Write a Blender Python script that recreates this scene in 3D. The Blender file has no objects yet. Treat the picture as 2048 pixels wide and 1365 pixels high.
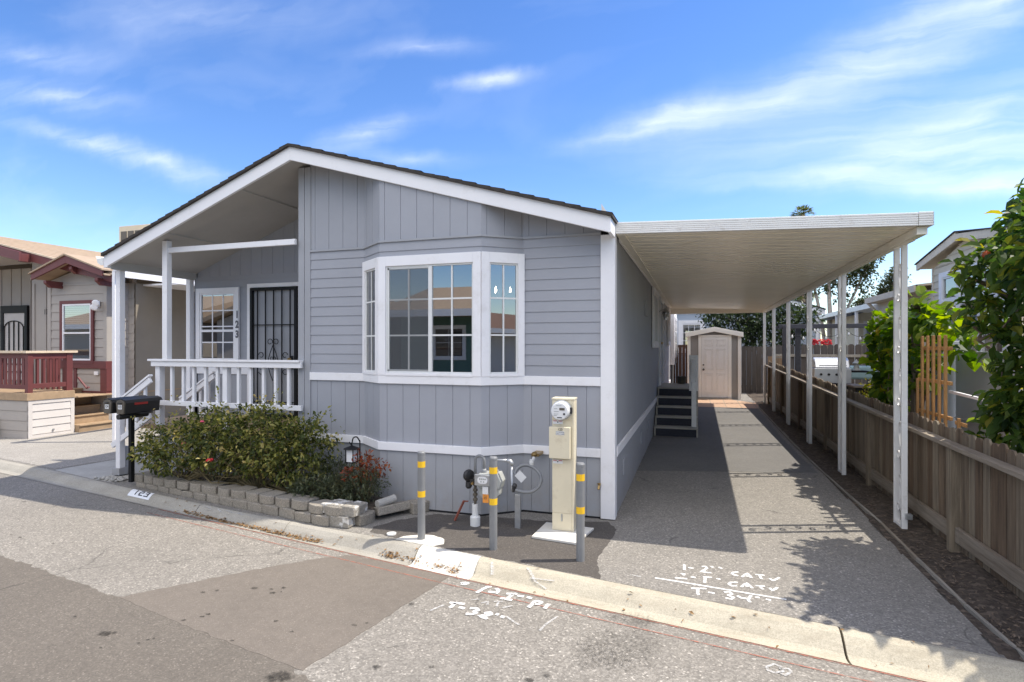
import bpy, bmesh, math, random
from mathutils import Vector, Matrix, Euler
R = math.radians
rnd = random.Random(7)
sc = bpy.context.scene
COL = sc.collection
ORG = {}
XF = None                      # optional map from a wall's own frame to the world

def slope(y):
    return 0.0085 * max(0.0, y - 6.5)

# ---------------------------------------------------------------- materials
def lin(r, g, b):
    f = lambda c: (c / 255 / 12.92) if c <= 10 else ((c / 255 + 0.055) / 1.055) ** 2.4
    return (f(r), f(g), f(b), 1)

class NT:
    def __init__(s, name):
        m = bpy.data.materials.new(name); m.use_nodes = True
        s.m = m; s.t = m.node_tree; s.n = s.t.nodes
        s.b = s.n['Principled BSDF']; s.out = s.n['Material Output']
        s.pos = s.n.new('ShaderNodeNewGeometry').outputs['Position']
    def add(s, kind, **kw):
        n = s.n.new(kind)
        for k, v in kw.items():
            if hasattr(n, k): setattr(n, k, v)
        return n
    def link(s, a, b): s.t.links.new(a, b)
    def noise(s, scale, detail=4, rough=0.6, vec=None, stretch=None, dist=0.0):
        n = s.add('ShaderNodeTexNoise'); n.inputs['Scale'].default_value = scale
        n.inputs['Detail'].default_value = detail; n.inputs['Roughness'].default_value = rough
        n.inputs['Distortion'].default_value = dist
        v = vec or s.pos
        if stretch:
            mp = s.add('ShaderNodeMapping'); mp.inputs['Scale'].default_value = stretch
            s.link(v, mp.inputs['Vector']); v = mp.outputs[0]
        s.link(v, n.inputs['Vector']); return n.outputs['Fac']
    def voro(s, scale, out='Color'):
        n = s.add('ShaderNodeTexVoronoi'); n.inputs['Scale'].default_value = scale
        s.link(s.pos, n.inputs['Vector']); return n.outputs[out]
    def ramp(s, fac, stops):
        n = s.add('ShaderNodeValToRGB'); e = n.color_ramp.elements
        while len(e) < len(stops): e.new(0.5)
        for i, (p, c) in enumerate(stops):
            e[i].position = p; e[i].color = c if len(c) == 4 else (*c, 1)
        s.link(fac, n.inputs[0]); return n.outputs[0]
    def mix(s, fac, a, b, mode='MIX'):
        n = s.add('ShaderNodeMix'); n.data_type = 'RGBA'; n.blend_type = mode
        if isinstance(fac, (int, float)): n.inputs[0].default_value = fac
        else: s.link(fac, n.inputs[0])
        for i, v in ((6, a), (7, b)):
            if isinstance(v, tuple): n.inputs[i].default_value = v if len(v) == 4 else (*v, 1)
            else: s.link(v, n.inputs[i])
        return n.outputs[2]
    def maprange(s, v, a, b, c=0.0, d=1.0):
        n = s.add('ShaderNodeMapRange')
        for i, x in enumerate((a, b, c, d)): n.inputs[i + 1].default_value = x
        s.link(v, n.inputs[0]); return n.outputs[0]
    def math(s, op, a, b=0.0):
        n = s.add('ShaderNodeMath'); n.operation = op
        for i, v in enumerate((a, b)):
            if isinstance(v, (int, float)): n.inputs[i].default_value = v
            else: s.link(v, n.inputs[i])
        return n.outputs[0]
    def bump(s, h, strength=0.3, dist=0.01):
        n = s.add('ShaderNodeBump'); n.inputs['Strength'].default_value = strength
        n.inputs['Distance'].default_value = dist
        s.link(h, n.inputs['Height']); s.link(n.outputs[0], s.b.inputs['Normal'])
    def col(s, c):
        if isinstance(c, tuple): s.b.inputs['Base Color'].default_value = c if len(c) == 4 else (*c, 1)
        else: s.link(c, s.b.inputs['Base Color'])
    def set(s, **kw):
        for k, v in kw.items():
            i = s.b.inputs[k.replace('_', ' ')]
            if isinstance(v, (int, float)): i.default_value = v
            else: s.link(v, i)
        return s.m

def paint(name, c, rough=0.6, var=0.08, scale=3.0, bump=0.08, bscale=60, stretch=None, metal=0.0, grime=None):
    t = NT(name)
    c = c[:3]
    lo = tuple(x * (1 - var) for x in c); hi = tuple(min(1, x * (1 + var)) for x in c)
    k = t.ramp(t.noise(scale, 5, 0.65), [(0.3, lo), (0.7, hi)])
    if grime:
        g = t.maprange(t.noise(grime[1], 6, 0.75), 0.55, 0.75)
        k = t.mix(t.math('MULTIPLY', g, grime[2]), k, grime[0])
    t.col(k)
    if bump: t.bump(t.noise(bscale, 4, 0.6, stretch=stretch), bump, 0.004)
    return t.set(Roughness=rough, Metallic=metal)

M = {}
def siding(name, c, stretch):
    t = NT(name); k = t.ramp(t.noise(1.3, 5, 0.65), [(0.3, tuple(x * .94 for x in c)), (0.7, tuple(x * 1.05 for x in c))])
    z = t.add('ShaderNodeSeparateXYZ'); t.link(t.pos, z.inputs[0])
    sp = t.math('MULTIPLY', t.maprange(z.outputs[2], .05, .42, 1.0, 0.0), t.maprange(t.noise(6, 6, .75), .38, .72))
    k = t.mix(t.math('MULTIPLY', sp, .55), k, (0.30, 0.26, 0.205))
    k = t.mix(t.math('MULTIPLY', t.maprange(t.noise(2.6, 6, .8, stretch=(1, 1, .25)), .58, .8), .3), k, tuple(x * 1.18 for x in c))
    t.col(k); t.bump(t.math('ADD', t.noise(70, 4, .6, stretch=stretch), t.math('MULTIPLY', t.noise(2.2, 2, .5), 1.2)), .14, .006); return t.set(Roughness=.62)
M['siding'] = siding('grey_siding', (0.332, 0.340, 0.362), (1, 1, .12)) if True else paint('grey_siding', (0.332, 0.340, 0.362), 0.62, 0.05, 1.6, 0.12, 70, (1, 1, 0.12))
M['siding_lap'] = paint('grey_lap_siding', (0.325, 0.334, 0.366), 0.6, 0.05, 1.4, 0.12, 60, (0.15, 0.15, 1))
M['white'] = paint('white_paint', (0.80, 0.79, 0.80), 0.5, 0.03, 2.5, 0.06, 40, None, 0, ((0.42, 0.38, 0.32), 4, 0.25))
M['white_old'] = paint('weathered_white_paint', (0.78, 0.77, 0.75), 0.55, 0.05, 3, 0.15, 30, None, 0, ((0.36, 0.32, 0.26), 6, 0.5))
M['soffit'] = paint('taupe_soffit', (0.43, 0.415, 0.39), 0.7, 0.05, 2, 0.05, 40)
M['alu'] = paint('cream_enamel_aluminium', (0.90, 0.85, 0.73), 0.3, 0.05, 1.2, 0.0)
M['alu_white'] = paint('white_enamel_aluminium', (0.78, 0.77, 0.74), 0.4, 0.04, 2.0, 0.0, 30, None, 0, ((0.4, 0.35, 0.28), 9, 0.5))
M['black'] = paint('black_metal', (0.012, 0.012, 0.013), 0.5, 0.1, 4, 0.05); M['black'].node_tree.nodes['Principled BSDF'].inputs['Specular IOR Level'].default_value = .2
M['black_plastic'] = paint('black_plastic', (0.022, 0.021, 0.021), 0.45, 0.2, 8, 0.05)
M['dark_gap'] = paint('dark_void', (0.012, 0.012, 0.014), 0.9, 0.1, 4, 0)
M['glass_dark'] = None
M['brass'] = paint('aged_brass', (0.35, 0.24, 0.10), 0.35, 0.15, 20, 0, metal=0.9)
M['steel'] = paint('galvanised_steel', (0.45, 0.46, 0.47), 0.42, 0.15, 14, 0.05, 40, metal=0.75)
M['stainless'] = paint('stainless_steel', (0.66, 0.66, 0.66), 0.42, 0.06, 6, 0, metal=0.75)
M['grey_pipe'] = paint('grey_bollard_paint', (0.20, 0.205, 0.21), 0.4, 0.08, 8, 0.04)
M['yellow'] = paint('yellow_tape', (0.80, 0.48, 0.02), 0.4, 0.06, 10, 0)
M['pvc'] = paint('white_pvc', (0.70, 0.70, 0.68), 0.35, 0.04, 6, 0)
M['beige'] = paint('beige_enamel', (0.68, 0.61, 0.45), 0.45, 0.05, 3, 0.03, 40, None, 0, ((0.3, 0.2, 0.1), 7, 0.3))
M['meter_grey'] = paint('gas_meter_grey', (0.36, 0.37, 0.35), 0.45, 0.07, 8, 0.05)
M['label_white'] = paint('white_label', (0.72, 0.72, 0.72), 0.5, 0.02, 8, 0)
M['orange_tag'] = paint('orange_tag', (0.78, 0.30, 0.05), 0.6, 0.06, 20, 0)
M['red'] = paint('red_plastic', (0.45, 0.03, 0.02), 0.4, 0.1, 8, 0)
M['rust'] = paint('rusty_red_metal', (0.22, 0.06, 0.035), 0.6, 0.25, 20, 0.1)
M['mail_brown'] = paint('dark_bronze_enamel', (0.10, 0.085, 0.065), 0.5, 0.15, 10, 0.05)
M['ink'] = paint('black_ink', (0.015, 0.015, 0.018), 0.6, 0.05, 5, 0)
M['red_ink'] = paint('red_ink', (0.5, 0.06, 0.05), 0.6, 0.05, 5, 0)
M['digit'] = paint('dark_grey_numeral', (0.10, 0.10, 0.11), 0.5, 0.05, 5, 0)
M['maroon'] = paint('maroon_paint', (0.135, 0.036, 0.034), 0.55, 0.1, 3, 0.08)
M['n_siding'] = paint('warm_grey_siding', (0.37, 0.335, 0.30), 0.65, 0.05, 2, 0.12, 50, (0.3, 0.3, 1))
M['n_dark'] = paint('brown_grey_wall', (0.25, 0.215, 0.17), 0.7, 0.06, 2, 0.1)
M['n_skirt'] = paint('pale_clapboard_paint', (0.60, 0.56, 0.52), 0.65, 0.05, 2, 0.1, 50, (0.3, 0.3, 1))
M['deck_wood'] = paint('brown_composite_deck', (0.36, 0.25, 0.15), 0.65, 0.15, 8, 0.15, 60, (0.2, 0.1, 1))
M['n_wood'] = paint('pale_wood_cap', (0.62, 0.50, 0.36), 0.6, 0.1, 6, 0.1)
M['b_siding'] = paint('blue_grey_siding', (0.34, 0.39, 0.46), 0.65, 0.05, 2, 0.1)
M['c_siding'] = paint('cream_lap_siding', (0.60, 0.53, 0.40), 0.65, 0.05, 2, 0.1)
M['c_trim'] = paint('weathered_beige_trim', (0.62, 0.54, 0.43), 0.65, 0.1, 4, 0.1, 40, None, 0, ((0.25, 0.2, 0.15), 8, 0.5))
M['shed_grey'] = paint('shed_grey_vinyl', (0.30, 0.285, 0.27), 0.55, 0.04, 2, 0.03)
M['shed_trim'] = paint('shed_cream_trim', (0.88, 0.84, 0.77), 0.55, 0.04, 3, 0.03)
M['shed_door'] = paint('off_white_door', (0.87, 0.84, 0.80), 0.5, 0.03, 3, 0.03)
M['navy'] = paint('navy_riser_carpet', (0.035, 0.037, 0.05), 0.85, 0.2, 30, 0.2)
M['step_edge'] = paint('grey_step_board', (0.40, 0.37, 0.32), 0.7, 0.1, 10, 0.1)
M['pergola'] = paint('charcoal_painted_wood', (0.05, 0.05, 0.06), 0.6, 0.15, 10, 0.1)
M['teal'] = paint('pale_teal_cushion', (0.36, 0.52, 0.54), 0.8, 0.08, 8, 0.1)
M['trellis'] = paint('orange_cedar_trellis', (0.50, 0.26, 0.095), 0.6, 0.18, 10, 0.1, 40, (1, 1, 0.1))
M['mesh_fabric'] = paint('taupe_sling_fabric', (0.20, 0.17, 0.14), 0.8, 0.1, 20, 0.1)
M['panel_grey'] = paint('pale_grey_panel', (0.50, 0.52, 0.55), 0.6, 0.04, 2, 0.03)
M['concrete_pad'] = paint('new_concrete', (0.62, 0.60, 0.55), 0.85, 0.08, 6, 0.2, 90)
M['bark'] = paint('grey_brown_bark', (0.17, 0.125, 0.09), 0.85, 0.3, 12, 0.5, 30, (1, 1, 0.25))
M['bark_pale'] = paint('pale_bark', (0.36, 0.31, 0.26), 0.85, 0.25, 8, 0.4, 20, (1, 1, 0.25))
M['stem'] = paint('green_brown_stem', (0.14, 0.11, 0.05), 0.8, 0.25, 20, 0.1)
M['solar_roof'] = paint('tan_shingles', (0.37, 0.275, 0.19), 0.85, 0.12, 6, 0.5, 45)
M['g_wall'] = paint('dark_green_wall', (0.10, 0.19, 0.16), 0.6, 0.05, 2, 0.1)
M['dry_leaf'] = paint('dry_leaf', (0.27, 0.155, 0.06), 0.8, 0.4, 40, 0)
M['flower_red'] = paint('crimson_petals', (0.55, 0.02, 0.03), 0.6, 0.3, 30, 0)
M['flower_pink'] = paint('pink_petals', (0.62, 0.08, 0.14), 0.6, 0.3, 30, 0)
M['fruit'] = paint('orange_red_fruit', (0.55, 0.10, 0.03), 0.35, 0.2, 12, 0)
M['blind'] = paint('white_blind_slat', (0.66, 0.66, 0.66), 0.6, 0.03, 4, 0)
M['interior'] = paint('interior_wall', (0.30, 0.29, 0.28), 0.9, 0.05, 2, 0)
M['interior_dark'] = paint('interior_floor', (0.10, 0.075, 0.06), 0.7, 0.2, 6, 0)
M['roof_dark'] = paint('dark_brown_shingles', (0.045, 0.038, 0.033), 0.9, 0.35, 18, 0.8, 60)
M['copper_bulb'] = None

def glass(name, tint, refl=0.35, transp=0.5, wave=0.0):
    t = NT(name); t.n.remove(t.b)
    g = t.add('ShaderNodeBsdfGlossy'); g.inputs['Roughness'].default_value = 0.004
    g.inputs['Color'].default_value = (0.86, 0.875, 0.89, 1)
    if wave:
        bp = t.add('ShaderNodeBump'); bp.inputs['Strength'].default_value = wave; bp.inputs['Distance'].default_value = 0.02
        t.link(t.noise(1.1, 1, 0.4), bp.inputs['Height']); t.link(bp.outputs[0], g.inputs['Normal'])
    tr = t.add('ShaderNodeBsdfTransparent'); tr.inputs['Color'].default_value = (*tint, 1)
    lw = t.add('ShaderNodeLayerWeight'); lw.inputs['Blend'].default_value = 0.35
    mx = t.add('ShaderNodeMixShader')
    t.link(t.maprange(lw.outputs['Fresnel'], 0.0, 1.0, refl, 1.0), mx.inputs[0])
    t.link(tr.outputs[0], mx.inputs[1]); t.link(g.outputs[0], mx.inputs[2])
    t.link(mx.outputs[0], t.out.inputs[0]); return t.m
M['glass'] = glass('window_glass', (0.60, 0.62, 0.62), 0.29)
M['glass_wavy'] = glass('old_window_glass', (0.5, 0.52, 0.52), 0.36, wave=0.03)
def screen():
    t = NT('insect_screen'); t.n.remove(t.b)
    d = t.add('ShaderNodeBsdfDiffuse'); d.inputs['Color'].default_value = (0.16, 0.17, 0.18, 1)
    tr = t.add('ShaderNodeBsdfTransparent'); mx = t.add('ShaderNodeMixShader'); mx.inputs[0].default_value = 0.42
    t.link(tr.outputs[0], mx.inputs[1]); t.link(d.outputs[0], mx.inputs[2]); t.link(mx.outputs[0], t.out.inputs[0]); return t.m
M['screen'] = screen()
def emis(name, c, s):
    t = NT(name); t.b.inputs['Emission Color'].default_value = (*c, 1); t.b.inputs['Emission Strength'].default_value = s
    t.col(c); return t.m
M['bulb'] = emis('lit_bulb', (1, 0.85, 0.6), 14)

# ground surfaces ------------------------------------------------------
def asphalt(name, dark, light, stone=0.5, scale=95, stain=None, rough=0.9, warm=None):
    t = NT(name)
    v = t.voro(scale)                                  # aggregate stones, each its own tone
    sep = t.add('ShaderNodeSeparateColor'); t.link(v, sep.inputs[0])
    k = t.ramp(sep.outputs[0], [(0.0, dark), (0.55, tuple((a + b) / 2 for a, b in zip(dark, light))), (0.93, light), (1.0, tuple(min(1, x * 1.9) for x in light))])
    mean = tuple(a * 0.5 + b * 0.5 for a, b in zip(dark, light))
    k = t.mix(1 - stone, k, mean)
    big = t.noise(0.9, 6, 0.65)
    k = t.mix(t.maprange(big, 0.35, 0.7, 0.0, 0.45), k, tuple(x * 0.62 for x in mean))
    fine = t.noise(14, 5, 0.7)
    k = t.mix(t.maprange(fine, 0.4, 0.75, 0.0, 0.35), k, tuple(min(1, x * 1.35) for x in mean))
    if stain:
        cr = t.add('ShaderNodeTexVoronoi'); cr.feature = 'DISTANCE_TO_EDGE'; cr.inputs['Scale'].default_value = 0.55
        mpv = t.mix(0.25, t.pos, t.noise_vec(3.0))
        t.link(mpv, cr.inputs['Vector'])
        line = t.maprange(cr.outputs['Distance'], 0.0, 0.006, 1.0, 0.0)
        brk = t.maprange(t.noise(1.7, 3), 0.52, 0.6)
        k = t.mix(t.math('MULTIPLY', t.math('MULTIPLY', line, brk), 0.75), k, tuple(x * 0.35 for x in mean))
    t.col(k)
    t.bump(t.math('ADD', sep.outputs[1], t.noise(scale * 1.6, 3)), 0.5, 0.004)
    return t.set(Roughness=rough)
def _nv(s, scale):
    n = s.add('ShaderNodeTexNoise'); n.inputs['Scale'].default_value = scale; n.inputs['Detail'].default_value = 4
    s.link(s.pos, n.inputs['Vector']); return n.outputs['Color']
NT.noise_vec = _nv
M['road'] = asphalt('worn_coarse_asphalt', (0.112, 0.101, 0.086), (0.345, 0.317, 0.274), 0.68, 90, True)
M['road_dark'] = asphalt('dark_brown_asphalt', (0.085, 0.073, 0.059), (0.19, 0.165, 0.135), 0.58, 115, True)
M['road_patch'] = asphalt('smooth_brown_asphalt_patch', (0.125, 0.106, 0.086), (0.205, 0.176, 0.145), 0.45, 160)
M['drive'] = asphalt('driveway_asphalt', (0.104, 0.096, 0.085), (0.335, 0.311, 0.274), 0.64, 94, True)
M['drive_smooth'] = asphalt('sealed_driveway', (0.105, 0.101, 0.095), (0.215, 0.206, 0.193), 0.4, 140)
M['new_asphalt'] = asphalt('new_dark_asphalt', (0.045, 0.039, 0.034), (0.125, 0.11, 0.096), 0.65, 140)
M['left_drive'] = asphalt('pale_gravelly_asphalt', (0.185, 0.172, 0.152), (0.40, 0.372, 0.33), 0.65, 95)
def concrete(name, c, stain, sp=0.35):
    t = NT(name)
    k = t.ramp(t.noise(2.2, 7, 0.7), [(0.3, tuple(x * 0.78 for x in c)), (0.7, tuple(min(1, x * 1.1) for x in c))])
    v = t.voro(170); sep = t.add('ShaderNodeSeparateColor'); t.link(v, sep.inputs[0])
    k = t.mix(sp, k, t.ramp(sep.outputs[0], [(0, tuple(x * 0.5 for x in c)), (1, tuple(min(1, x * 1.35) for x in c))]))
    g = t.maprange(t.noise(1.4, 8, 0.75, stretch=(1, 3.5, 1)), 0.5, 0.72, 0, 0.7)
    k = t.mix(g, k, stain)
    t.col(k); t.bump(t.noise(160, 4, 0.7), 0.35, 0.003)
    return t.set(Roughness=0.9)
M['kerb'] = concrete('old_yellowed_concrete', (0.46, 0.415, 0.32), (0.28, 0.24, 0.175))
M['kerb_new'] = concrete('fresh_pale_concrete', (0.66, 0.63, 0.56), (0.52, 0.48, 0.4), 0.2)
M['kerb_shade'] = concrete('shaded_kerb_concrete', (0.36, 0.335, 0.285), (0.22, 0.20, 0.16))  # darker kerb copy: house shade put into the colour of the left sections
M['path'] = concrete('grey_path_concrete', (0.40, 0.385, 0.35), (0.3, 0.28, 0.24), 0.25)
M['block'] = concrete('grey_tan_split_block', (0.28, 0.25, 0.205), (0.17, 0.15, 0.12), 0.7)
def block_white():
    t = NT('paint_splashed_block')
    k = t.ramp(t.noise(40, 5, 0.7), [(0.3, (0.2, 0.185, 0.16)), (0.7, (0.36, 0.33, 0.28))])
    k = t.mix(t.maprange(t.noise(7, 5, 0.7), 0.5, 0.56), k, (0.62, 0.60, 0.56))
    t.col(k); t.bump(t.noise(70, 5, 0.7), 0.8, 0.01); return t.set(Roughness=0.9)
M['block_white'] = block_white()
def dirt(name, c1, c2, scale=30):
    t = NT(name)
    v = t.voro(scale); sep = t.add('ShaderNodeSeparateColor'); t.link(v, sep.inputs[0])
    k = t.mix(0.5, t.ramp(t.noise(scale * 0.7, 6, 0.75), [(0.3, c1), (0.75, c2)]), t.ramp(sep.outputs[0], [(0, c1), (0.8, c2), (1, tuple(min(1, x * 2) for x in c2))]))
    t.col(k); t.bump(t.noise(scale * 1.5, 6, 0.7), 0.9, 0.03); return t.set(Roughness=0.95)
M['dirt'] = dirt('dark_mulchy_dirt', (0.035, 0.026, 0.02), (0.13, 0.10, 0.075))
M['soil'] = dirt('planter_soil', (0.04, 0.032, 0.025), (0.12, 0.095, 0.07), 22)
M['yard'] = dirt('dry_yard_ground', (0.13, 0.11, 0.085), (0.26, 0.23, 0.18), 12)
def tiles():
    t = NT('terracotta_tiles')
    br = t.add('ShaderNodeTexBrick'); br.offset = 0.0; br.inputs['Scale'].default_value = 1.0
    br.inputs['Color1'].default_value = (0.50, 0.33, 0.21, 1); br.inputs['Color2'].default_value = (0.46, 0.30, 0.20, 1)
    br.inputs['Mortar'].default_value = (0.30, 0.24, 0.18, 1); br.inputs['Mortar Size'].default_value = 0.012
    br.inputs['Brick Width'].default_value = 0.4; br.inputs['Row Height'].default_value = 0.4
    t.link(t.pos, br.inputs['Vector']); t.col(br.outputs[0]); return t.set(Roughness=0.7)
M['tiles'] = tiles()
def wood(name, c1, c2, grey, stretch=(9, 9, 0.5)):
    """weathered board: grain along z, each board its own tone from a per-board attribute"""
    t = NT(name)
    g = t.noise(3.0, 8, 0.75, stretch=stretch)
    at = t.add('ShaderNodeAttribute'); at.attribute_name = 'tone'
    k = t.ramp(g, [(0.3, c1), (0.7, c2)])
    k = t.mix(t.maprange(at.outputs['Fac'], 0.15, 0.85, 0.0, 0.95), k, t.ramp(g, [(0.3, tuple(x * 0.38 for x in grey)), (0.62, grey)]))
    t.col(k); t.bump(g, 0.5, 0.006); return t.set(Roughness=0.85)
M['fence'] = wood('weathered_fence_wood', (0.045, 0.03, 0.019), (0.205, 0.138, 0.085), (0.29, 0.235, 0.165))
M['fence_tan'] = wood('tan_fence_wood', (0.20, 0.13, 0.075), (0.38, 0.26, 0.16), (0.34, 0.27, 0.19))
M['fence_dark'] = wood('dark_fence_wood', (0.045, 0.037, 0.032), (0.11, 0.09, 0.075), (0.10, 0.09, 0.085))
M['fence_red'] = wood('red_brown_fence_wood', (0.07, 0.03, 0.02), (0.16, 0.075, 0.045), (0.13, 0.08, 0.06))
M['rail'] = wood('weathered_rail_wood', (0.15, 0.115, 0.08), (0.33, 0.28, 0.22), (0.36, 0.33, 0.28), (9, 0.5, 9))
M['rail_x'] = wood('weathered_crossboard', (0.12, 0.09, 0.065), (0.28, 0.23, 0.18), (0.3, 0.27, 0.23), (0.5, 9, 9))
def spray(name, c, lo, hi, scale=60):
    t = NT(name); t.n.remove(t.b)
    d = t.add('ShaderNodeBsdfDiffuse'); d.inputs['Color'].default_value = (*c, 1)
    tr = t.add('ShaderNodeBsdfTransparent'); mx = t.add('ShaderNodeMixShader')
    at = t.add('ShaderNodeAttribute'); at.attribute_name = 'edge'
    f = t.math('ADD', t.math('MULTIPLY', at.outputs['Fac'], 0.6), t.noise(scale, 3, 0.7))
    t.link(t.maprange(f, lo, hi), mx.inputs[0])
    t.link(tr.outputs[0], mx.inputs[1]); t.link(d.outputs[0], mx.inputs[2]); t.link(mx.outputs[0], t.out.inputs[0]); return t.m
M['spray_white'] = spray('white_marking_paint', (0.76, 0.75, 0.72), 0.62, 1.12, 75)
M['spray_faint'] = spray('worn_white_marking_paint', (0.6, 0.59, 0.57), 0.85, 1.35)
M['spray_red'] = spray('worn_red_line_paint', (0.42, 0.17, 0.12), 0.8, 1.3, 22)
M['oil'] = spray('dark_oil_spot', (0.045, 0.042, 0.038), 0.5, 1.15, 40)
M['plate_white'] = paint('white_stencil_plate', (0.74, 0.75, 0.77), 0.6, 0.05, 20, 0.1)

def leafmat(name, stops, transl=0.35, rough=0.45):
    t = NT(name)
    at = t.add('ShaderNodeAttribute'); at.attribute_name = 'tone'
    k = t.ramp(at.outputs['Fac'], stops)
    t.col(k); t.b.inputs['Roughness'].default_value = rough
    t.b.inputs['Specular IOR Level'].default_value = 0.35
    tl = t.add('ShaderNodeBsdfTranslucent'); mx = t.add('ShaderNodeMixShader'); mx.inputs[0].default_value = transl
    hs = t.add('ShaderNodeHueSaturation'); hs.inputs['Value'].default_value = 1.5; hs.inputs['Saturation'].default_value = 1.15
    t.link(k, hs.inputs['Color']); t.link(hs.outputs[0], tl.inputs['Color'])
    t.link(t.b.outputs[0], mx.inputs[1]); t.link(tl.outputs[0], mx.inputs[2]); t.link(mx.outputs[0], t.out.inputs[0]); return t.m
M['leaf_rose'] = leafmat('rose_leaves', [(0, (0.03, 0.045, 0.012)), (0.42, (0.075, 0.095, 0.022)), (0.74, (0.30, 0.29, 0.075)), (1, (0.48, 0.38, 0.14))], 0.38)
M['leaf_grey'] = leafmat('grey_green_leaves', [(0, (0.035, 0.045, 0.025)), (0.6, (0.085, 0.10, 0.05)), (1, (0.15, 0.14, 0.06))], 0.2)
M['leaf_red'] = leafmat('red_leaves', [(0, (0.07, 0.025, 0.014)), (0.5, (0.26, 0.055, 0.022)), (0.75, (0.36, 0.12, 0.04)), (1, (0.14, 0.13, 0.05))], 0.3)
M['leaf_vine'] = leafmat('grapevine_leaves', [(0, (0.035, 0.08, 0.01)), (0.45, (0.11, 0.19, 0.02)), (0.8, (0.28, 0.34, 0.04)), (1, (0.45, 0.36, 0.05))], 0.55)
M['leaf_tree'] = leafmat('broad_glossy_leaves', [(0, (0.025, 0.055, 0.014)), (0.45, (0.07, 0.12, 0.025)), (0.75, (0.17, 0.22, 0.04)), (1, (0.34, 0.30, 0.05))], 0.58, 0.42)
M['leaf_dark'] = leafmat('dark_bush_leaves', [(0, (0.015, 0.028, 0.012)), (0.6, (0.04, 0.06, 0.022)), (1, (0.10, 0.14, 0.04))], 0.25)
M['leaf_far'] = leafmat('olive_tree_leaves', [(0, (0.03, 0.04, 0.016)), (0.6, (0.07, 0.085, 0.03)), (1, (0.14, 0.145, 0.055))], 0.25)
M['leaf_yellow'] = leafmat('yellow_green_leaves', [(0, (0.10, 0.12, 0.015)), (0.6, (0.28, 0.25, 0.03)), (1, (0.42, 0.30, 0.04))], 0.4)
M['leaf_palm'] = leafmat('palm_leaves', [(0, (0.07, 0.09, 0.03)), (1, (0.18, 0.20, 0.07))], 0.3)

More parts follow.
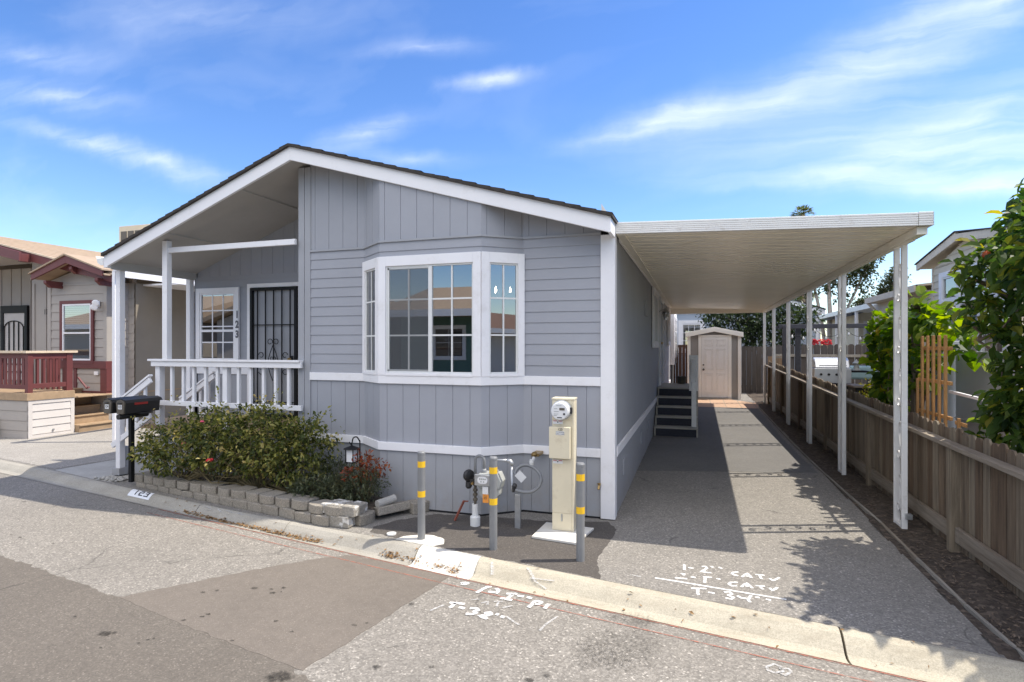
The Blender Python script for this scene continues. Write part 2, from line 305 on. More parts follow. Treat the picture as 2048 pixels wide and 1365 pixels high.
# ---------------------------------------------------------------- mesh helpers
class MB:
    def __init__(s): s.v = []; s.f = []; s.tone = []; s.edge = []
    def _add(s, vs, fs, tone=None):
        o = len(s.v); s.v += [tuple(p) for p in vs]; s.f += [tuple(i + o for i in f) for f in fs]
        s.tone += [rnd.random() if tone is None else tone] * len(fs)
        return s
    def box(s, x0, x1, y0, y1, z0, z1, tone=None):
        x0, x1 = sorted((x0, x1)); y0, y1 = sorted((y0, y1)); z0, z1 = sorted((z0, z1))
        return s._add([(x0, y0, z0), (x1, y0, z0), (x1, y1, z0), (x0, y1, z0), (x0, y0, z1), (x1, y0, z1), (x1, y1, z1), (x0, y1, z1)],
                      [(0, 3, 2, 1), (4, 5, 6, 7), (0, 1, 5, 4), (1, 2, 6, 5), (2, 3, 7, 6), (3, 0, 4, 7)], tone)
    def obox(s, a, b, w, h, up=(0, 0, 1), tone=None):
        """a bar from a to b, w across, h along 'up'"""
        a, b = Vector(a), Vector(b); d = (b - a).normalized(); up = Vector(up)
        sd = d.cross(up)
        if sd.length < 1e-5: sd = d.cross(Vector((1, 0, 0)))
        sd.normalize(); u = sd.cross(d).normalized()
        c = []
        for p in (a, b):
            for i, j in ((-1, -1), (1, -1), (1, 1), (-1, 1)): c.append(p + sd * (i * w / 2) + u * (j * h / 2))
        return s._add(c, [(3, 2, 1, 0), (4, 5, 6, 7), (0, 1, 5, 4), (1, 2, 6, 5), (2, 3, 7, 6), (3, 0, 4, 7)], tone)
    def quad(s, a, b, c, d, tone=None): return s._add([a, b, c, d], [(0, 1, 2, 3)], tone)
    def poly(s, pts, tone=None): return s._add(pts, [tuple(range(len(pts)))], tone)
    def prism(s, pts, d, tone=None):
        """closed polygon pts (3-D) pushed along vector d"""
        n = len(pts); d = Vector(d); q = [Vector(p) for p in pts]; nn = Vector((0, 0, 0))
        for i in range(n): nn += q[i].cross(q[(i + 1) % n])
        if nn.dot(d) > 0: q = q[::-1]
        vs = q + [p + d for p in q]
        fs = [tuple(range(n)), tuple(range(2 * n - 1, n - 1, -1))] + [((i + 1) % n, i, n + i, n + (i + 1) % n) for i in range(n)]
        return s._add(vs, fs, tone)
    def tube(s, pts, r, n=8, cap=True, tone=None):
        P = [Vector(p) for p in pts]; m = len(P)
        rr = list(r) if isinstance(r, (list, tuple)) else [r] * m
        d0 = (P[1] - P[0]).normalized(); ref = Vector((0, 0, 1)) if abs(d0.z) < 0.9 else Vector((1, 0, 0))
        u = d0.cross(ref).normalized(); vs = []
        for i in range(m):
            d = ((P[min(i + 1, m - 1)] - P[i]).normalized() + (P[i] - P[max(i - 1, 0)]).normalized())
            d = d.normalized() if d.length > 1e-6 else d0
            u = (u - d * u.dot(d)).normalized(); w = d.cross(u)
            for k in range(n):
                a = 2 * math.pi * k / n; vs.append(P[i] + (u * math.cos(a) + w * math.sin(a)) * rr[i])
        fs = [(i * n + k, i * n + (k + 1) % n, (i + 1) * n + (k + 1) % n, (i + 1) * n + k) for i in range(m - 1) for k in range(n)]
        if cap: fs += [tuple(range(n - 1, -1, -1)), tuple(range((m - 1) * n, m * n))]
        return s._add(vs, fs, tone)
    def lathe(s, prof, c, axis=(0, 0, 1), n=20, tone=None):
        ax = Vector(axis).normalized(); ref = Vector((1, 0, 0)) if abs(ax.x) < 0.9 else Vector((0, 1, 0))
        u = ax.cross(ref).normalized(); w = ax.cross(u); c = Vector(c); vs = []
        for (r, h) in prof:
            for k in range(n):
                a = 2 * math.pi * k / n; vs.append(c + ax * h + (u * math.cos(a) + w * math.sin(a)) * max(r, 1e-4))
        m = len(prof)
        fs = [(i * n + k, i * n + (k + 1) % n, (i + 1) * n + (k + 1) % n, (i + 1) * n + k) for i in range(m - 1) for k in range(n)]
        fs += [tuple(range(n - 1, -1, -1)), tuple(range((m - 1) * n, m * n))]
        return s._add(vs, fs, tone)
    def ribbon(s, pts, w, z=None):
        """flat stroke with soft 'edge' attribute (1 in the middle, 0 outside)"""
        P = [Vector(p) for p in pts]; n = len(P); vs = []; fs = []
        for i in range(n):
            d = (P[min(i + 1, n - 1)] - P[max(i - 1, 0)]); d.z = 0; d.normalize(); sd = Vector((-d.y, d.x, 0))
            for k in (-1, -0.35, 0.35, 1): vs.append(P[i] + sd * (k * w / 2))
        for i in range(n - 1):
            for k in range(3): a = i * 4 + k; fs.append((a, a + 1, a + 5, a + 4))
        o = len(s.v); s._add(vs, fs, 0)
        s.edge += [0.0, 1.0, 1.0, 0.0] * n
        return s
    def build(s, name, mat, parent=None, smooth=False, bevel=0.0, label=None, fix=True):
        if XF: s.v = [XF(*p) for p in s.v]
        me = bpy.data.meshes.new(name)
        o3 = ORG.get(parent.name, (0, 0, 0)) if parent else (0, 0, 0)
        if s.own: o3 = s.own
        me.from_pydata([(a - o3[0], b - o3[1], c - o3[2]) for a, b, c in s.v], [], s.f)
        me.update()
        if s.tone:
            at = me.attributes.new('tone', 'FLOAT', 'FACE'); at.data.foreach_set('value', s.tone[:len(me.polygons)])
        if s.edge and len(s.edge) == len(me.vertices):
            at = me.attributes.new('edge', 'FLOAT', 'POINT'); at.data.foreach_set('value', s.edge)
        if smooth: me.polygons.foreach_set('use_smooth', [True] * len(me.polygons))
        o = bpy.data.objects.new(name, me); COL.objects.link(o)
        me.materials.append(M[mat] if isinstance(mat, str) else mat)
        if parent: o.parent = parent; ORG[o.name] = o3
        elif s.own: o.location = s.own; ORG[o.name] = s.own
        if bevel:
            b = o.modifiers.new('bevel', 'BEVEL'); b.width = bevel; b.segments = 2; b.limit_method = 'ANGLE'; b.angle_limit = R(40)
        if label: o['label'] = label
        return o
    own = None

def thing(name, label, cat, loc=(0, 0, 0), group=None):
    o = bpy.data.objects.new(name, None); COL.objects.link(o); o.location = loc; o.empty_display_size = 0.2
    ORG[o.name] = tuple(loc); o['label'] = label; o['category'] = cat
    if group: o['group'] = group
    return o
def tag(o, label, cat, group=None, kind=None):
    o['label'] = label; o['category'] = cat
    if group: o['group'] = group
    if kind: o['kind'] = kind
    return o
def struct(o, label, cat):
    o['kind'] = 'structure'; o['label'] = label; o['category'] = cat; return o
def copy_tree(o, parent=None):
    c = o.copy(); COL.objects.link(c)
    if parent: c.parent = parent
    for ch in list(o.children): copy_tree(ch, c)
    return c
FONT = None
def text(name, body, size, at, rot, mat, parent=None, align='CENTER', extrude=0.001, sx=1.0, bold=0.0):
    cu = bpy.data.curves.new(name, 'FONT'); cu.body = body; cu.size = size; cu.align_x = align; cu.align_y = 'CENTER'; cu.extrude = extrude
    cu.resolution_u = 3; cu.offset = bold
    tmp = bpy.data.objects.new(name + '_tmp', cu); COL.objects.link(tmp)
    dg = bpy.context.evaluated_depsgraph_get(); me = bpy.data.meshes.new_from_object(tmp.evaluated_get(dg))
    bpy.data.objects.remove(tmp); bpy.data.curves.remove(cu)
    o3 = ORG.get(parent.name, (0, 0, 0)) if parent else (0, 0, 0)
    mt = Matrix.Translation(Vector(at) - Vector(o3)) @ Euler([R(a) for a in rot]).to_matrix().to_4x4() @ Matrix.Diagonal((sx, 1, 1, 1))
    me.transform(mt); me.name = name; me.materials.clear(); me.materials.append(M[mat])
    o = bpy.data.objects.new(name, me); COL.objects.link(o)
    if parent: o.parent = parent; ORG[o.name] = o3
    return o

# walls with real relief ---------------------------------------------------
def path_pts(path):
    L = [0.0]
    for a, b in zip(path, path[1:]): L.append(L[-1] + math.hypot(b[0] - a[0], b[1] - a[1]))
    return L
def groove_wall(mb, path, z0, z1, pitch=0.2, gw=0.010, gd=0.010, off=0.0):
    """vertical-groove panel siding swept along a plan path; z1 may be a function of (x, y). The outside is to the right of travel"""
    zf = z1 if callable(z1) else (lambda x, y: z1)
    z0f = z0 if callable(z0) else (lambda x, y: z0)
    for (a, b) in zip(path, path[1:]):
        dx, dy = b[0] - a[0], b[1] - a[1]; L = math.hypot(dx, dy); dx /= L; dy /= L; nx, ny = dy, -dx
        st = [(0, 0)]; x = off if off > 0 else pitch
        while x < L - gw * 1.5:
            st += [(x, 0), (x + 0.002, -gd), (x + gw - 0.002, -gd), (x + gw, 0)]; x += pitch
        st.append((L, 0))
        P = [(a[0] + dx * t + nx * h, a[1] + dy * t + ny * h) for t, h in st]
        vs = []; fs = []
        for i, (px, py) in enumerate(P):
            vs += [(px, py, z0f(px, py)), (px, py, zf(px, py))]
            if i: fs.append((2 * i - 2, 2 * i, 2 * i + 1, 2 * i - 1))
        mb._add(vs, fs, 0.5)
def lap_wall(mb, path, z0, z1, course=0.115, out=0.014):
    """horizontal lap siding; outside to the right of travel"""
    P = [Vector((p[0], p[1], 0)) for p in path]; n = len(P); N = []
    for i in range(n):
        d1 = (P[i] - P[max(i - 1, 0)]); d2 = (P[min(i + 1, n - 1)] - P[i])
        d1 = d1 if d1.length > 0 else d2; d2 = d2 if d2.length > 0 else d1
        n1 = Vector((d1.y, -d1.x, 0)).normalized(); n2 = Vector((d2.y, -d2.x, 0)).normalized()
        m = (n1 + n2).normalized(); N.append(m / max(0.3, m.dot(n1)))
    z = z0
    while z < z1 - 0.01:
        zt = min(z + course, z1); vs = []; fs = []
        for i in range(n):
            for (h, zz) in ((0.0, z), (out, z), (0.001, zt)):
                p = P[i] + N[i] * h; vs.append((p.x, p.y, zz))
            if i:
                o = (i - 1) * 3; fs += [(o, o + 3, o + 4, o + 1), (o + 1, o + 4, o + 5, o + 2)]
        mb._add(vs, fs, 0.5); z += course
def bar_path(mb, path, z0, z1, out, inn=0.0):
    """a flat board swept along a plan path (trim belt)"""
    P = [Vector((p[0], p[1], 0)) for p in path]; n = len(P); N = []
    for i in range(n):
        d1 = (P[i] - P[max(i - 1, 0)]); d2 = (P[min(i + 1, n - 1)] - P[i])
        d1 = d1 if d1.length > 0 else d2; d2 = d2 if d2.length > 0 else d1
        n1 = Vector((d1.y, -d1.x, 0)).normalized(); n2 = Vector((d2.y, -d2.x, 0)).normalized()
        m = (n1 + n2).normalized(); N.append(m / max(0.3, m.dot(n1)))
    vs = []; fs = []
    for i in range(n):
        for (h, zz) in ((inn, z0), (out, z0), (out, z1), (inn, z1)):
            p = P[i] + N[i] * h; vs.append((p.x, p.y, zz))
        if i:
            o = (i - 1) * 4
            for k in range(4): fs.append((o + k, o + 4 + k, o + 4 + (k + 1) % 4, o + (k + 1) % 4))
    fs += [(3, 2, 1, 0), tuple(range(4 * n - 4, 4 * n))]
    mb._add(vs, fs, 0.5)

def window_y(parent, name, x0, x1, z0, z1, y, cols=2, rows=2, trim=0.09, frame=0.03, sash=None, facing=-1, trim_mat='white', frame_mat='white', gl='glass', depth=0.03, mut=0.018, back='interior_dark', tr_sides=(1, 1, 1, 1), slats=0, label=None):
    """window in a wall of constant y. facing -1 looks towards -y. Glass area x0..x1 x z0..z1"""
    f = facing; mb = MB(); l, r, t, b = tr_sides
    yo = y + f * depth
    X0, X1, Z0, Z1 = x0 - frame, x1 + frame, z0 - frame, z1 + frame
    if l: mb.box(X0 - trim * l, X0, y, yo, Z0 - trim * b, Z1 + trim * t)
    if r: mb.box(X1, X1 + trim * r, y, yo, Z0 - trim * b, Z1 + trim * t)
    if t: mb.box(X0, X1, y, yo, Z1, Z1 + trim * t)
    if b: mb.box(X0, X1, y, yo, Z0 - trim * b, Z0)
    w = mb.build(name, trim_mat, parent, bevel=0.003, label=label)
    mb = MB(); yf = y + f * depth * 0.75
    mb.box(X0, x0, y, yf, Z0, Z1).box(x1, X1, y, yf, Z0, Z1).box(x0, x1, y, yf, z1, Z1).box(x0, x1, y, yf, Z0, z0)
    if sash:
        for k, (kind, v) in enumerate(sash):
            if kind == 'v': mb.box(v - 0.018, v + 0.018, y, yf, z0, z1)
            else: mb.box(x0, x1, y, yf, v - 0.018, v + 0.018)
    mb.build('frame', frame_mat, w, bevel=0.002)
    if cols > 1 or rows > 1:
        mb = MB(); ym = y + f * depth * 0.42
        for c in range(1, cols): xx = x0 + (x1 - x0) * c / cols; mb.box(xx - mut / 2, xx + mut / 2, y + f * depth * 0.1, ym, z0, z1)
        for c in range(1, rows): zz = z0 + (z1 - z0) * c / rows; mb.box(x0, x1, y + f * depth * 0.1, ym + f * 0.001, zz - mut / 2, zz + mut / 2)
        mb.build('muntin', frame_mat, w)
    mb = MB(); yg = y + f * depth * 0.28
    mb.quad((x0, yg, z0), (x1, yg, z0), (x1, yg, z1), (x0, yg, z1)).build('pane', gl, w)
    if slats:
        mb = MB(); zz = z0 + 0.02
        while zz < z1: mb.quad((x0, y + f * 0.004, zz), (x1, y + f * 0.004, zz), (x1, y + f * 0.008, zz + slats * 0.8), (x0, y + f * 0.008, zz + slats * 0.8)); zz += slats
        mb.build('blind', 'blind', w)
    if back:
        MB().quad((X0, y + f * 0.002, Z0), (X1, y + f * 0.002, Z0), (X1, y + f * 0.002, Z1), (X0, y + f * 0.002, Z1)).build('backing', back, w)
    return w
# ================================================================ setting: light, sky, ground
SUN_EL, SUN_AZ = 59.8, 70.0        # azimuth clockwise from +y
def setup_world():
    w = bpy.data.worlds.new('World'); sc.world = w; w.use_nodes = True
    nt = w.node_tree; n = nt.nodes; L = nt.links.new; n.clear()
    out = n.new('ShaderNodeOutputWorld'); bg = n.new('ShaderNodeBackground'); bg.inputs[1].default_value = SKY_STRENGTH
    L(bg.outputs[0], out.inputs[0])
    sky = n.new('ShaderNodeTexSky'); sky.sky_type = 'NISHITA'; sky.sun_disc = False
    sky.sun_elevation = R(SUN_EL); sky.sun_rotation = R(SUN_AZ); sky.air_density = 1.0; sky.dust_density = 0.12; sky.ozone_density = 2.2
    tc = n.new('ShaderNodeTexCoord'); sp = n.new('ShaderNodeSeparateXYZ'); L(tc.outputs['Generated'], sp.inputs[0])
    def m(op, a, b=0.0, c=0.0):
        q = n.new('ShaderNodeMath'); q.operation = op
        for i, v in enumerate((a, b, c)):
            if isinstance(v, (int, float)): q.inputs[i].default_value = v
            else: L(v, q.inputs[i])
        return q.outputs[0]
    yy = m('MAXIMUM', sp.outputs[1], 0.02)
    cb = n.new('ShaderNodeCombineXYZ'); L(m('DIVIDE', sp.outputs[0], yy), cb.inputs[0]); L(m('DIVIDE', sp.outputs[2], yy), cb.inputs[1])
    uv = cb.outputs[0]
    # soft cirrus patches: (u, v, length, height, tilt degrees, weight) in the plane of the northern sky
    blobs = [(-0.363, 0.505, 0.15, 0.030, -3, 0.9), (-0.64, 0.435, 0.20, 0.045, 8, 0.75), (-0.52, 0.585, 0.24, 0.035, -5, 0.3),
             (-0.54, 0.375, 0.24, 0.030, -8, 0.45), (-0.05, 0.385, 0.26, 0.05, 8, 0.75), (0.12, 0.40, 0.36, 0.09, 15, 0.55), (0.30, 0.47, 0.34, 0.11, 28, 0.45),
             (0.42, 0.50, 0.30, 0.10, 30, 0.5), (0.38, 0.34, 0.38, 0.09, 12, 0.7), (0.42, 0.28, 0.36, 0.08, 0, 0.7), (0.26, 0.262, 0.42, 0.035, -4, 0.7), (0.40, 0.235, 0.4, 0.035, -6, 0.6),
             (0.15, 0.33, 0.35, 0.07, 8, 0.25), (-1.55, 0.63, 0.55, 0.065, -12, 0.42), (-1.42, 0.50, 0.70, 0.045, -17, 0.42), (-1.15, 0.41, 0.55, 0.06, -20, 0.35), (-1.05, 0.74, 0.7, 0.10, -10, 0.22), (-1.6, .74, .5, .07, -12, .3), (0.25, 0.09, 0.5, 0.05, 0, 0.4)]
    tot = None
    # warp the lookup so that no patch keeps a plain oval edge
    wn = n.new('ShaderNodeTexNoise'); wn.inputs['Scale'].default_value = 5.5; wn.inputs['Detail'].default_value = 5; wn.inputs['Roughness'].default_value = 0.6
    L(uv, wn.inputs['Vector'])
    wa = n.new('ShaderNodeVectorMath'); wa.operation = 'SUBTRACT'; L(wn.outputs['Color'], wa.inputs[0]); wa.inputs[1].default_value = (0.5, 0.5, 0.5)
    wb = n.new('ShaderNodeVectorMath'); wb.operation = 'MULTIPLY'; L(wa.outputs[0], wb.inputs[0]); wb.inputs[1].default_value = (0.20, 0.055, 0)
    wc = n.new('ShaderNodeVectorMath'); wc.operation = 'ADD'; L(uv, wc.inputs[0]); L(wb.outputs[0], wc.inputs[1])
    for (u, v, a, b, t, k) in blobs:
        mp = n.new('ShaderNodeMapping'); mp.vector_type = 'TEXTURE'
        mp.inputs['Location'].default_value = (u, v, 0); mp.inputs['Rotation'].default_value = (0, 0, R(t)); mp.inputs['Scale'].default_value = (a, b, 1)
        L(wc.outputs[0], mp.inputs['Vector'])
        g = n.new('ShaderNodeTexGradient'); g.gradient_type = 'QUADRATIC_SPHERE'; L(mp.outputs[0], g.inputs[0])
        x = m('MULTIPLY', g.outputs['Fac'], k * 1.5); tot = x if tot is None else m('ADD', tot, x)
    def streak(scale, rot, sx, sy, det):
        mp = n.new('ShaderNodeMapping'); mp.inputs['Rotation'].default_value = (0, 0, R(rot)); mp.inputs['Scale'].default_value = (sx, sy, 1)
        L(wc.outputs[0], mp.inputs['Vector'])
        q = n.new('ShaderNodeTexNoise'); q.inputs['Scale'].default_value = scale; q.inputs['Detail'].default_value = det; q.inputs['Roughness'].default_value = 0.55; q.inputs['Distortion'].default_value = 0.5
        L(mp.outputs[0], q.inputs['Vector']); return q.outputs['Fac']
    s1 = streak(4.2, 10, 0.7, 7.5, 8); s2 = streak(1.6, -6, 1.0, 2.6, 4)
    mr = n.new('ShaderNodeMapRange'); mr.inputs[1].default_value = .32; mr.inputs[2].default_value = .72; L(m('ADD', m('MULTIPLY', s1, 0.6), m('MULTIPLY', s2, 0.4)), mr.inputs[0])
    f = m('MULTIPLY', m('MINIMUM', tot, 1.0), m('ADD', m('MULTIPLY', mr.outputs[0], 0.85), 0.12))
    veil = m('MULTIPLY', m('MAXIMUM', m('SUBTRACT', s2, 0.5), 0.0), 0.5)
    f = m('MINIMUM', m('MULTIPLY', m('ADD', f, veil), 0.85), 0.8)
    hs = n.new('ShaderNodeHueSaturation'); hs.inputs['Saturation'].default_value = SKY_SAT; hs.inputs['Value'].default_value = SKY_VAL; hs.inputs['Hue'].default_value = SKY_HUE
    L(sky.outputs[0], hs.inputs['Color'])
    mx = n.new('ShaderNodeMix'); mx.data_type = 'RGBA'; L(f, mx.inputs[0]); L(hs.outputs[0], mx.inputs[6]); mx.inputs[7].default_value = CLOUD
    # added cloud-like fill over the unseen southern sky behind the viewer, lifts the shade
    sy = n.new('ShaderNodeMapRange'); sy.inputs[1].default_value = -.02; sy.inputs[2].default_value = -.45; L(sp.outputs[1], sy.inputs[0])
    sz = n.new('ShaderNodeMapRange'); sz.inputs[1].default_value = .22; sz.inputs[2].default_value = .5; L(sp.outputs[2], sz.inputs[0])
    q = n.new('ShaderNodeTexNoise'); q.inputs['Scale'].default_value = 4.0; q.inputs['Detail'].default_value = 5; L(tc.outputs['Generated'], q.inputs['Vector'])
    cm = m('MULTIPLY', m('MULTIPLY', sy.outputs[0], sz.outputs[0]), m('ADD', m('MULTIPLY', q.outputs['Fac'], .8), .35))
    m2 = n.new('ShaderNodeMix'); m2.data_type = 'RGBA'; L(m('MINIMUM', cm, 1.0), m2.inputs[0]); L(mx.outputs[2], m2.inputs[6]); m2.inputs[7].default_value = SOUTH_FILL
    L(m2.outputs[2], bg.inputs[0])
SKY_STRENGTH, SKY_SAT, SKY_VAL, SKY_HUE, CLOUD = 0.15, 1.24, 0.80, 0.511, (4.5, 4.75, 5.1, 1)
SOUTH_FILL = (9.5, 9.2, 8.9, 1)
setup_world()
sl = bpy.data.lights.new('sun', 'SUN'); sl.energy = 3.2; sl.angle = R(0.5); sl.color = (1.0, 0.93, 0.82)
so = bpy.data.objects.new('sun', sl); COL.objects.link(so)
e, a = R(SUN_EL), R(SUN_AZ)
so.rotation_euler = (-Vector((math.sin(a) * math.cos(e), math.cos(a) * math.cos(e), math.sin(e)))).to_track_quat('-Z', 'Y').to_euler()
so.location = (6, 6, 14)
cam = bpy.data.cameras.new('camera'); co = bpy.data.objects.new('camera', cam); COL.objects.link(co)
co.location = (0, 0, 1.8); co.rotation_euler = (R(90), 0, R(18)); cam.sensor_width = 36; cam.lens = 1135 * 36 / 2048; cam.shift_y = 10.5 / 2048
cam.clip_end = 3000; cam.clip_start = 0.05; sc.camera = co
sc.cycles.diffuse_bounces = 8; sc.cycles.max_bounces = 14
sc.view_settings.view_transform = 'Standard'; sc.view_settings.look = 'None'; sc.view_settings.exposure = 0.97; sc.view_settings.gamma = 1

# kerb line: back edge (z 0) and road edge (z -.08)
KB = [(-40, 11.3), (-14, 6.66), (-10.6, 6.08), (-8.93, 5.79), (-7.1, 5.40), (-5, 5.0), (-3.58, 4.79), (-2.25, 4.63), (-.7, 4.37), (.93, 4.10), (1.775, 3.976), (14, 2.2)]
KE = [(-40, 10.9), (-14, 6.36), (-9.63, 5.63), (-6.28, 5.04), (-4.5, 4.715), (-3.3, 4.50), (-2.44, 4.35), (-1.9, 4.255), (-.475, 4.02), (.86, 3.80), (1.22, 3.735), (14, 1.75)]
def interp(P, x):
    for (a, b), (c, d) in zip(P, P[1:]):
        if x <= c: return b + (d - b) * (x - a) / (c - a)
    return P[-1][1]
def kb(x): return interp(KB, x)
def ke(x): return interp(KE, x)
def kz(t):     # rolled kerb profile, t 0 back .. 1 road
    prof = [(0, 0.0), (.12, .006), (.28, -.006), (.45, -.04), (.6, -.078), (.72, -.09), (.86, -.086), (1, -.076)]
    return interp([(p, q) for p, q in prof], t)
def kpt(x, t, up=0.0): return (x, kb(x) + (ke(x) - kb(x)) * t, kz(t) + up)

g = MB(); g.poly([(-900, -900, -.16), (900, -900, -.16), (900, 900, -.16), (-900, 900, -.16)]).build('ground', 'yard')
struct(bpy.data.objects['ground'], 'dry bare ground reaching out beyond the lots', 'ground')
# road
xs = [-40 + i * 1.0 for i in range(0, 55)]
mb = MB()
for x0, x1 in zip(xs, xs[1:]):
    mb.quad((x0, -5.2 - .1 * x0, -.08), (x1, -5.2 - .1 * x1, -.08), (x1, ke(x1), -.08), (x0, ke(x0), -.08))
road = struct(mb.build('road', 'road'), 'worn grey asphalt park road in the foreground', 'road')
# rolled kerb, cast in sections
def kerb(x0, x1, mat):
    mb = MB(); nx = max(2, int((x1 - x0) / .25)); T = [0, .06, .12, .2, .28, .36, .45, .53, .6, .66, .72, .8, .86, .93, 1]
    X = [x0 + (x1 - x0) * i / nx for i in range(nx + 1)]
    for i in range(nx):
        for a, b in zip(T, T[1:]): mb.quad(kpt(X[i], b), kpt(X[i + 1], b), kpt(X[i + 1], a), kpt(X[i], a))
    for x, sg in ((x0, 1), (x1, -1)):
        pts = [kpt(x, t) for t in T]; pts += [(p[0], p[1], -.2) for p in (pts[-1], pts[0])]
        mb.poly(pts if sg > 0 else pts[::-1])
    o = mb.build('kerb', mat); return struct(o, 'rolled concrete kerb and gutter between road and lots', 'kerb')
J = [-40, -17, -9.4, -5.35, -3.95, -2.36]
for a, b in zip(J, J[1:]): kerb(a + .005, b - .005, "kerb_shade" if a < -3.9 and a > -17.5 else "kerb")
struct(kerb(-2.352, -1.75, 'kerb_new'), 'short pale newly poured kerb section before the first bollard', 'kerb')
for a, b in ((-1.742, .86), (.875, 3.3), (3.31, 14)): kerb(a, b, 'kerb')
# paved lots behind the kerb
def sheet(name, mat, label, cat, rings, z=0.0, ny=14, yback=30.0, x0=-16, x1=1.70):
    mb = MB(); X = [x0 + (x1 - x0) * i / 60 for i in range(61)]
    for i in range(60):
        for j in range(ny):
            def P(x, k):
                y = kb(x) + (yback - kb(x)) * (k / ny) ** 1.5; return (x, y, slope(y) + z)
            mb.quad(P(X[i], j), P(X[i + 1], j), P(X[i + 1], j + 1), P(X[i], j + 1))
    # the ragged broken edge over the kerb
    for i in range(60): mb.quad((X[i], kb(X[i]), z), (X[i], kb(X[i]), -.18), (X[i + 1], kb(X[i + 1]), -.18), (X[i + 1], kb(X[i + 1]), z))
    return struct(mb.build(name, mat), label, cat)
sheet('driveway', 'drive', 'grey asphalt driveway running back beside the house under the carport roof', 'driveway', None, 0.002)
def flat(name, mat, pts, dz, label, cat, parent=None, jag=0.0, seed=1):
    """flat overlay a few mm above the sheet below; edges roughened in plan"""
    rr = random.Random(seed); P = []
    for (a, b) in zip(pts, pts[1:] + pts[:1]):
        n = max(1, int(math.hypot(b[0] - a[0], b[1] - a[1]) / .05)) if jag else 1
        for i in range(n):
            t = i / n; P.append((a[0] + (b[0] - a[0]) * t + rr.uniform(-jag, jag), a[1] + (b[1] - a[1]) * t + rr.uniform(-jag, jag)))
    n0 = len(P); ng = bmesh.new()
    vs = [ng.verts.new((x, y, 0)) for x, y in P]; f = ng.faces.new(vs); bmesh.ops.triangulate(ng, faces=[f])
    mb = MB(); ng.verts.index_update(); ng.faces.ensure_lookup_table()
    V = [(v.co.x, v.co.y, dz + (slope(v.co.y) if dz > -.03 else 0)) for v in ng.verts]
    F = []
    for f in ng.faces:
        f.normal_update(); ids = [v.index for v in f.verts]; F.append(ids if f.normal.z > 0 else ids[::-1])
    mb._add(V, F, .5); ng.free(); m_ = len(V)
    for i in range(m_):
        a, b = V[i], V[(i + 1) % m_]; mb.quad((a[0], a[1], a[2] - .02), (b[0], b[1], b[2] - .02), b, a, .5)
    o = mb.build(name, mat, parent)
    return struct(o, label, cat) if not parent else o
flat('driveway_seal', 'drive_smooth', [(-.8, 8.3), (1.62, 8.9), (1.55, 12), (1.6, 17.0), (-.8, 17.0)], .004, 'smoother sealed stretch of the driveway by the side steps', 'driveway', jag=.02)
flat('asphalt_patch', 'new_asphalt', [(-3.0, 4.80), (-3.05, 4.95), (-2.95, 5.2), (-2.66, 5.52), (-2.2, 5.62), (-1.4, 5.66), (-.86, 5.83), (-.74, 5.60), (-.76, 5.2), (-.80, 4.8), (-.74, 4.5), (-.70, 4.385), (-1.5, 4.515), (-2.2, 4.635)], .004, 'dark new asphalt patch around the gas and electric meters', 'patch', jag=.012, seed=3)
flat('terrace', 'tiles', [(-.8, 16.9), (1.62, 16.9), (1.75, 18.3), (1.0, 19.2), (-.8, 19.2)], .007, 'terracotta tiled strip at the back of the driveway before the shed', 'terrace')
flat('path', 'path', [(-8.85, 5.78), (-7.75, 5.55), (-7.35, 5.5), (-7.35, 8.0), (-9.4, 8.0), (-8.7, 6.9)], .004, 'grey concrete path leading to the porch steps', 'path')
flat('neighbour_driveway', 'left_drive', [(-16, 7.0), (-10.6, 6.12), (-8.95, 5.85), (-8.75, 6.9), (-9.45, 8.05), (-7.4, 8.05), (-7.3, 30), (-12.2, 30), (-12.2, 9.0), (-16, 9.5)], .006, 'pale gravelly driveway of the house on the left', 'driveway', jag=.01)
# road repairs
flat('road_patch', 'road_dark', [(-14, 4.7), (-9, 3.97), (-5.901, 3.42), (-5.1, 3.3), (-4.15, 3.13), (-3.9, 3.25), (-3.2, 3.1), (-2.35, 2.9), (-2.174, 2.72), (-1.2, 2.45), (-1.0, -1), (-14, -1)], -.0785, 'darker asphalt repair across the lower left of the road', 'patch', jag=.018, seed=5)
flat('road_patch', 'road_patch', [(-4.107, 3.125), (-3.673, 3.695), (-3.4, 4.02), (-3.167, 4.26), (-2.956, 4.404), (-2.4, 4.335), (-1.915, 4.25), (-2.04, 3.515), (-2.105, 3.074), (-2.174, 2.745), (-3.2, 2.94)], -.0770, 'smooth brown trench patch crossing the road to the kerb', 'patch', jag=.010, seed=6)
# right-hand dirt strip, its timber edging and the neighbour's yard
mb = MB(); rr = random.Random(4)
nx, ny = 10, 60
def gz(x, y): return slope(y) - .012 + rr.uniform(0, .035) + (0.02 if x > 1.9 else 0)
G = [[(1.68 + 2.2 * (i / nx) ** 1.4, kb(1.8) + .0 + (30 - kb(1.8)) * (j / ny) ** 1.6) for i in range(nx + 1)] for j in range(ny + 1)]
G = [[(x, y, gz(x, y)) for x, y in row] for row in G]
for j in range(ny):
    for i in range(nx): mb.quad(G[j][i], G[j][i + 1], G[j + 1][i + 1], G[j + 1][i])
struct(mb.build('dirt_strip', 'dirt', smooth=True), 'dark mulchy dirt strip along the foot of the low fence', 'ground')
mb = MB(); mb.poly([(3.8, 1.5, -.02), (30, -3, -.02), (30, 60, .1), (-16, 60, .1), (-16, 29.9, .1), (3.8, 29.9, .1)]); struct(mb.build('neighbour_yard', 'yard'), 'dry ground of the yard on the right behind the fence', 'ground')
mb = MB(); pts = [(1.80, 4.0), (1.765, 4.7), (1.765, 5.6), (1.775, 6.6), (1.72, 7.9), (1.68, 9.2), (1.64, 12), (1.66, 17)]
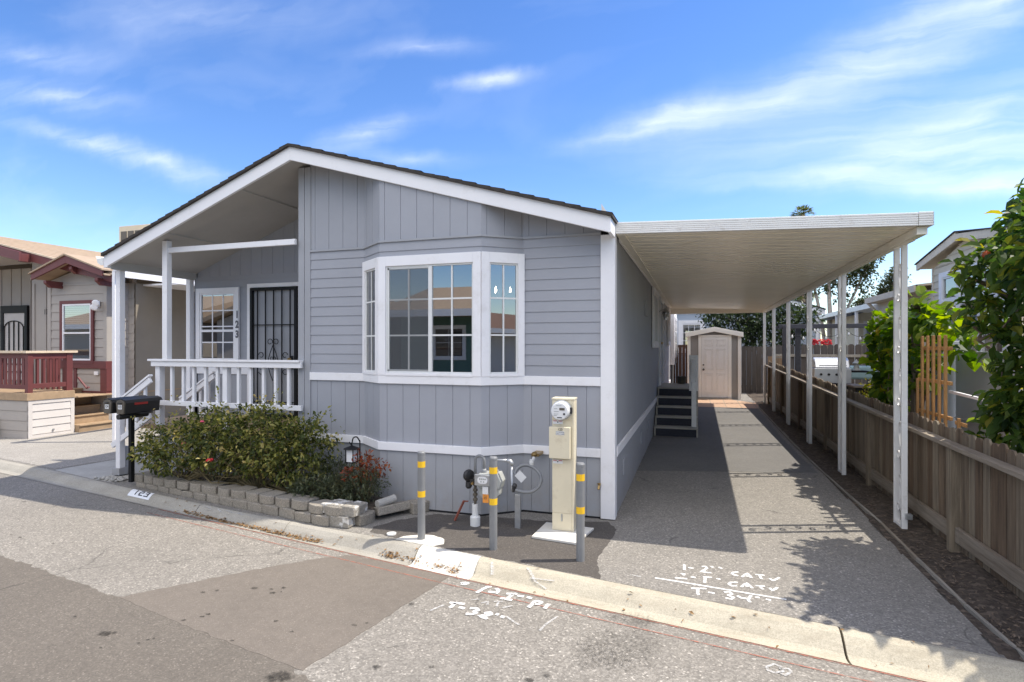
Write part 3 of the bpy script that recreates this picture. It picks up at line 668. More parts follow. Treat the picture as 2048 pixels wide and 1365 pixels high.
for (a, b) in zip(pts, pts[1:]): mb.obox((a[0], a[1], slope(a[1]) - .006), (b[0], b[1] - .01, slope(b[1]) - .006), .022, .06)
tag(mb.build('edging_board', 'rail'), 'thin weathered timber edging between the driveway and dirt strip', 'edging')
# ================================================================ the grey mobile home
YF, XR, XL, XW = 5.91, -0.81, -7.60, -4.706     # front wall, right wall, porch eave side, left end of the front wall
YB, YP, FY = 18.9, 7.0, 5.57                     # back, porch back wall, fascia face
PK, ZPK = -4.574, 4.005                          # ridge x; underside of the fascia at the ridge
def zl(x): return 2.878 + (x + 7.53) * (ZPK - 2.878) / (PK + 7.53)      # left rake underside
def zr(x): return ZPK + (x - PK) * (2.921 - ZPK) / (-0.824 - PK)         # right rake underside
def zu(x): return zl(x) if x < PK else zr(x)
home = thing('mobile_home', 'grey mobile home with white trim, bay window and low gable beside the carport', 'house', (-4.2, 5.91, 0))
bay = [(XW + .17, YF), (-3.772, YF), (-3.386, 5.61), (-2.165, 5.61), (-1.79, YF), (-.945, YF)]
skirt = [(XW, YF), (-3.772, YF), (-3.386, 5.61), (-2.165, 5.61), (-1.79, YF), (-.945, YF)]
mb = MB(); groove_wall(mb, skirt, -.02, .66, .2, .006, .007, .09)
bm_ = MB(); fw = mb.build('skirting', 'siding', home)
bar_path(bm_, skirt, -.03, .022, .003, -.02); bm_.build('base_gap', 'dark_gap', home)
mb = MB(); groove_wall(mb, bay, .70, 1.42, .2, .006, .007, .09)
lap_wall(mb, [bay[0], bay[1]], 1.478, 2.975, .1155, .010); lap_wall(mb, [bay[4], bay[5]], 1.478, 2.975, .1155, .010)
lap_wall(mb, bay[1:5], 2.745, 2.975, .1155, .010)
groove_wall(mb, [(x, y - .004) for x, y in bay], 2.975, lambda x, y: zu(x) + .07, .2, .006, .007, .06)
front = mb.build('front_wall', 'siding_lap', home)
MB().box(XW + .17, -.945, YF + .03, YF + .05, .6, 1.5).box(XW + .17, -3.80, YF + .02, YF + .05, 1.4, 3.0).box(-1.76, -.9, YF + .02, YF + .05, 1.4, 2.95).build('wall_core', 'interior', home)
mb = MB(); bar_path(mb, bay, 2.962, 2.985, .022); mb.build('siding_flashing', 'siding', home)
mb = MB(); bar_path(mb, [(-4.535, YF)] + bay[1:], 1.385, 1.478, .024); mb.build('belt_trim', 'white', home, bevel=.003)
mb = MB(); bar_path(mb, [(-4.64, YF)] + bay[1:], .642, .732, .026); mb.build('skirt_trim', 'white', home, bevel=.003)
mb = MB(); mb.box(XW, XW + .085, YF - .022, YF + .1, 0, zl(XW) + .06).box(XW + .088, XW + .17, YF - .016, YF + .1, 0, zl(XW) + .06)
mb.box(XW + .17, XW + .185, YF - .010, YF, 2.99, zl(XW + .17) + .05)
mb.build('corner_board', 'siding', home, bevel=.003)
mb = MB(); mb.box(-.945, -.806, YF - .03, YF, .012, 2.955).box(-.808, -.795, YF - .026, YF + .11, .012, 2.955); mb.build('corner_board', 'white', home, bevel=.004, label='white corner board at the carport side')
# bay window -------------------------------------------------------------
def seg_frame(a, b):
    d = Vector((b[0] - a[0], b[1] - a[1], 0)); L = d.length; d.normalize(); n = Vector((d.y, -d.x, 0))
    return lambda x, y, z: (a[0] + d.x * x - n.x * y, a[1] + d.y * x - n.y * y, z), L
bw = MB()
ZB, ZT = 1.505, 2.69
def trim_ring(xf, L, g0, g1, zt_extra=0.0):
    global XF
    mb = MB()
    mb.box(-.004, g0, -.03, .06, 1.478, 2.80).box(g1, L + .004, -.03, .06, 1.478, 2.80).box(g0, g1, -.03, .06, ZT, 2.80).box(g0, g1, -.034, .06, 1.474, ZB)
    return [xf(*p) for p in mb.v], mb.f
segs = [seg_frame(bay[1], bay[2]), seg_frame(bay[2], bay[3]), seg_frame(bay[3], bay[4])]
glz = [(.06, segs[0][1] - .075), (.085, segs[1][1] - .085), (.085, segs[2][1] - .07)]
for (xf, L), (g0, g1) in zip(segs, glz):
    v, f = trim_ring(xf, L, g0, g1); bw._add(v, f, .5)
bayw = bw.build('bay_window', 'white', home, bevel=.003)
for i, ((xf, L), (g0, g1)) in enumerate(zip(segs, glz)):
    mb = MB(); fr = .018
    def B(*a): mb.box(*a)
    B(g0, g0 + fr, -.012, .03, ZB, ZT); B(g1 - fr, g1, -.012, .03, ZB, ZT); B(g0 + fr, g1 - fr, -.012, .03, ZB, ZB + fr); B(g0 + fr, g1 - fr, -.012, .03, ZT - fr, ZT)
    if i == 1:
        mid = (g0 + g1) / 2 + .02; B(mid - .022, mid + .022, -.016, .03, ZB + fr, ZT - fr)
        B(g0 + fr, mid - .022, -.008, .02, ZT - fr - .022, ZT - fr); B(g0 + fr, mid - .022, -.008, .02, ZB + fr, ZB + fr + .02); B(g0 + fr, g0 + fr + .022, -.008, .02, ZB + fr, ZT - fr)
        panes = [(g0 + fr + .022, mid - .022, 2), (mid + .022, g1 - fr, 2)]
    else: panes = [(g0 + fr, g1 - fr, 2)]
    mb.v = [xf(*p) for p in mb.v]; fo = mb.build('frame', 'pvc', bayw, bevel=.002)
    mb = MB()
    for (p0, p1, c) in panes:
        xm = (p0 + p1) / 2; mb.box(xm - .009, xm + .009, -.007, .0, ZB, ZT)
        for k in (1, 2): zz = ZB + (ZT - ZB) * k / 3 + .02; mb.box(p0, p1, -.006, -.001, zz - .009, zz + .009)
    mb.v = [xf(*p) for p in mb.v]; mb.build('muntin', 'pvc', bayw)
    for j, (p0, p1, c) in enumerate(panes):
        mb = MB(); mb.quad((p0, .002, ZB), (p1, .002, ZB), (p1, .002, ZT), (p0, .002, ZT)); mb.v = [xf(*p) for p in mb.v]; mb.build('pane', 'glass', bayw)
        if i == 1 and j == 0:
            mb = MB(); mb.quad((p0, -.010, ZB + .02), (p1, -.010, ZB + .02), (p1, -.010, ZT - .03), (p0, -.010, ZT - .03)); mb.v = [xf(*p) for p in mb.v]; mb.build('insect_screen', 'screen', bayw)
# room behind the bay
mb = MB(); rx0, rx1, ry1 = -4.55, -.95, 10.2
mb.quad((rx0, ry1, .9), (rx1, ry1, .9), (rx1, ry1, 3.3), (rx0, ry1, 3.3)).quad((rx0, 5.96, .9), (rx0, ry1, .9), (rx0, ry1, 3.3), (rx0, 5.96, 3.3)).quad((rx1, 5.96, .9), (rx1, ry1, .9), (rx1, ry1, 3.3), (rx1, 5.96, 3.3))
mb.quad((rx0, 5.95, 2.95), (rx1, 5.95, 2.95), (rx1, ry1, 3.3), (rx0, ry1, 3.3)); mb.build('room_wall', 'interior', home)
MB().poly([(bay[1][0], 5.95, 2.94), (bay[4][0], 5.95, 2.94), (bay[3][0] - .01, 5.63, 2.94), (bay[2][0] + .01, 5.63, 2.94)]).build('bay_soffit', 'interior', home)
MB().poly([(bay[1][0], 5.95, 1.40), (bay[4][0], 5.95, 1.40), (bay[3][0] - .01, 5.64, 1.40), (bay[2][0] + .01, 5.64, 1.40)]).quad((bay[1][0], 5.95, .9), (bay[4][0], 5.95, .9), (bay[4][0], 5.95, 1.4), (bay[1][0], 5.95, 1.4)).build('bay_sill', 'interior', home)
MB().quad((rx0, 5.96, 1.0), (rx1, 5.96, 1.0), (rx1, ry1, .9), (rx0, ry1, .9)).build('room_floor', 'interior_dark', home)
# chandelier with three small lit bulbs, hanging in the room
cl = thing('chandelier', 'small dark chandelier with lit candle bulbs seen through the right bay pane', 'chandelier', (-2.50, 7.2, 2.2))
mb = MB(); mb.tube([(-2.50, 7.2, 3.02), (-2.50, 7.2, 2.54)], .006, 6).lathe([(.01, 0), (.035, .02), (.02, .06), (.01, .08)], (-2.50, 7.2, 2.48), n=10)
for a_ in (20, 140, 260):
    q = Vector((math.cos(R(a_)), math.sin(R(a_)), 0)) * .13; mb.tube([(-2.50, 7.2, 2.52), Vector((-2.50, 7.2, 2.48)) + q * .6, Vector((-2.50, 7.2, 2.52)) + q], .007, 6)
mb.build('arm_frame', 'black', cl)
for a_ in (20, 140, 260):
    q = Vector((-2.50, 7.2, 2.52)) + Vector((math.cos(R(a_)), math.sin(R(a_)), 0)) * .13
    MB().lathe([(.004, 0), (.014, .02), (.012, .04), (.002, .075)], q, n=8).build('bulb', 'bulb', cl, smooth=True)
# roof ---------------------------------------------------------------------
TH = .165
prof = [(-7.56, zl(-7.56)), (PK, ZPK), (-.815, zr(-.815))]
mb = MB()
top = [(x, z + TH + .012) for x, z in prof]; top[0] = (-7.60, top[0][1] - .012); top[2] = (-.775, top[2][1] - .012)
for k, ((xa, za), (xb, zb)) in enumerate(zip(top, top[1:])):
    # shingle courses: each a thin overlapping tilted strip
    n = 24
    for i in range(n):
        x0, x1 = xa + (xb - xa) * i / n, xa + (xb - xa) * (i + 1) / n; z0, z1 = za + (zb - za) * i / n, za + (zb - za) * (i + 1) / n
        up0, up1 = (.016, .006) if k == 0 else (.006, .016)
        yy = FY - .035
        while yy < YB + .3:
            w = rnd.uniform(.5, 1.1) if yy < 7.5 else 3.0; j = rnd.uniform(0, .008); ye = min(yy + w, YB + .35)
            mb._add([(x0, yy, z0 + up0 + j), (x1, yy, z1 + up1 + j), (x1, ye, z1 + up1 + j), (x0, ye, z0 + up0 + j), (x0, yy, z0 - .022), (x1, yy, z1 - .022)],
                    [(0, 1, 2, 3), (4, 5, 1, 0)], rnd.random()); yy = ye
    mb.prism([(xa, FY - .03, za - .022), (xb, FY - .03, zb - .022), (xb, FY - .03, zb + .004), (xa, FY - .03, za + .004)], (0, YB + .3 - FY, 0))
roof = mb.build('roof', 'roof_dark', home)
mb = MB()
for s_, (xa, xb) in enumerate(((-7.53, PK), (PK, -.824))):
    mb.prism([(xa, FY, zu(xa) if s_ == 0 else ZPK), (xb, FY, ZPK if s_ == 0 else zr(xb)), (xb, FY, (ZPK if s_ == 0 else zr(xb)) + TH), (xa, FY, (zu(xa) if s_ == 0 else ZPK) + TH)], (0, .036, 0))
mb.box(-.826, -.796, FY + .001, FY + .42, zr(-.824) - .004, zr(-.824) + TH - .01)
mb.build('fascia', 'white', home, bevel=.003)
mb = MB(); mb.prism([(-7.53, FY + .03, zl(-7.53) + .07), (PK, FY + .03, ZPK + .07), (-.83, FY + .03, zr(-.83) + .07), (-.83, FY + .03, zr(-.83) + .10), (PK, FY + .03, ZPK + .10), (-7.53, FY + .03, zl(-7.53) + .10)], (0, YP + .3 - FY, 0))
for x in (-6.62, -5.4):     # seams between the porch ceiling panels
    mb.box(x - .012, x + .012, FY + .04, YP, zl(x) + .055, zl(x) + .075)
mb.build('porch_ceiling', 'soffit', home)
mb = MB(); mb.box(-7.60, -7.53, FY + .002, YB, 2.86, 3.03); mb.build('eave_fascia', 'white', home, bevel=.003)
mb = MB(); mb.prism([(-7.60, FY - .004, 2.99), (-7.72, FY - .004, 2.99), (-7.735, FY - .004, 3.02), (-7.70, FY - .004, 2.925), (-7.65, FY - .004, 2.895), (-7.60, FY - .004, 2.895)], (0, 9, 0)); mb.build('rain_gutter', 'alu_white', home)
MB().box(-.80, -.79, 6.2, YB, 2.93, 3.07).build('eave_fascia', 'white', home)
# porch walls --------------------------------------------------------------
mb = MB(); back = [(-7.56, YP), (XW, YP)]
groove_wall(mb, back, .5, 1.40, .2, .006, .006, .1); lap_wall(mb, back, 1.46, 2.89, .1135, .010); groove_wall(mb, back, 2.89, lambda x, y: zu(x) + .09, .2, .006, .006, .1)
mb.build('porch_wall', 'siding_lap', home)
MB().box(-7.56, XW, YP + .02, YP + .06, .3, 3.9).build('wall_core', 'interior', home)
mb = MB(); bar_path(mb, [(-7.56, YP), (-6.46, YP)], 1.37, 1.47, .022); mb.build('belt_trim', 'white', home, bevel=.003)
mb = MB(); groove_wall(mb, [(XW, YP), (XW, YF)], .0, lambda x, y: zl(XW) + .08, .2, .009, .01, .1); mb.build('porch_side_wall', 'siding', home)
mb = MB(); mb.box(-7.62, XW, 5.93, YP, .66, .72).build('porch_floor', 'deck_wood', home)
mb = MB(); groove_wall(mb, [(-7.05, 5.95), (XW, 5.95)], 0, .66, .2, .009, .01, .1); mb.build('porch_skirt', 'siding', home)
window_y(home, 'porch_window', -7.385, -6.76, 1.615, 2.60, YP - .016, 3, 4, .075, .03, [('h', 2.04)], depth=.034, gl='glass_wavy', slats=0)
# security door
dx0, dx1, dz0, dz1 = -6.42, -5.56, .74, 2.685
mb = MB(); mb.box(dx0 - .07, dx0, YP - .05, YP, .72, dz1 + .06).box(dx0, -5.50, YP - .05, YP, dz1, dz1 + .06).box(dx1, -5.50, YP - .05, YP, .72, dz1); mb.build('door_trim', 'white', home, bevel=.003)
MB().box(dx0 + .01, dx1 - .01, YP - .022, YP - .015, dz0, dz1).build('front_door', 'siding', home)
mb = MB(); y0, y1 = YP - .075, YP - .035
mb.box(dx0 + .005, dx0 + .05, y0, y1, dz0, dz1 - .005).box(dx1 - .055, dx1 - .005, y0, y1, dz0, dz1 - .005).box(dx0 + .05, dx1 - .055, y0, y1, dz1 - .05, dz1 - .005).box(dx0 + .05, dx1 - .055, y0, y1, dz0, dz0 + .05)
sd = mb.build('security_door', 'black', home, bevel=.003)
mb = MB(); ym = (y0 + y1) / 2; n = 5; xs_ = [dx0 + .05 + (dx1 - dx0 - .105) * (i + .55) / 5.1 for i in range(n)]
for x in xs_: mb.box(x - .007, x + .007, ym - .007, ym + .007, dz0 + .05, dz1 - .05)
for z in (2.12, 1.545, .97): mb.box(dx0 + .05, dx1 - .055, ym - .005, ym + .005, z - .007, z + .007)
mb.build('door_bar', 'black', sd)
mb = MB(); cx_ = xs_[2]; cz_ = 1.545
def scroll(cx, cz, r, a0, a1, n=18, shrink=.45, sg=1):
    return [(cx + sg * r * (1 - shrink * i / n) * math.cos(R(a0 + (a1 - a0) * i / n)), ym - .012, cz + r * (1 - shrink * i / n) * math.sin(R(a0 + (a1 - a0) * i / n))) for i in range(n + 1)]
for sg in (-1, 1):
    mb.tube([(cx_ + sg * .002, ym - .012, cz_ + .27), (cx_ + sg * .06, ym - .012, cz_ + .14), (cx_ + sg * .085, ym - .012, cz_ + .06), (cx_ + sg * .06, ym - .012, cz_ + .005)], .006, 6)
    mb.tube([(cx_ + sg * .06, ym - .012, cz_ - .005), (cx_ + sg * .085, ym - .012, cz_ - .05), (cx_ + sg * .05, ym - .012, cz_ - .16), (cx_ + sg * .004, ym - .012, cz_ - .26)], .006, 6)
    mb.tube(scroll(cx_ + sg * .055, cz_ + .32, .05, 200, -150, sg=sg), .0055, 6)
    mb.tube(scroll(cx_ + sg * .025, cz_ + .07, .032, 200, -60, sg=sg), .005, 6); mb.tube(scroll(cx_ + sg * .025, cz_ - .06, .032, 160, 400, sg=sg), .005, 6)
    mb.tube(scroll(cx_ + sg * .215, cz_ + .12, .05, 10, 300, sg=sg), .0055, 6); mb.tube(scroll(cx_ + sg * .215, cz_ - .12, .05, -10, -300, sg=sg), .0055, 6)
mb.lathe([(.001, -.02), (.028, -.008), (.028, .008), (.001, .02)], (cx_, ym - .012, cz_), (0, 1, 0), 10)
mb.build('scrollwork', 'black', sd)
MB().box(dx1 - .12, dx1 - .06, y0 - .012, y0, 1.46, 1.66).build('lock_plate', 'black', sd)
mb = MB(); mb.lathe([(.012, 0), (.03, .03), (.034, .05), (.02, .065)], (dx1 - .09, y0 - .012, 1.60), (0, -1, 0), 12).lathe([(.022, 0), (.022, .02), (.01, .024)], (dx1 - .09, y0 - .012, 1.50), (0, -1, 0), 12); mb.build('handle', 'brass', sd)
text('house_number', '1\n2\n3', .15, (-6.672, YP - .056, 2.13), (90, 0, 0), 'digit', home, sx=.85, bold=.006)
# porch posts, beam, railing, steps ---------------------------------------------
for i, (x, y, zb, zt) in enumerate(((-7.645, 5.775, .115, 2.935), (-6.83, 5.80, 1.60, zl(-6.8) + .06), (-7.63, 6.90, .6, 2.95))):
    w = .078 if i != 1 else .085
    mb = MB().box(x, x + w, y, y + .078, zb, zt); mb.build('porch_post', 'white', home, bevel=.004)
MB().box(-6.745, XW, 5.82, 5.86, 3.055, 3.125).build('porch_beam', 'white', home, bevel=.003)
MB().box(-7.531, -7.522, FY + .05, YP, 2.84, 2.99).build('porch_ceiling_edge', 'soffit', home)
rl = MB(); yr = 5.855
rl.box(-7.09, -4.625, yr - .06, yr + .03, 1.60, 1.628).box(-7.05, -4.615, yr - .04, yr, 1.53, 1.60).box(-7.06, -4.615, yr - .035, yr, 1.005, 1.068)
railing = rl.build('porch_railing', 'white', home, bevel=.003)
MB().box(-7.02, -6.94, yr + .001, yr + .085, .72, 1.53).build('newel_post', 'white', railing, bevel=.004)
MB().box(-5.865, -5.79, yr + .001, yr + .075, .72, 1.53).build('newel_post', 'white', railing, bevel=.004)
for x in (-6.752, -6.55, -6.37, -6.17, -5.975, -5.63, -5.44, -5.235, -5.05, -4.85):
    MB().box(x - .002, x + .036, yr + .001, yr + .04, 1.02, 1.55).build('baluster', 'white', railing, bevel=.002)
# side railing of the porch seen through the front one
rl = MB(); rl.box(-7.6, -7.52, 6.0, 6.25, 1.6, 1.628); 
st = thing('porch_steps', 'white railed wooden steps going down from the porch beside the mailboxes', 'steps', (-7.4, 6.4, 0))
mb = MB()
for k in range(4): mb.box(-7.07 - .2 * (k + 1), -7.07 - .2 * k, 5.97, 6.85, 0, .70 - .165 * (k + 1) + .0)
mb.build('tread', 'step_edge', st, bevel=.004)
for yy in (5.80, 6.86):
    mb = MB(); mb.obox((-7.03, yy, 1.41), (-7.70, yy, .99), .06, .026).obox((-7.03, yy, 1.345), (-7.70, yy, .925), .034, .075).obox((-7.03, yy, .86), (-7.74, yy, .415), .034, .07)
    hr = mb.build('handrail', 'white', st, bevel=.003)
    for x in (-7.17, -7.33, -7.49):
        zt_ = 1.41 + (x + 7.03) * .627 - .05; mb = MB().box(x - .018, x + .018, yy + .018, yy + .05, zt_ - .52, zt_); mb.build('baluster', 'white', hr, bevel=.002)
mb = MB().box(-7.70, -7.56, 5.76, 5.90, .02, .115).box(-7.66, -7.1, 5.90, 5.93, .0, .40); mb.build('step_base', 'siding', st, bevel=.004)
# right-hand side wall ---------------------------------------------------------------
mb = MB(); groove_wall(mb, [(XR, YF + .02), (XR, YB)], lambda x, y: slope(y) - .01, .66, .1, .006, .006, .1); mb.build('side_skirting', 'siding', home)
mb = MB(); groove_wall(mb, [(XR, YF + .02), (XR, YB)], .70, 2.96, .1, .006, .006, .1); mb.build('side_wall', 'siding', home)
MB().box(XR - .06, XR - .02, YF + .05, YB, 0, 2.96).box(-7.56, XR, YB - .05, YB, 0, 3.1).box(-7.56, -7.5, YP, YB, 0, 3.0).build('wall_core', 'siding', home)
mb = MB(); bar_path(mb, [(XR, YF + .12), (XR, 18.85)], .64, .735, .022); mb.build('skirt_trim', 'white', home, bevel=.003)
def side_xf(x, y, z): return (XR - y, x, z)
XF = side_xf
window_y(home, 'side_window', 11.15, 12.25, 1.90, 2.80, -.012, 1, 1, .10, .03, [('v', 11.7)], depth=.045)
window_y(home, 'side_window', 17.0, 17.95, 1.95, 2.80, -.012, 1, 1, .10, .03, [('v', 17.5)], depth=.045)
MB().box(13.15, 13.25, -.05, 0, .9, 2.92).box(14.35, 14.45, -.05, 0, .9, 2.92).box(13.25, 14.35, -.05, 0, 2.82, 2.92).build('door_trim', 'white', home, bevel=.003)
sdr = MB().box(13.25, 14.35, -.03, -.005, .92, 2.82).build('side_door', 'siding', home, bevel=.003)
mb = MB().box(13.32, 13.36, -.085, -.03, 1.85, 1.89).lathe([(.02, 0), (.032, .03), (.02, .05)], (13.34, -.03, 1.87), (0, -1, 0), 10); mb.build('handle', 'brass', sdr)
MB().box(9.45, 9.9, -.035, 0, 2.30, 2.55).box(9.55, 9.8, -.042, -.034, 2.36, 2.49).build('wall_vent', 'siding', home, bevel=.004)
for y_ in (6.6, 8.75, 10.1): MB().box(y_, y_ + .3, -.02, 0, .32, .5).build('skirt_vent', 'siding', home, bevel=.004)
XF = None
# box bay at the far end, out in the sun beyond the carport roof
mb = MB(); mb.box(XR - .02, XR + .13, 19.0, 21.4, 1.2, 2.95); bb = mb.build('rear_bay', 'white', home, bevel=.004)
XF = lambda x, y, z: (XR + .13 - y, x, z)
window_y(bb, 'bay_pane_window', 19.3, 21.1, 1.5, 2.7, 0, 4, 3, .05, .03, depth=.03)
XF = None
MB().box(-7.5, XR, YB - .02, 21.9, 0, 3.0).build('rear_wall', 'siding', home)
# front-door porch lamp and side lamp by the side door
lamp = thing('wall_lantern', 'small clear glass lantern on the shaded side wall above the steps', 'lamp', (XR + .12, 12.9, 2.45))
mb = MB().box(XR, XR + .02, 12.83, 12.97, 2.48, 2.64).tube([(XR + .02, 12.9, 2.56), (XR + .14, 12.9, 2.62), (XR + .17, 12.9, 2.58)], .010, 6); mb.build('bracket', 'steel', lamp)
mb = MB().lathe([(.05, 0), (.085, .16), (.06, .17)], (XR + .17, 12.9, 2.38), n=6); mb.build('lamp_shade', 'glass', lamp)
mb = MB().lathe([(.09, 0), (.02, .07), (.008, .1)], (XR + .17, 12.9, 2.55), n=6); mb.build('cap', 'steel', lamp)
# ================================================================ carport
CX0, CX1, CY0, CY1 = -.785, 1.985, 5.90, 18.4
def cz(x): return 2.965 - (x - CX0) * .0345        # underside falls gently away from the house
cp = thing('carport', 'long flat white aluminium carport roof on slim scrollwork posts beside the grey house', 'carport', (.6, 12, 0))
# ribbed roof pan: interlocking W-pan, ribs run across, house to beam
mb = MB(); y = CY0 + .05
while y < CY1 - .02:
    st_ = [(0, 0), (.085, 0), (.092, .005), (.10, .005), (.107, 0), (.178, 0), (.182, .022), (.203, .022), (.206, -.006), (.212, -.006), (.216, 0)]
    for (a, h), (b, k) in zip(st_, st_[1:]):
        mb.quad((CX0 + .02, y + a, cz(CX0) + h + .008), (CX0 + .02, y + b, cz(CX0) + k + .008), (CX1 - .03, y + b, cz(CX1) + k + .006), (CX1 - .03, y + a, cz(CX1) + h + .006), .5)
    y += .216
mb.build('roof_pan', 'alu', cp)
MB().prism([(CX0, CY0, cz(CX0) + .085), (CX1 - .01, CY0, cz(CX1) + .085), (CX1 - .01, CY0, cz(CX1) + .10), (CX0, CY0, cz(CX0) + .10)], (0, CY1 - CY0, 0)).build('roof_top', 'alu_white', cp)
def fascia(mb, a, b, z0a, z0b, h, n):      # ribbed extrusion: stacked shallow flutes
    d = Vector((b[0] - a[0], b[1] - a[1], 0)).normalized(); nn = Vector((d.y, -d.x, 0)); prof = []
    for i in range(n):
        t0, t1 = i / n, (i + 1) / n; prof += [(t0, .0), (t0 + .02, .006), (t1 - .03, .006), (t1 - .005, 0)]
    for (t0, o0), (t1, o1) in zip(prof, prof[1:]):
        A = Vector((a[0], a[1], 0)); Bv = Vector((b[0], b[1], 0))
        p = [A + nn * o0, Bv + nn * o0, Bv + nn * o1, A + nn * o1]; zz = [z0a + t0 * h, z0b + t0 * h, z0b + t1 * h, z0a + t1 * h]
        mb._add([(q.x, q.y, z_) for q, z_ in zip(p, zz)], [(0, 1, 2, 3)], .5)
    mb.prism([(a[0], a[1], z0a), (b[0], b[1], z0b), (b[0], b[1], z0b + h), (a[0], a[1], z0a + h)], -nn * .03, .5)
mb = MB(); fascia(mb, (CX0 - .02, CY0), (CX1 - .115, CY0), cz(CX0) - .004, cz(CX1) + .001, .118, 6); mb.build('front_fascia', 'alu_white', cp)
mb = MB(); fascia(mb, (CX1 - .11, CY0), (CX1, CY0), cz(CX1) + .001, cz(CX1) - .002, .122, 6); fascia(mb, (CX1, CY0 + .002), (CX1, CY1), cz(CX1) - .002, cz(CX1) - .002, .122, 6)
mb.box(CX1 - .02, CX1 - .005, CY0 + .035, CY1, cz(CX1) + .0, cz(CX1) + .05).build('rain_gutter', 'alu_white', cp)
MB().box(CX0 - .01, CX0 + .075, CY0 + .05, CY1, cz(CX0) - .005, cz(CX0) + .034).build('wall_ledger', 'alu', cp, bevel=.004)
mb = MB(); mb.box(1.88, 1.962, CY0 + .06, CY1 - .05, 2.80, cz(1.92) + .0).box(1.895, 1.945, CY0 + .3, CY1 - .3, 2.785, 2.80); mb.build('beam', 'alu', cp, bevel=.004)
MB().box(CX0, CX1, CY1 - .03, CY1 + .002, 2.80, 2.98).build('rear_fascia', 'alu', cp)
PY_ = [6.42, 8.80, 11.2, 13.65, 16.1, 18.25]
def scr(cy, cz_, r, a0, a1, n=14, sh=.6, x=1.925): return [(x, cy + r * (1 - sh * i / n) * math.cos(R(a0 + (a1 - a0) * i / n)), cz_ + r * (1 - sh * i / n) * math.sin(R(a0 + (a1 - a0) * i / n))) for i in range(n + 1)]
for i, y in enumerate(PY_):
    zb = slope(y) + .005; mb = MB()
    for yy, zz in ((y, -.03), (y + .215, 0)): mb.box(1.90, 1.95, yy, yy + .038, zb + zz, 2.80)
    mb.box(1.90, 1.95, y + .05, y + .215, zb + .02, zb + .05)
    ps = mb.build('post', 'white_old', cp, bevel=.003)
    z = .35
    while z < 2.6:
        mb = MB()      # S-scrolls of flat bar between the two uprights
        cyy = y + .132; a = scr(cyy - .018, z + .12, .052, 60, -300); b = scr(cyy + .018, z - .12, .052, 240, -120)
        line = a[::-1] + b if False else None
        s_pts = scr(cyy - .03, z + .14, .05, 0, 380)[::-1] + [(1.925, cyy + .022, z + .06), (1.925, cyy, z), (1.925, cyy - .022, z - .06)] + scr(cyy + .03, z - .14, .05, 180, 560)
        for p, q in zip(s_pts, s_pts[1:]): mb.obox(p, q, .020, .006, (p[1] * 0, q[2] - p[2], -(q[1] - p[1]) + 1e-5))
        mb.build('scroll', 'white_old', ps); z += .52
MB().box(1.925, 1.975, 6.37, 6.42, .13, .18).box(1.931, 1.969, 6.366, 6.372, .136, .174).build('conduit_stub', 'steel', cp)

# side steps -----------------------------------------------------------------
ss = thing('side_steps', 'dark carpeted steps with pale nosings up to the side door under the carport', 'steps', (-.4, 12.4, 0))
sx0, sx1, sy0 = -.79, .03, 11.45
z0_ = slope(12)
for k in range(5):
    ya = sy0 + k * .27; zt = z0_ + .175 * (k + 1)
    MB().box(sx0 + .02, sx1 - .02, ya + .02, sy0 + 2.6, zt - .175 + (.0 if k else 0), zt - .03).build('riser', 'navy', ss)
    mb = MB().box(sx0, sx1, ya, (ya + .29) if k < 4 else sy0 + 2.6, zt - .03, zt); mb.box(sx0, sx0 + .03, ya + .005, ya + .03, zt - .175, zt - .03).box(sx1 - .03, sx1, ya + .005, ya + .03, zt - .175, zt - .03); mb.build('tread', 'step_edge', ss, bevel=.004)
mb = MB(); mb.box(-.09, -.0, sy0 - .02, sy0 + .06, .25, 1.12).box(-.14, .035, sy0 + .55, sy0 + .63, .9, 1.62).obox((-.05, sy0 + .02, 1.10), (-.05, sy0 + .6, 1.55), .10, .05).box(-.10, 0, sy0 + .63, sy0 + 2.5, 1.52, 1.58).box(-.09, -.01, sy0 + 2.4, sy0 + 2.5, .9, 1.52)
mb.build('handrail', 'white_old', ss, bevel=.004)
# things on the landing
pot = tag(MB().lathe([(.07, 0), (.10, .03), (.12, .16), (.13, .17), (.10, .17), (.09, .12)], (-.33, 15.2, z0_ + .875 - .0), n=14).build('flower_pot', 'mail_brown', smooth=True), 'small dark pot standing on the side door landing', 'pot')
pot.location = (0, -1.25, 0)

# shed --------------------------------------------------------------------------
sh = thing('garden_shed', 'grey storage shed with cream trim, low gable and white six panel door', 'shed', (.55, 19.3, .11))
y0, zb = 19.3, slope(19.3) + .0
hx0, hx1 = -.30, 1.37
mb = MB(); mb.box(hx0 + .06, hx1 - .06, y0 + .03, y0 + 2.2, zb, 2.22); mb.prism([(hx0 + .06, y0 + .03, 2.22), (hx1 - .06, y0 + .03, 2.22), (.54, y0 + .03, 2.37)], (0, 2.1, 0)); mb.build('wall', 'shed_grey', sh)
for k in range(4):
    pass
mb = MB()
mb.box(hx0 + .02, hx0 + .12, y0, y0 + .04, zb, 2.2).box(hx1 - .12, hx1 - .02, y0, y0 + .04, zb, 2.2).box(.06, .16, y0 - .02, y0 + .03, zb + .02, 2.16).box(.96, 1.06, y0 - .02, y0 + .03, zb + .02, 2.16).box(.16, .96, y0 - .02, y0 + .03, 2.10, 2.16)
mb.build('trim', 'shed_trim', sh, bevel=.004)
mb = MB()
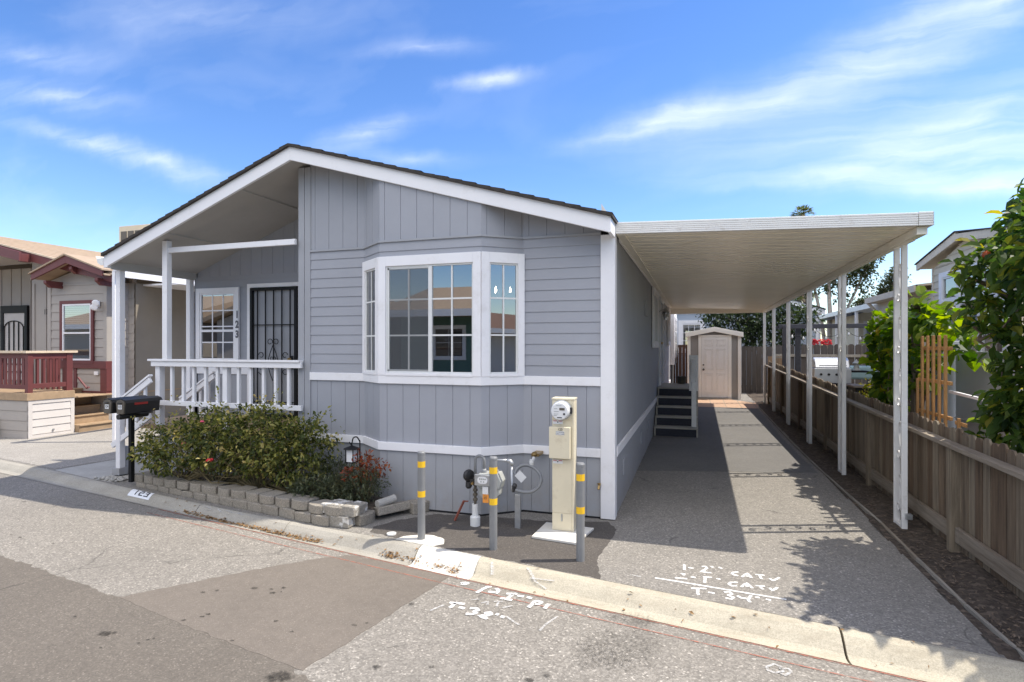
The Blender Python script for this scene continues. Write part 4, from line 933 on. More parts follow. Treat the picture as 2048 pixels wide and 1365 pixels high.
for s_ in (0, 1):
    xa, za, xb, zb_ = ((hx0 - .04, 2.24, .54, 2.42), (.54, 2.42, hx1 + .04, 2.24))[s_]
    mb.prism([(xa, y0 - .08, za - .15), (xb, y0 - .08, zb_ - .15), (xb, y0 - .08, zb_), (xa, y0 - .08, za)], (0, .1, 0)); mb.prism([(xa, y0 + .02, za - .03), (xb, y0 + .02, zb_ - .03), (xb, y0 + .02, zb_), (xa, y0 + .02, za)], (0, 2.3, 0))
mb.build('roof', 'shed_trim', sh, bevel=.004)
mb = MB().box(.165, .955, y0 - .012, y0 + .02, zb + .06, 2.095)
door = mb.build('door', 'shed_door', sh)
mb = MB()
for (xa, xb) in ((.25, .51), (.61, .87)):
    for (za, zb2) in ((.32, .92), (1.05, 1.72), (1.82, 2.02)):
        mb.box(xa, xb, y0 - .026, y0 - .008, za, za + .018).box(xa, xb, y0 - .026, y0 - .008, zb2 - .018, zb2).box(xa, xa + .018, y0 - .026, y0 - .008, za, zb2).box(xb - .018, xb, y0 - .026, y0 - .008, za, zb2).box(xa + .05, xb - .05, y0 - .02, y0 - .01, za + .05, zb2 - .05)
mb.build('door_panel', 'shed_door', door, bevel=.003)
MB().lathe([(.02, 0), (.036, .03), (.02, .06)], (.215, y0 - .012, 1.05), (0, -1, 0), 12).lathe([(.025, 0), (.025, .02)], (.215, y0 - .012, 1.2), (0, -1, 0), 12).build('handle', 'mail_brown', door, smooth=True)
MB().box(.06, 1.06, y0 - .12, y0 + .02, zb, zb + .055).build('threshold', 'step_edge', sh, bevel=.003)

# wooden fences --------------------------------------------------------------------
def fence(name, label, a, b, top, base, w=.14, mat='fence', gap=.006, dog=.035, rails=(), side=1, th=.018, posts=0.0, rail_mat='rail', jit=.03, pm=None, lift=.0):
    """board fence from a to b in plan; top/base are functions of distance. Boards one mesh, rails and posts parts"""
    t = thing(name, label, 'fence', (a[0], a[1], 0))
    d = Vector((b[0] - a[0], b[1] - a[1], 0)); L = d.length; d.normalize(); n = Vector((-d.y, d.x, 0)) * side
    mb = MB(); s_ = 0
    while s_ < L - .03:
        ww = min(w * rnd.uniform(.93, 1.05), L - s_); zt = top(s_) + rnd.uniform(-jit, jit * .6); zb_ = base(s_) + rnd.uniform(-.01, .02); off = rnd.uniform(-.004, .004)
        p = Vector((a[0], a[1], 0)) + d * s_ + n * off; q = p + d * (ww - gap); k = min(dog, ww * .3)
        pts = [(p.x, p.y, zb_), (q.x, q.y, zb_), (q.x, q.y, zt - k), ((q - d * k).x, (q - d * k).y, zt), ((p + d * k).x, (p + d * k).y, zt), (p.x, p.y, zt - k)]
        mb.prism(pts, -n * th); s_ += ww
    mb.build('board', mat, t)
    for (z, h, dp, off) in rails:
        mb = MB(); seg = 2.4; s_ = 0
        while s_ < L:
            e_ = min(s_ + seg, L); p = Vector((a[0], a[1], 0)) + d * s_ + n * (off); q = Vector((a[0], a[1], 0)) + d * (e_ - .006) + n * off
            mb.obox((p.x, p.y, z(s_)), (q.x, q.y, z(e_)), dp, h); s_ = e_
        mb.build('rail', rail_mat, t, bevel=.004)
    if posts:
        s_ = .1
        while s_ < L:
            p = Vector((a[0], a[1], 0)) + d * s_ + n * (.055 if not pm else pm); MB().box(p.x - .045, p.x + .045, p.y - .045, p.y + .045, base(s_) - .1, top(s_) - .12 + lift).build('fence_post', mat, t, bevel=.004); s_ += posts
    return t
FA, FB = (2.20, 3.4), (2.03, 18.3)
def ftop(s): return 1.015 + .0235 * (s - 1.3) * (1 if s > 1.3 else .6)
f1 = fence('low_fence', 'low weathered board fence with flat top rail along the right of the driveway', FA, FB, lambda s: ftop(s) + .035, lambda s: slope(3.4 + s) - .02, .125, 'fence', .008, .03,
      [(lambda s: ftop(s) - .105, .038, .095, .052), (lambda s: slope(3.4 + s) + .17, .13, .035, .026)], 1, .018, 2.4, jit=.022, pm=.03, lift=-.03)
fence('short_fence', 'short tan fence panel closing the gap at the far carport post', (2.06, 18.75), (2.62, 18.75), lambda s: 1.50, lambda s: .1, .14, 'fence_tan', .004, .0, [(lambda s: 1.46, .05, .04, -.02)], -1, .02, jit=.01)
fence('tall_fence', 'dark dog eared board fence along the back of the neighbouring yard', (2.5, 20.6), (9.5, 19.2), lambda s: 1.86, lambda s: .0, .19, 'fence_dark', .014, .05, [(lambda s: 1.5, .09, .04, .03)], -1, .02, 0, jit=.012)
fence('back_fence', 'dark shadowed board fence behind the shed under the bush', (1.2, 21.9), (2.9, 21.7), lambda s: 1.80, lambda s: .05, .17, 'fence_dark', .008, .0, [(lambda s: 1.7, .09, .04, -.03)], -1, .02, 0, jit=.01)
fence('red_fence', 'narrow red brown fence between the house and the shed', (-1.3, 21.95), (0.4, 21.95), lambda s: 1.86, lambda s: .05, .12, 'fence_red', .012, .0, [(lambda s: 1.8, .08, .04, -.03)], -1, .02, 0, jit=.005)

# electric meter pedestal ---------------------------------------------------------------
pd = tag(MB().prism([(-1.465, 5.10, .006), (-1.03, 5.045, .006), (-.95, 5.515, .006), (-1.44, 5.555, .006)], (0, 0, .022)).build('concrete_pad', 'concrete_pad', bevel=.004), 'pale square concrete pad under the beige meter pedestal', 'pad')
ep = thing('meter_pedestal', 'tall beige electric meter pedestal standing on a concrete pad before the house', 'meter pedestal', (-1.22, 5.33, .028))
px0, px1, py0, py1 = -1.325, -1.128, 5.33, 5.47
mb = MB().box(px0, px1, py0 + .006, py1, .028, 1.30); mb.box(px0 - .004, px1 + .02, py0 - .008, py1 + .01, 1.285, 1.302); mb.box(px1 - .003, px1 + .016, py0, py1, .028, 1.285); mb.box(px0 + .001, px1 - .004, py0 + .001, py0 + .008, .20, .715).box(px0 + .001, px1 - .004, py0 + .001, py0 + .008, 1.095, 1.283).box(px0 + .001, px1 - .004, py0 + .001, py0 + .008, .034, .194)
mb.build('cabinet', 'beige', ep, bevel=.003)
MB().box(px0 - .018, px1 - .012, py0 - .055, py0 - .003, .728, 1.03).build('breaker_door', 'beige', ep, bevel=.006)
MB().box(-1.235, -1.222, py0 - .006, py0 + .002, .12, .19).build('latch', 'steel', ep, bevel=.002)
mcx, mcz = -1.228, 1.187
mt = MB().lathe([(.098, 0), (.098, .02), (.09, .024)], (mcx, py0, mcz), (0, -1, 0), 28).build('meter_ring', 'steel', ep, smooth=False)
MB().lathe([(.086, .0), (.086, .07), (.078, .085), (.01, .086)], (mcx, py0 - .018, mcz), (0, -1, 0), 28).build('meter', 'label_white', ep, bevel=.003)
mdl = MB().box(mcx - .0, mcx + .05, py0 - .108, py0 - .1035, mcz + .01, mcz + .032).build('display', 'mail_brown', mt)
MB().lathe([(.011, 0), (.008, .01)], (mcx + .045, py0 - .104, mcz - .025), (0, -1, 0), 8).build('button', 'ink', mt)
for zz, ln in ((mcz + .052, .05), (mcz + .022, .035), (mcz - .005, .05), (mcz - .028, .045), (mcz - .042, .03)):
    MB().box(mcx - .055 if zz < mcz + .05 else mcx - .03, (mcx - .055 if zz < mcz + .05 else mcx - .03) + ln, py0 - .1065, py0 - .1035, zz, zz + .004).build('meter_marking', 'meter_grey', mt)
MB().box(mcx - .022, mcx + .024, py0 - .1065, py0 - .1035, mcz - .064, mcz - .056).build('meter_marking', 'ink', mt)
MB().box(px1 - .03, px1 + .002, py0 - .03, py0, mcz - .03, mcz + .03).build('hasp', 'ink', ep, bevel=.003)
for z in (1.07, .69):
    st_ = MB().box(px0 + .008, px0 + .105, py0 - .001, py0 + .007, z - .018, z + .018).build('warning_label', 'label_white', ep)
    MB().box(px0 + .012, px0 + .048, py0 - .0025, py0, z + .008, z + .014).box(px0 + .065, px0 + .10, py0 - .0025, py0, z + .008, z + .014).build('label_text', 'red_ink', st_)
    MB().lathe([(.007, 0), (.006, .002)], (px0 + .056, py0, z), (0, -1, 0), 8).build('label_symbol', 'ink', st_)
lb = MB().box(-1.275, -1.192, py0 - .0575, py0 - .054, .955, .992).build('number_label', 'label_white', ep)
text('label_text', '123', .032, (-1.232, py0 - .0585, 1.008), (90, 0, 0), 'ink', lb)
text('label_text', 'NO COUNTER', .0125, (-1.233, py0 - .0585, .983), (90, 0, 0), 'ink', lb)
text('label_text', 'SUPPLY 2 WIRE', .0125, (-1.233, py0 - .0585, .965), (90, 0, 0), 'ink', lb)

# bollards ------------------------------------------------------------------------------
def bollard(name_loc, label):
    b = thing('bollard', label, 'bollard', (name_loc[0], name_loc[1], 0), 'grey steel bollards guarding the meters'); x, y = name_loc
    MB().lathe([(.0355, -.02), (.0355, .79), (.037, .795), (.037, .812), (.030, .822), (.001, .824)], (x, y, 0), n=24).build('pipe', 'grey_pipe', b, smooth=False)
    for z in (.40, .675): MB().lathe([(.0362, z), (.0362, z + .057)], (x, y, 0), n=24).build('reflective_band', 'yellow', b)
    return b
bollard((-2.435, 4.765), 'grey bollard with yellow bands set in pale concrete beside the planter')
bollard((-1.711, 4.73), 'grey bollard with yellow bands in front of the gas meter')
bollard((-.925, 4.705), 'grey bollard with yellow bands in front of the tall meter pedestal')
flat('bollard_footing', 'kerb_new', [(-2.66, 4.69), (-2.5, 4.66), (-2.25, 4.62), (-2.18, 4.70), (-2.22, 4.82), (-2.36, 4.89), (-2.52, 4.86), (-2.62, 4.78)], .008, 'pale concrete collar round the foot of the first bollard', 'footing', jag=.008, seed=9)
tag(MB().lathe([(.045, 0), (.045, .012), (.036, .012), (.036, .004)], (-2.77, 4.80, .004), n=20).build('pipe_cap', 'pvc'), 'white round pipe cap set in the dark asphalt near the planter', 'pipe cap')

# gas meter -------------------------------------------------------------------------------
gm = thing('gas_meter', 'grey gas meter with regulator, riser pipe and orange tag beside the middle bollard', 'gas meter', (-2.1, 5.33, 0))
gx, gy = -2.11, 5.30
MB().lathe([(.032, 0), (.032, .22)], (gx, gy, 0), n=18).lathe([(.05, 0), (.052, .09), (.045, .10)], (gx, gy, 0), n=18).build('riser_sleeve', 'pvc', gm)
mb = MB().tube([(gx, gy, .2), (gx, gy, .52)], .014, 10)
for z in (.25, .30, .345, .40): mb.lathe([(.016, 0), (.026, .006), (.026, .022), (.016, .03)], (gx, gy, z), n=8)
mb.build('riser_pipe', 'mail_brown', gm)
MB().lathe([(.02, -.03), (.056, -.022), (.062, 0), (.056, .022), (.02, .03)], (gx - .07, gy, .50), (.9, -.45, 0), 20).lathe([(.03, 0), (.034, .05), (.02, .07)], (gx - .07, gy, .44), (0, 0, -1), 12).box(gx - .05, gx + .03, gy - .025, gy + .025, .42, .47).build('regulator', 'black_plastic', gm)
MB().lathe([(.013, 0), (.013, .03)], (gx - .01, gy - .03, .435), (0, -1, 0), 8).build('brass_plug', 'brass', gm)
loop = [(gx, gy, .5)] + [(gx + .048 - .048 * math.cos(R(t)), gy, .655 + .05 * math.sin(R(t))) for t in range(0, 181, 20)] + [(gx + .096, gy, .56)]
MB().tube(loop, .0145, 10).lathe([(.024, 0), (.028, .02), (.02, .05)], (gx + .096, gy, .53), n=10).build('inlet_pipe', 'grey_pipe', gm, smooth=True)
bx0, bx1 = gx + .03, gx + .285
mb = MB().prism([(bx0 + .03, gy - .06, .54), (bx0, gy - .06, .50), (bx0 + .01, gy - .06, .40), (bx1 - .01, gy - .06, .40), (bx1 + .01, gy - .06, .47), (bx1 - .03, gy - .06, .55)], (0, .15, 0))
mb.prism([(bx0 + .02, gy - .03, .40), (bx0 + .02, gy - .03, .33), (bx0 + .06, gy - .03, .285), (bx1 - .07, gy - .03, .285), (bx1 - .025, gy - .03, .33), (bx1 - .02, gy - .03, .40)], (0, .12, 0)); mb.lathe([(.022, 0), (.024, .03), (.015, .04)], (bx1 - .06, gy, .54), n=10)
mbody = mb.build('meter_body', 'meter_grey', gm, bevel=.012)
fc = MB().box(bx0 - .005, bx1 - .06, gy - .085, gy - .06, .425, .535).build('index_box', 'steel', gm, bevel=.004)
MB().lathe([(.034, 0), (.034, .003)], (bx0 + .06, gy - .0855, .482), (0, -1, 0), 16).lathe([(.034, 0), (.034, .003)], (bx0 + .10, gy - .0855, .482), (0, -1, 0), 16).box(bx0 + .06, bx0 + .10, gy - .0885, gy - .085, .448, .516).build('dial_plate', 'label_white', fc)
mb = MB()
for k in range(4): mb.lathe([(.008, 0), (.008, .001)], (bx0 + .052 + k * .019, gy - .0887, .494), (0, -1, 0), 10)
for k in range(2): mb.lathe([(.007, 0), (.007, .001)], (bx0 + .066 + k * .028, gy - .0887, .468), (0, -1, 0), 10)
mb.build('dial', 'meter_grey', fc)
MB().box(bx0 + .158, bx0 + .178, gy - .088, gy - .085, .44, .52).build('red_sticker', 'red_ink', fc)
MB().box(bx0 + .075, bx0 + .135, gy - .072, gy - .068, .345, .42).build('paper_tag', 'label_white', gm)
tg = MB().box(bx0 + .078, bx0 + .14, gy - .073, gy - .069, .26, .342).build('orange_tag', 'orange_tag', gm)
for z in (.325, .31, .298): MB().box(bx0 + .09, bx0 + .125, gy - .0745, gy - .0725, z, z + .004).build('tag_text', 'ink', tg)
MB().tube([(bx1 - .06, gy, .57), (bx1 - .06, gy, .675), (bx1 + .06, gy, .675)], .013, 10).tube([(bx1 + .05, gy, .675), (bx1 + .085, gy, .672), (bx1 + .10, gy, .655), (bx1 + .10, gy, .63)], .019, 10).tube([(bx1 + .10, gy, .64), (bx1 + .10, gy, .40), (bx1 + .108, gy, .385), (bx1 + .14, gy, .38)], .012, 10).build('outlet_pipe', 'steel', gm, smooth=True)
hp = thing('gas_connector', 'grey flexible gas hose looping from a short post up to the wall valve', 'gas hose', (-1.66, 5.38, 0))
hx, hy = -1.68, 5.36
MB().box(hx - .028, hx + .028, hy - .02, hy + .02, 0, .335).build('support_post', 'steel', hp, bevel=.004)
MB().box(hx - .035, hx - .01, gy - .02, gy + .05, .37, .42).lathe([(.02, 0), (.03, .02), (.02, .04)], (hx - .02, gy + .01, .41), n=8).build('valve', 'black_plastic', hp, bevel=.003)
hose = [(hx - .01, gy, .39), (-1.60, 5.32, .372), (-1.53, 5.36, .378), (-1.485, 5.42, .41), (-1.472, 5.47, .465), (-1.50, 5.52, .515), (-1.56, 5.55, .56), (-1.64, 5.56, .585), (-1.71, 5.54, .575), (-1.75, 5.50, .53), (-1.735, 5.47, .49), (-1.70, 5.45, .475)]
def smooth_path(P, k=4):
    P = [Vector(p) for p in P]; out = []
    for i in range(len(P) - 1):
        p0, p1, p2, p3 = P[max(i - 1, 0)], P[i], P[i + 1], P[min(i + 2, len(P) - 1)]
        for j in range(k):
            t = j / k; out.append(.5 * ((2 * p1) + (p2 - p0) * t + (2 * p0 - 5 * p1 + 4 * p2 - p3) * t * t + (3 * p1 - p0 - 3 * p2 + p3) * t ** 3))
    return out + [P[-1]]
MB().tube(smooth_path(hose), .017, 10).build('hose', 'grey_pipe', hp, smooth=True)
MB().obox((-1.70, 5.40, .535), (-1.63, 5.40, .47), .004, .08, (.6, 0, .8)).build('metal_tag', 'label_white', hp)
MB().tube([(-1.60, 5.56, .575), (-1.60, 5.60, .62), (-1.60, 5.66, .645)], .016, 10).lathe([(.02, 0), (.024, .03), (.02, .06)], (-1.60, 5.57, .585), n=8).build('connector', 'pvc', hp)
MB().tube([(-1.60, 5.65, .64), (-1.60, 5.70, .66), (-1.58, 5.80, .665)], .016, 8).lathe([(.01, 0), (.028, .004), (.028, .012), (.01, .016)], (-1.60, 5.68, .68), (0, -.5, .86), 8).box(-1.64, -1.56, 5.70, 5.90, .65, .68).build('spigot', 'brass', hp)
tag(MB().obox((-2.36, 5.36, .01), (-2.29, 5.44, .20), .022, .016).obox((-2.29, 5.44, .195), (-2.24, 5.43, .20), .012, .012).build('iron_stake', 'rust'), 'rusty red iron stake leaning by the gas riser', 'stake')
tp = thing('hose_tap', 'small brass garden tap on the corner board of the house', 'tap', (-.95, 5.88, .35))
MB().tube([(-.955, 5.91, .36), (-.955, 5.83, .36), (-.955, 5.81, .33)], .012, 8).lathe([(.008, 0), (.02, .01), (.02, .018), (.008, .024)], (-.955, 5.85, .365), n=8).build('spout', 'brass', tp)

# mailboxes ---------------------------------------------------------------------------------
mp = thing('mailbox_post', 'thin black metal post carrying the two mailboxes by the rose bush', 'post', (-6.93, 5.45, .1))
MB().box(-6.955, -6.905, 5.42, 5.47, .05, .945).build('pole', 'black', mp, bevel=.003)
MB().box(-7.06, -6.66, 5.36, 5.53, .945, .962).tube([(-6.79, 5.16, .925), (-6.79, 5.55, .925)], .035, 10).build('bracket', 'black_plastic', mp, bevel=.003)
def mailbox(cx, y0, zb, num, label, flag):
    m = thing('mailbox', label, 'mailbox', (cx, y0, zb), 'mailboxes on the black post')
    def prof(s): return [(cx - .056 * s, zb), (cx + .056 * s, zb), (cx + .074 * s, zb + .135), (cx + .054 * s, zb + .162), (cx, zb + .178), (cx - .054 * s, zb + .162), (cx - .074 * s, zb + .135)]
    MB().prism([(x, y0 + .01, z) for x, z in prof(1)], (0, .47, 0)).build('body', 'black_plastic', m, bevel=.006)
    MB().prism([(cx - .092, y0 - .0, zb + .135), (cx - .064, y0, zb + .171), (cx, y0, zb + .190), (cx + .064, y0, zb + .171), (cx + .092, y0, zb + .135), (cx + .062, y0, zb + .166), (cx, y0, zb + .182), (cx - .062, y0, zb + .166)], (0, .50, 0)).build('lid', 'black_plastic', m)
    d = MB().prism([(x, y0 - .012, z) for x, z in prof(.97)], (0, .02, 0)).build('door', 'mail_brown', m, bevel=.004)
    MB().box(cx - .03, cx + .03, y0 - .03, y0 - .012, zb + .128, zb + .14).build('handle', 'black_plastic', d, bevel=.003)
    nl = MB().box(cx - .032, cx + .032, y0 - .0145, y0 - .0115, zb + .06, zb + .115).build('number_label', 'label_white', d)
    text('number', num, .046, (cx, y0 - .0155, zb + .0875), (90, 0, 0), 'ink', nl, sx=.8)
    if flag: MB().box(cx + .071, cx + .079, y0 + .12, y0 + .30, zb + .105, zb + .145).build('flag', 'red', m, bevel=.003)
mailbox(-6.755, 5.17, .962, '123', 'black mailbox numbered 123 with a red flag, nearer the rose bush', True)
mailbox(-6.975, 5.17, .962, '124', 'black mailbox numbered 124 on the outer side of the post', False)

# planter of loose concrete blocks ------------------------------------------------------------
WL = [(-7.08, 5.50), (-6.6, 5.40), (-5.9, 5.27), (-5.05, 5.10), (-4.3, 4.97), (-3.6, 4.83), (-3.2, 4.79)]
def wl(x): return interp(WL, x)
def block(x, y, z, w, d, h, rz, mat, label, group, curve=.035):
    n = 6; pts = []
    for i in range(n + 1):
        t = i / n; pts.append((-w / 2 + w * t, -curve * (1 - (2 * t - 1) ** 2)))
    pts += [(w / 2 * .82, d), (-w / 2 * .82, d)]
    mb = MB(); mb.prism([(px, py, 0) for px, py in pts], (0, 0, h))
    o = mb.build('concrete_block', mat, bevel=.010); o.location = (x, y, z); o.rotation_euler = (rnd.uniform(-.05, .05), rnd.uniform(-.05, .05), rz)
    return tag(o, label, 'block', group)
rx = random.Random(12)
x = -7.0; k = 0
while x < -3.5:
    w = rx.uniform(.225, .25); s_ = math.atan2(wl(x + .25) - wl(x), .25)
    hz = .10 - max(0, (-4.6 - x)) * .022 + rx.uniform(-.008, .008)
    block(x + w / 2, wl(x + w / 2) + .03 + rx.uniform(-.02, .02), hz, w - rx.uniform(.008, .02), .20, .098 + rx.uniform(-.008, .004), s_ + rx.uniform(-.14, .14), 'block', 'rough grey block in the top course of the planter edge', 'top course blocks of the planter')
    x += w + rx.uniform(0, .022)
xu = x; x = -6.85
while x < -3.62:
    w = rx.uniform(.23, .25); s_ = math.atan2(wl(x + .25) - wl(x), .25)
    block(x + w / 2, wl(x + w / 2) - .012 + rx.uniform(-.008, .004), .0, w - .006, .2, .10 - max(0, (-4.6 - x)) * .02 + rx.uniform(-.005, .004), s_ + rx.uniform(-.04, .04), 'block', 'grey block in the bottom course of the planter edge', 'bottom course blocks of the planter', .01)
    x += w
block(-3.40, 4.82, .0, .30, .22, .112, -.1, 'block_white', 'bottom corner block with white paint at the right end of the planter', None, .0)
block(-3.50, 4.845, .114, .25, .24, .10, -.12, 'block_white', 'top block splashed with white paint, second from the planter corner', None, .004)
block(-3.29, 4.83, .114, .17, .25, .10, -.08, 'block_white', 'narrow top block with a white edge at the planter corner', None, .0)
block(-3.17, 5.02, .0, .24, .12, .11, 1.45, 'block', 'plain lower block on the short side of the planter', None, .03)
block(-3.0, 5.30, .055, .42, .2, .085, 1.0, 'block', 'large slab leaning on the ground beside the planter corner', None, .0).rotation_euler = (-.22, .0, 1.05)
block(-2.82, 5.52, .0, .22, .16, .12, 1.1, 'block', 'small block behind the leaning slab against the house', None, .02)
tag(MB().tube([(-3.17, 5.20, .15), (-3.08, 5.40, .17)], .042, 14).build('plastic_pipe', 'path'), 'short grey pipe piece lying at the planter corner', 'pipe')
mb = MB(); P = [(-7.0, 5.55), (-5.9, 5.36), (-5.0, 5.19), (-4.3, 5.06), (-3.6, 4.95), (-3.25, 4.93), (-3.15, 5.3), (-3.3, 5.86), (-7.0, 5.93)]
mb.poly([(x, y, .105) for x, y in P]); struct(mb.build('planter_soil', 'soil'), 'dark soil filling the low block planter', 'soil')
# numeral plate stencilled on the kerb and other road paint: thin sheets draped on the surface
def drape_kerb(x0, x1, t0, t1, mat, name, n=6):
    mb = MB()
    for i in range(n):
        for j in range(n):
            f = lambda a, b: kpt(x0 + (x1 - x0) * a, t0 + (t1 - t0) * b, .003)
            mb.quad(f(i / n, (j + 1) / n), f((i + 1) / n, (j + 1) / n), f((i + 1) / n, j / n), f(i / n, j / n))
    return mb.build(name, mat)
pl = drape_kerb(-6.72, -6.27, .05, .50, 'plate_white', 'kerb_number'); tag(pl, 'white rectangle with 123 stencilled in black on the rolled kerb', 'kerb number')
GL = {'1': ['11'], '2': [], '3': []}
def kerb_glyph(segs, x0, w):
    mb = MB()
    for (a, b, c, d) in segs:       # rectangles in a 0..1 glyph cell
        n = 3
        for i in range(n):
            f = lambda u, v: kpt(x0 + w * u, .42 - .28 * v, .006)
            v0 = b + (d - b) * i / n; v1 = b + (d - b) * (i + 1) / n; mb.quad(f(a, v0), f(c, v0), f(c, v1), f(a, v1))
    mb.build('numeral', 'ink', pl)
kerb_glyph([(.35, 0, .65, 1)], -6.62, .07)
kerb_glyph([(0, .84, 1, 1), (.72, .5, 1, .84), (0, .42, 1, .58), (0, .16, .28, .42), (0, 0, 1, .16)], -6.52, .085)
kerb_glyph([(0, .84, 1, 1), (.72, .16, 1, .84), (.2, .42, .72, .58), (0, 0, 1, .16)], -6.41, .085)
MK = {'d':[[(-0.094,4.879),(-0.092,4.762)],[(-0.064,4.821),(-0.019,4.821)],[(0.042,4.877),(0.068,4.895),(0.08,4.853),(0.057,4.801),(0.032,4.763),(0.113,4.766)],[(0.116,4.911),(0.128,4.883)],[(0.174,4.911),(0.198,4.882)],[(0.32,4.851),(0.282,4.834),(0.265,4.799),(0.285,4.776),(0.312,4.771)],[(0.338,4.755),(0.384,4.846),(0.407,4.76)],[(0.358,4.783),(0.394,4.785)],[(0.439,4.843),(0.508,4.843)],[(0.471,4.84),(0.478,4.759)],[(0.538,4.794),(0.559,4.752),(0.614,4.836)],[(-0.118,4.674),(-0.09,4.683),(-0.099,4.646)],[(-0.159,4.576),(-0.067,4.585)],[(-0.043,4.631),(-0.006,4.634)],[(0.049,4.661),(0.114,4.673)],[(0.065,4.657),(0.06,4.55)],[(0.147,4.659),(0.177,4.657)],[(0.298,4.638),(0.249,4.619),(0.233,4.582),(0.252,4.554),(0.29,4.567)],[(0.318,4.556),(0.365,4.644),(0.396,4.558)],[(0.341,4.586),(0.381,4.584)],[(0.423,4.613),(0.488,4.626)],[(0.449,4.614),(0.469,4.559)],[(0.517,4.605),(0.531,4.557),(0.576,4.632)],[(-0.306,4.529),(-0.12,4.511),(0.118,4.483),(0.345,4.456),(0.608,4.43)],[(-0.038,4.417),(0.07,4.445)],[(0.009,4.417),(0.012,4.315)],[(0.081,4.384),(0.126,4.378)],[(0.191,4.424),(0.231,4.437),(0.246,4.405),(0.216,4.374),(0.254,4.351),(0.236,4.317),(0.197,4.321)],[(0.281,4.388),(0.304,4.356),(0.348,4.36)],[(0.376,4.426),(0.347,4.339),(0.36,4.302)],[(0.401,4.401),(0.429,4.405)],[(0.469,4.392),(0.502,4.382)]],'df':[[(-0.496,4.529),(-0.412,4.519)]],'r':[[(-1.773,4.144),(-1.748,4.168),(-1.718,4.165),(-1.734,4.135),(-1.766,4.136)],[(-1.591,4.023),(-1.567,4.101),(-1.545,4.152),(-1.519,4.156)],[(-1.474,4.147),(-1.444,4.109),(-1.445,4.055)],[(-1.514,4.068),(-1.45,4.077)],[(-1.37,4.079),(-1.29,4.098)],[(-1.32,4.088),(-1.334,4.009)],[(-1.388,3.995),(-1.294,3.986)],[(-1.282,4.071),(-1.229,4.07)],[(-1.205,4.073),(-1.164,4.057)],[(-1.147,3.912),(-1.136,3.959),(-1.131,4.017),(-1.109,4.031),(-1.078,4.02),(-1.09,3.985),(-1.126,3.979)],[(-1.022,4.01),(-1.033,3.931)],[(-1.717,3.806),(-1.602,3.822)],[(-1.671,3.813),(-1.681,3.734)],[(-1.622,3.76),(-1.575,3.755)],[(-1.543,3.772),(-1.49,3.783),(-1.475,3.761),(-1.496,3.734),(-1.472,3.722),(-1.492,3.693),(-1.537,3.681)],[(-1.42,3.732),(-1.378,3.753),(-1.364,3.731),(-1.39,3.703),(-1.44,3.687),(-1.368,3.66)],[(-1.337,3.744),(-1.312,3.741)],[(-1.293,3.722),(-1.262,3.719)]],'rf':[[(-1.588,3.898),(-1.529,3.931)],[(-1.492,3.872),(-1.456,3.912),(-1.443,3.86)],[(-1.415,3.925),(-1.351,3.946)],[(-1.38,3.936),(-1.371,3.855)],[(-1.325,3.85),(-1.261,3.905)],[(-1.255,3.734),(-1.137,3.649)],[(-0.984,3.617),(-0.965,3.717),(-0.915,3.845)],[(-1.797,3.649),(-1.74,3.763)]],'e':[[(0.39,3.618),(0.435,3.663),(0.472,3.645),(0.476,3.596),(0.433,3.569),(0.395,3.58),(0.39,3.618)],[(0.459,3.621),(0.51,3.637),(0.52,3.601),(0.48,3.559),(0.454,3.579)]],'spots':[(-3.669,2.7,0.13),(-3.625,2.732,0.05),(-3.58,3.385,0.06),(-3.497,3.443,0.05),(-3.259,3.566,0.08),(-3.124,3.593,0.05),(-3.064,3.543,0.07),(-3.045,3.643,0.06),(-3.015,3.576,0.03),(-3.338,3.001,0.05),(-3.258,3.08,0.06),(-3.25,3.12,0.05),(-2.811,2.888,0.04),(-2.73,3.187,0.05),(-2.527,3.097,0.04),(-3.351,2.682,0.03),(-3.331,2.729,0.03),(-3.314,2.754,0.03),(-3.524,2.567,0.03),(-4.1,2.807,0.04),(-7.731,4.702,0.07),(-6.988,4.206,0.05),(-6.307,3.804,0.06),(-6.488,3.832,0.05),(-5.81,3.783,0.04),(-7.163,4.685,0.06),(-1.969,3.697,0.07),(-2.189,3.305,0.05),(-2.124,3.354,0.035),(-1.78,2.912,0.08),(-1.471,3.012,0.055),(-0.892,3.062,0.07),(-0.805,3.135,0.055)],'stain':[(-0.426,3.608,0.38),(-0.586,3.434,0.25),(-0.4,3.959,0.2),(-2.249,2.659,0.1)]}
# ================================================================ spray-paint marks, red lines, oil spots: thin sheets on the paving
drv = bpy.data.objects['driveway']
def strokes(name, lines, w, mat, parent, label):
    mb = MB()
    for l in lines:
        P = []
        for (a, b) in zip(l, l[1:]):
            n = max(2, int(math.hypot(b[0] - a[0], b[1] - a[1]) / .02)); P += [(a[0] + (b[0] - a[0]) * i / n, a[1] + (b[1] - a[1]) * i / n, 0) for i in range(n)]
        P.append((l[-1][0], l[-1][1], 0)); zz = .0045 if parent is drv else -.0745
        mb.ribbon([(x, y, zz) for x, y, _ in P], w)
    o = mb.build(name, mat, parent); o['label'] = label; return o
strokes('paint_marking', MK['d'], .034, 'spray_white', drv, 'sprayed white utility letters and figures')
strokes('paint_marking', MK['df'], .03, 'spray_faint', drv, 'faded sprayed line')
strokes('paint_marking', MK['r'], .046, 'spray_white', road, 'sprayed white utility letters on the road')
strokes('paint_marking', MK['rf'] + MK['e'], .035, 'spray_faint', road, 'faded white scribbles on the road')
mb = MB()
for off, w in ((.012, .022), (.15, .02)):
    P = []; x = -5.9
    while x < 1.5:
        P.append((x, ke(x) - off, -.0755)); x += .05
    mb.ribbon(P, w)
mb.build('painted_line', 'spray_red', road)['label'] = 'two faded red painted lines'
mb = MB(); rr = random.Random(3)
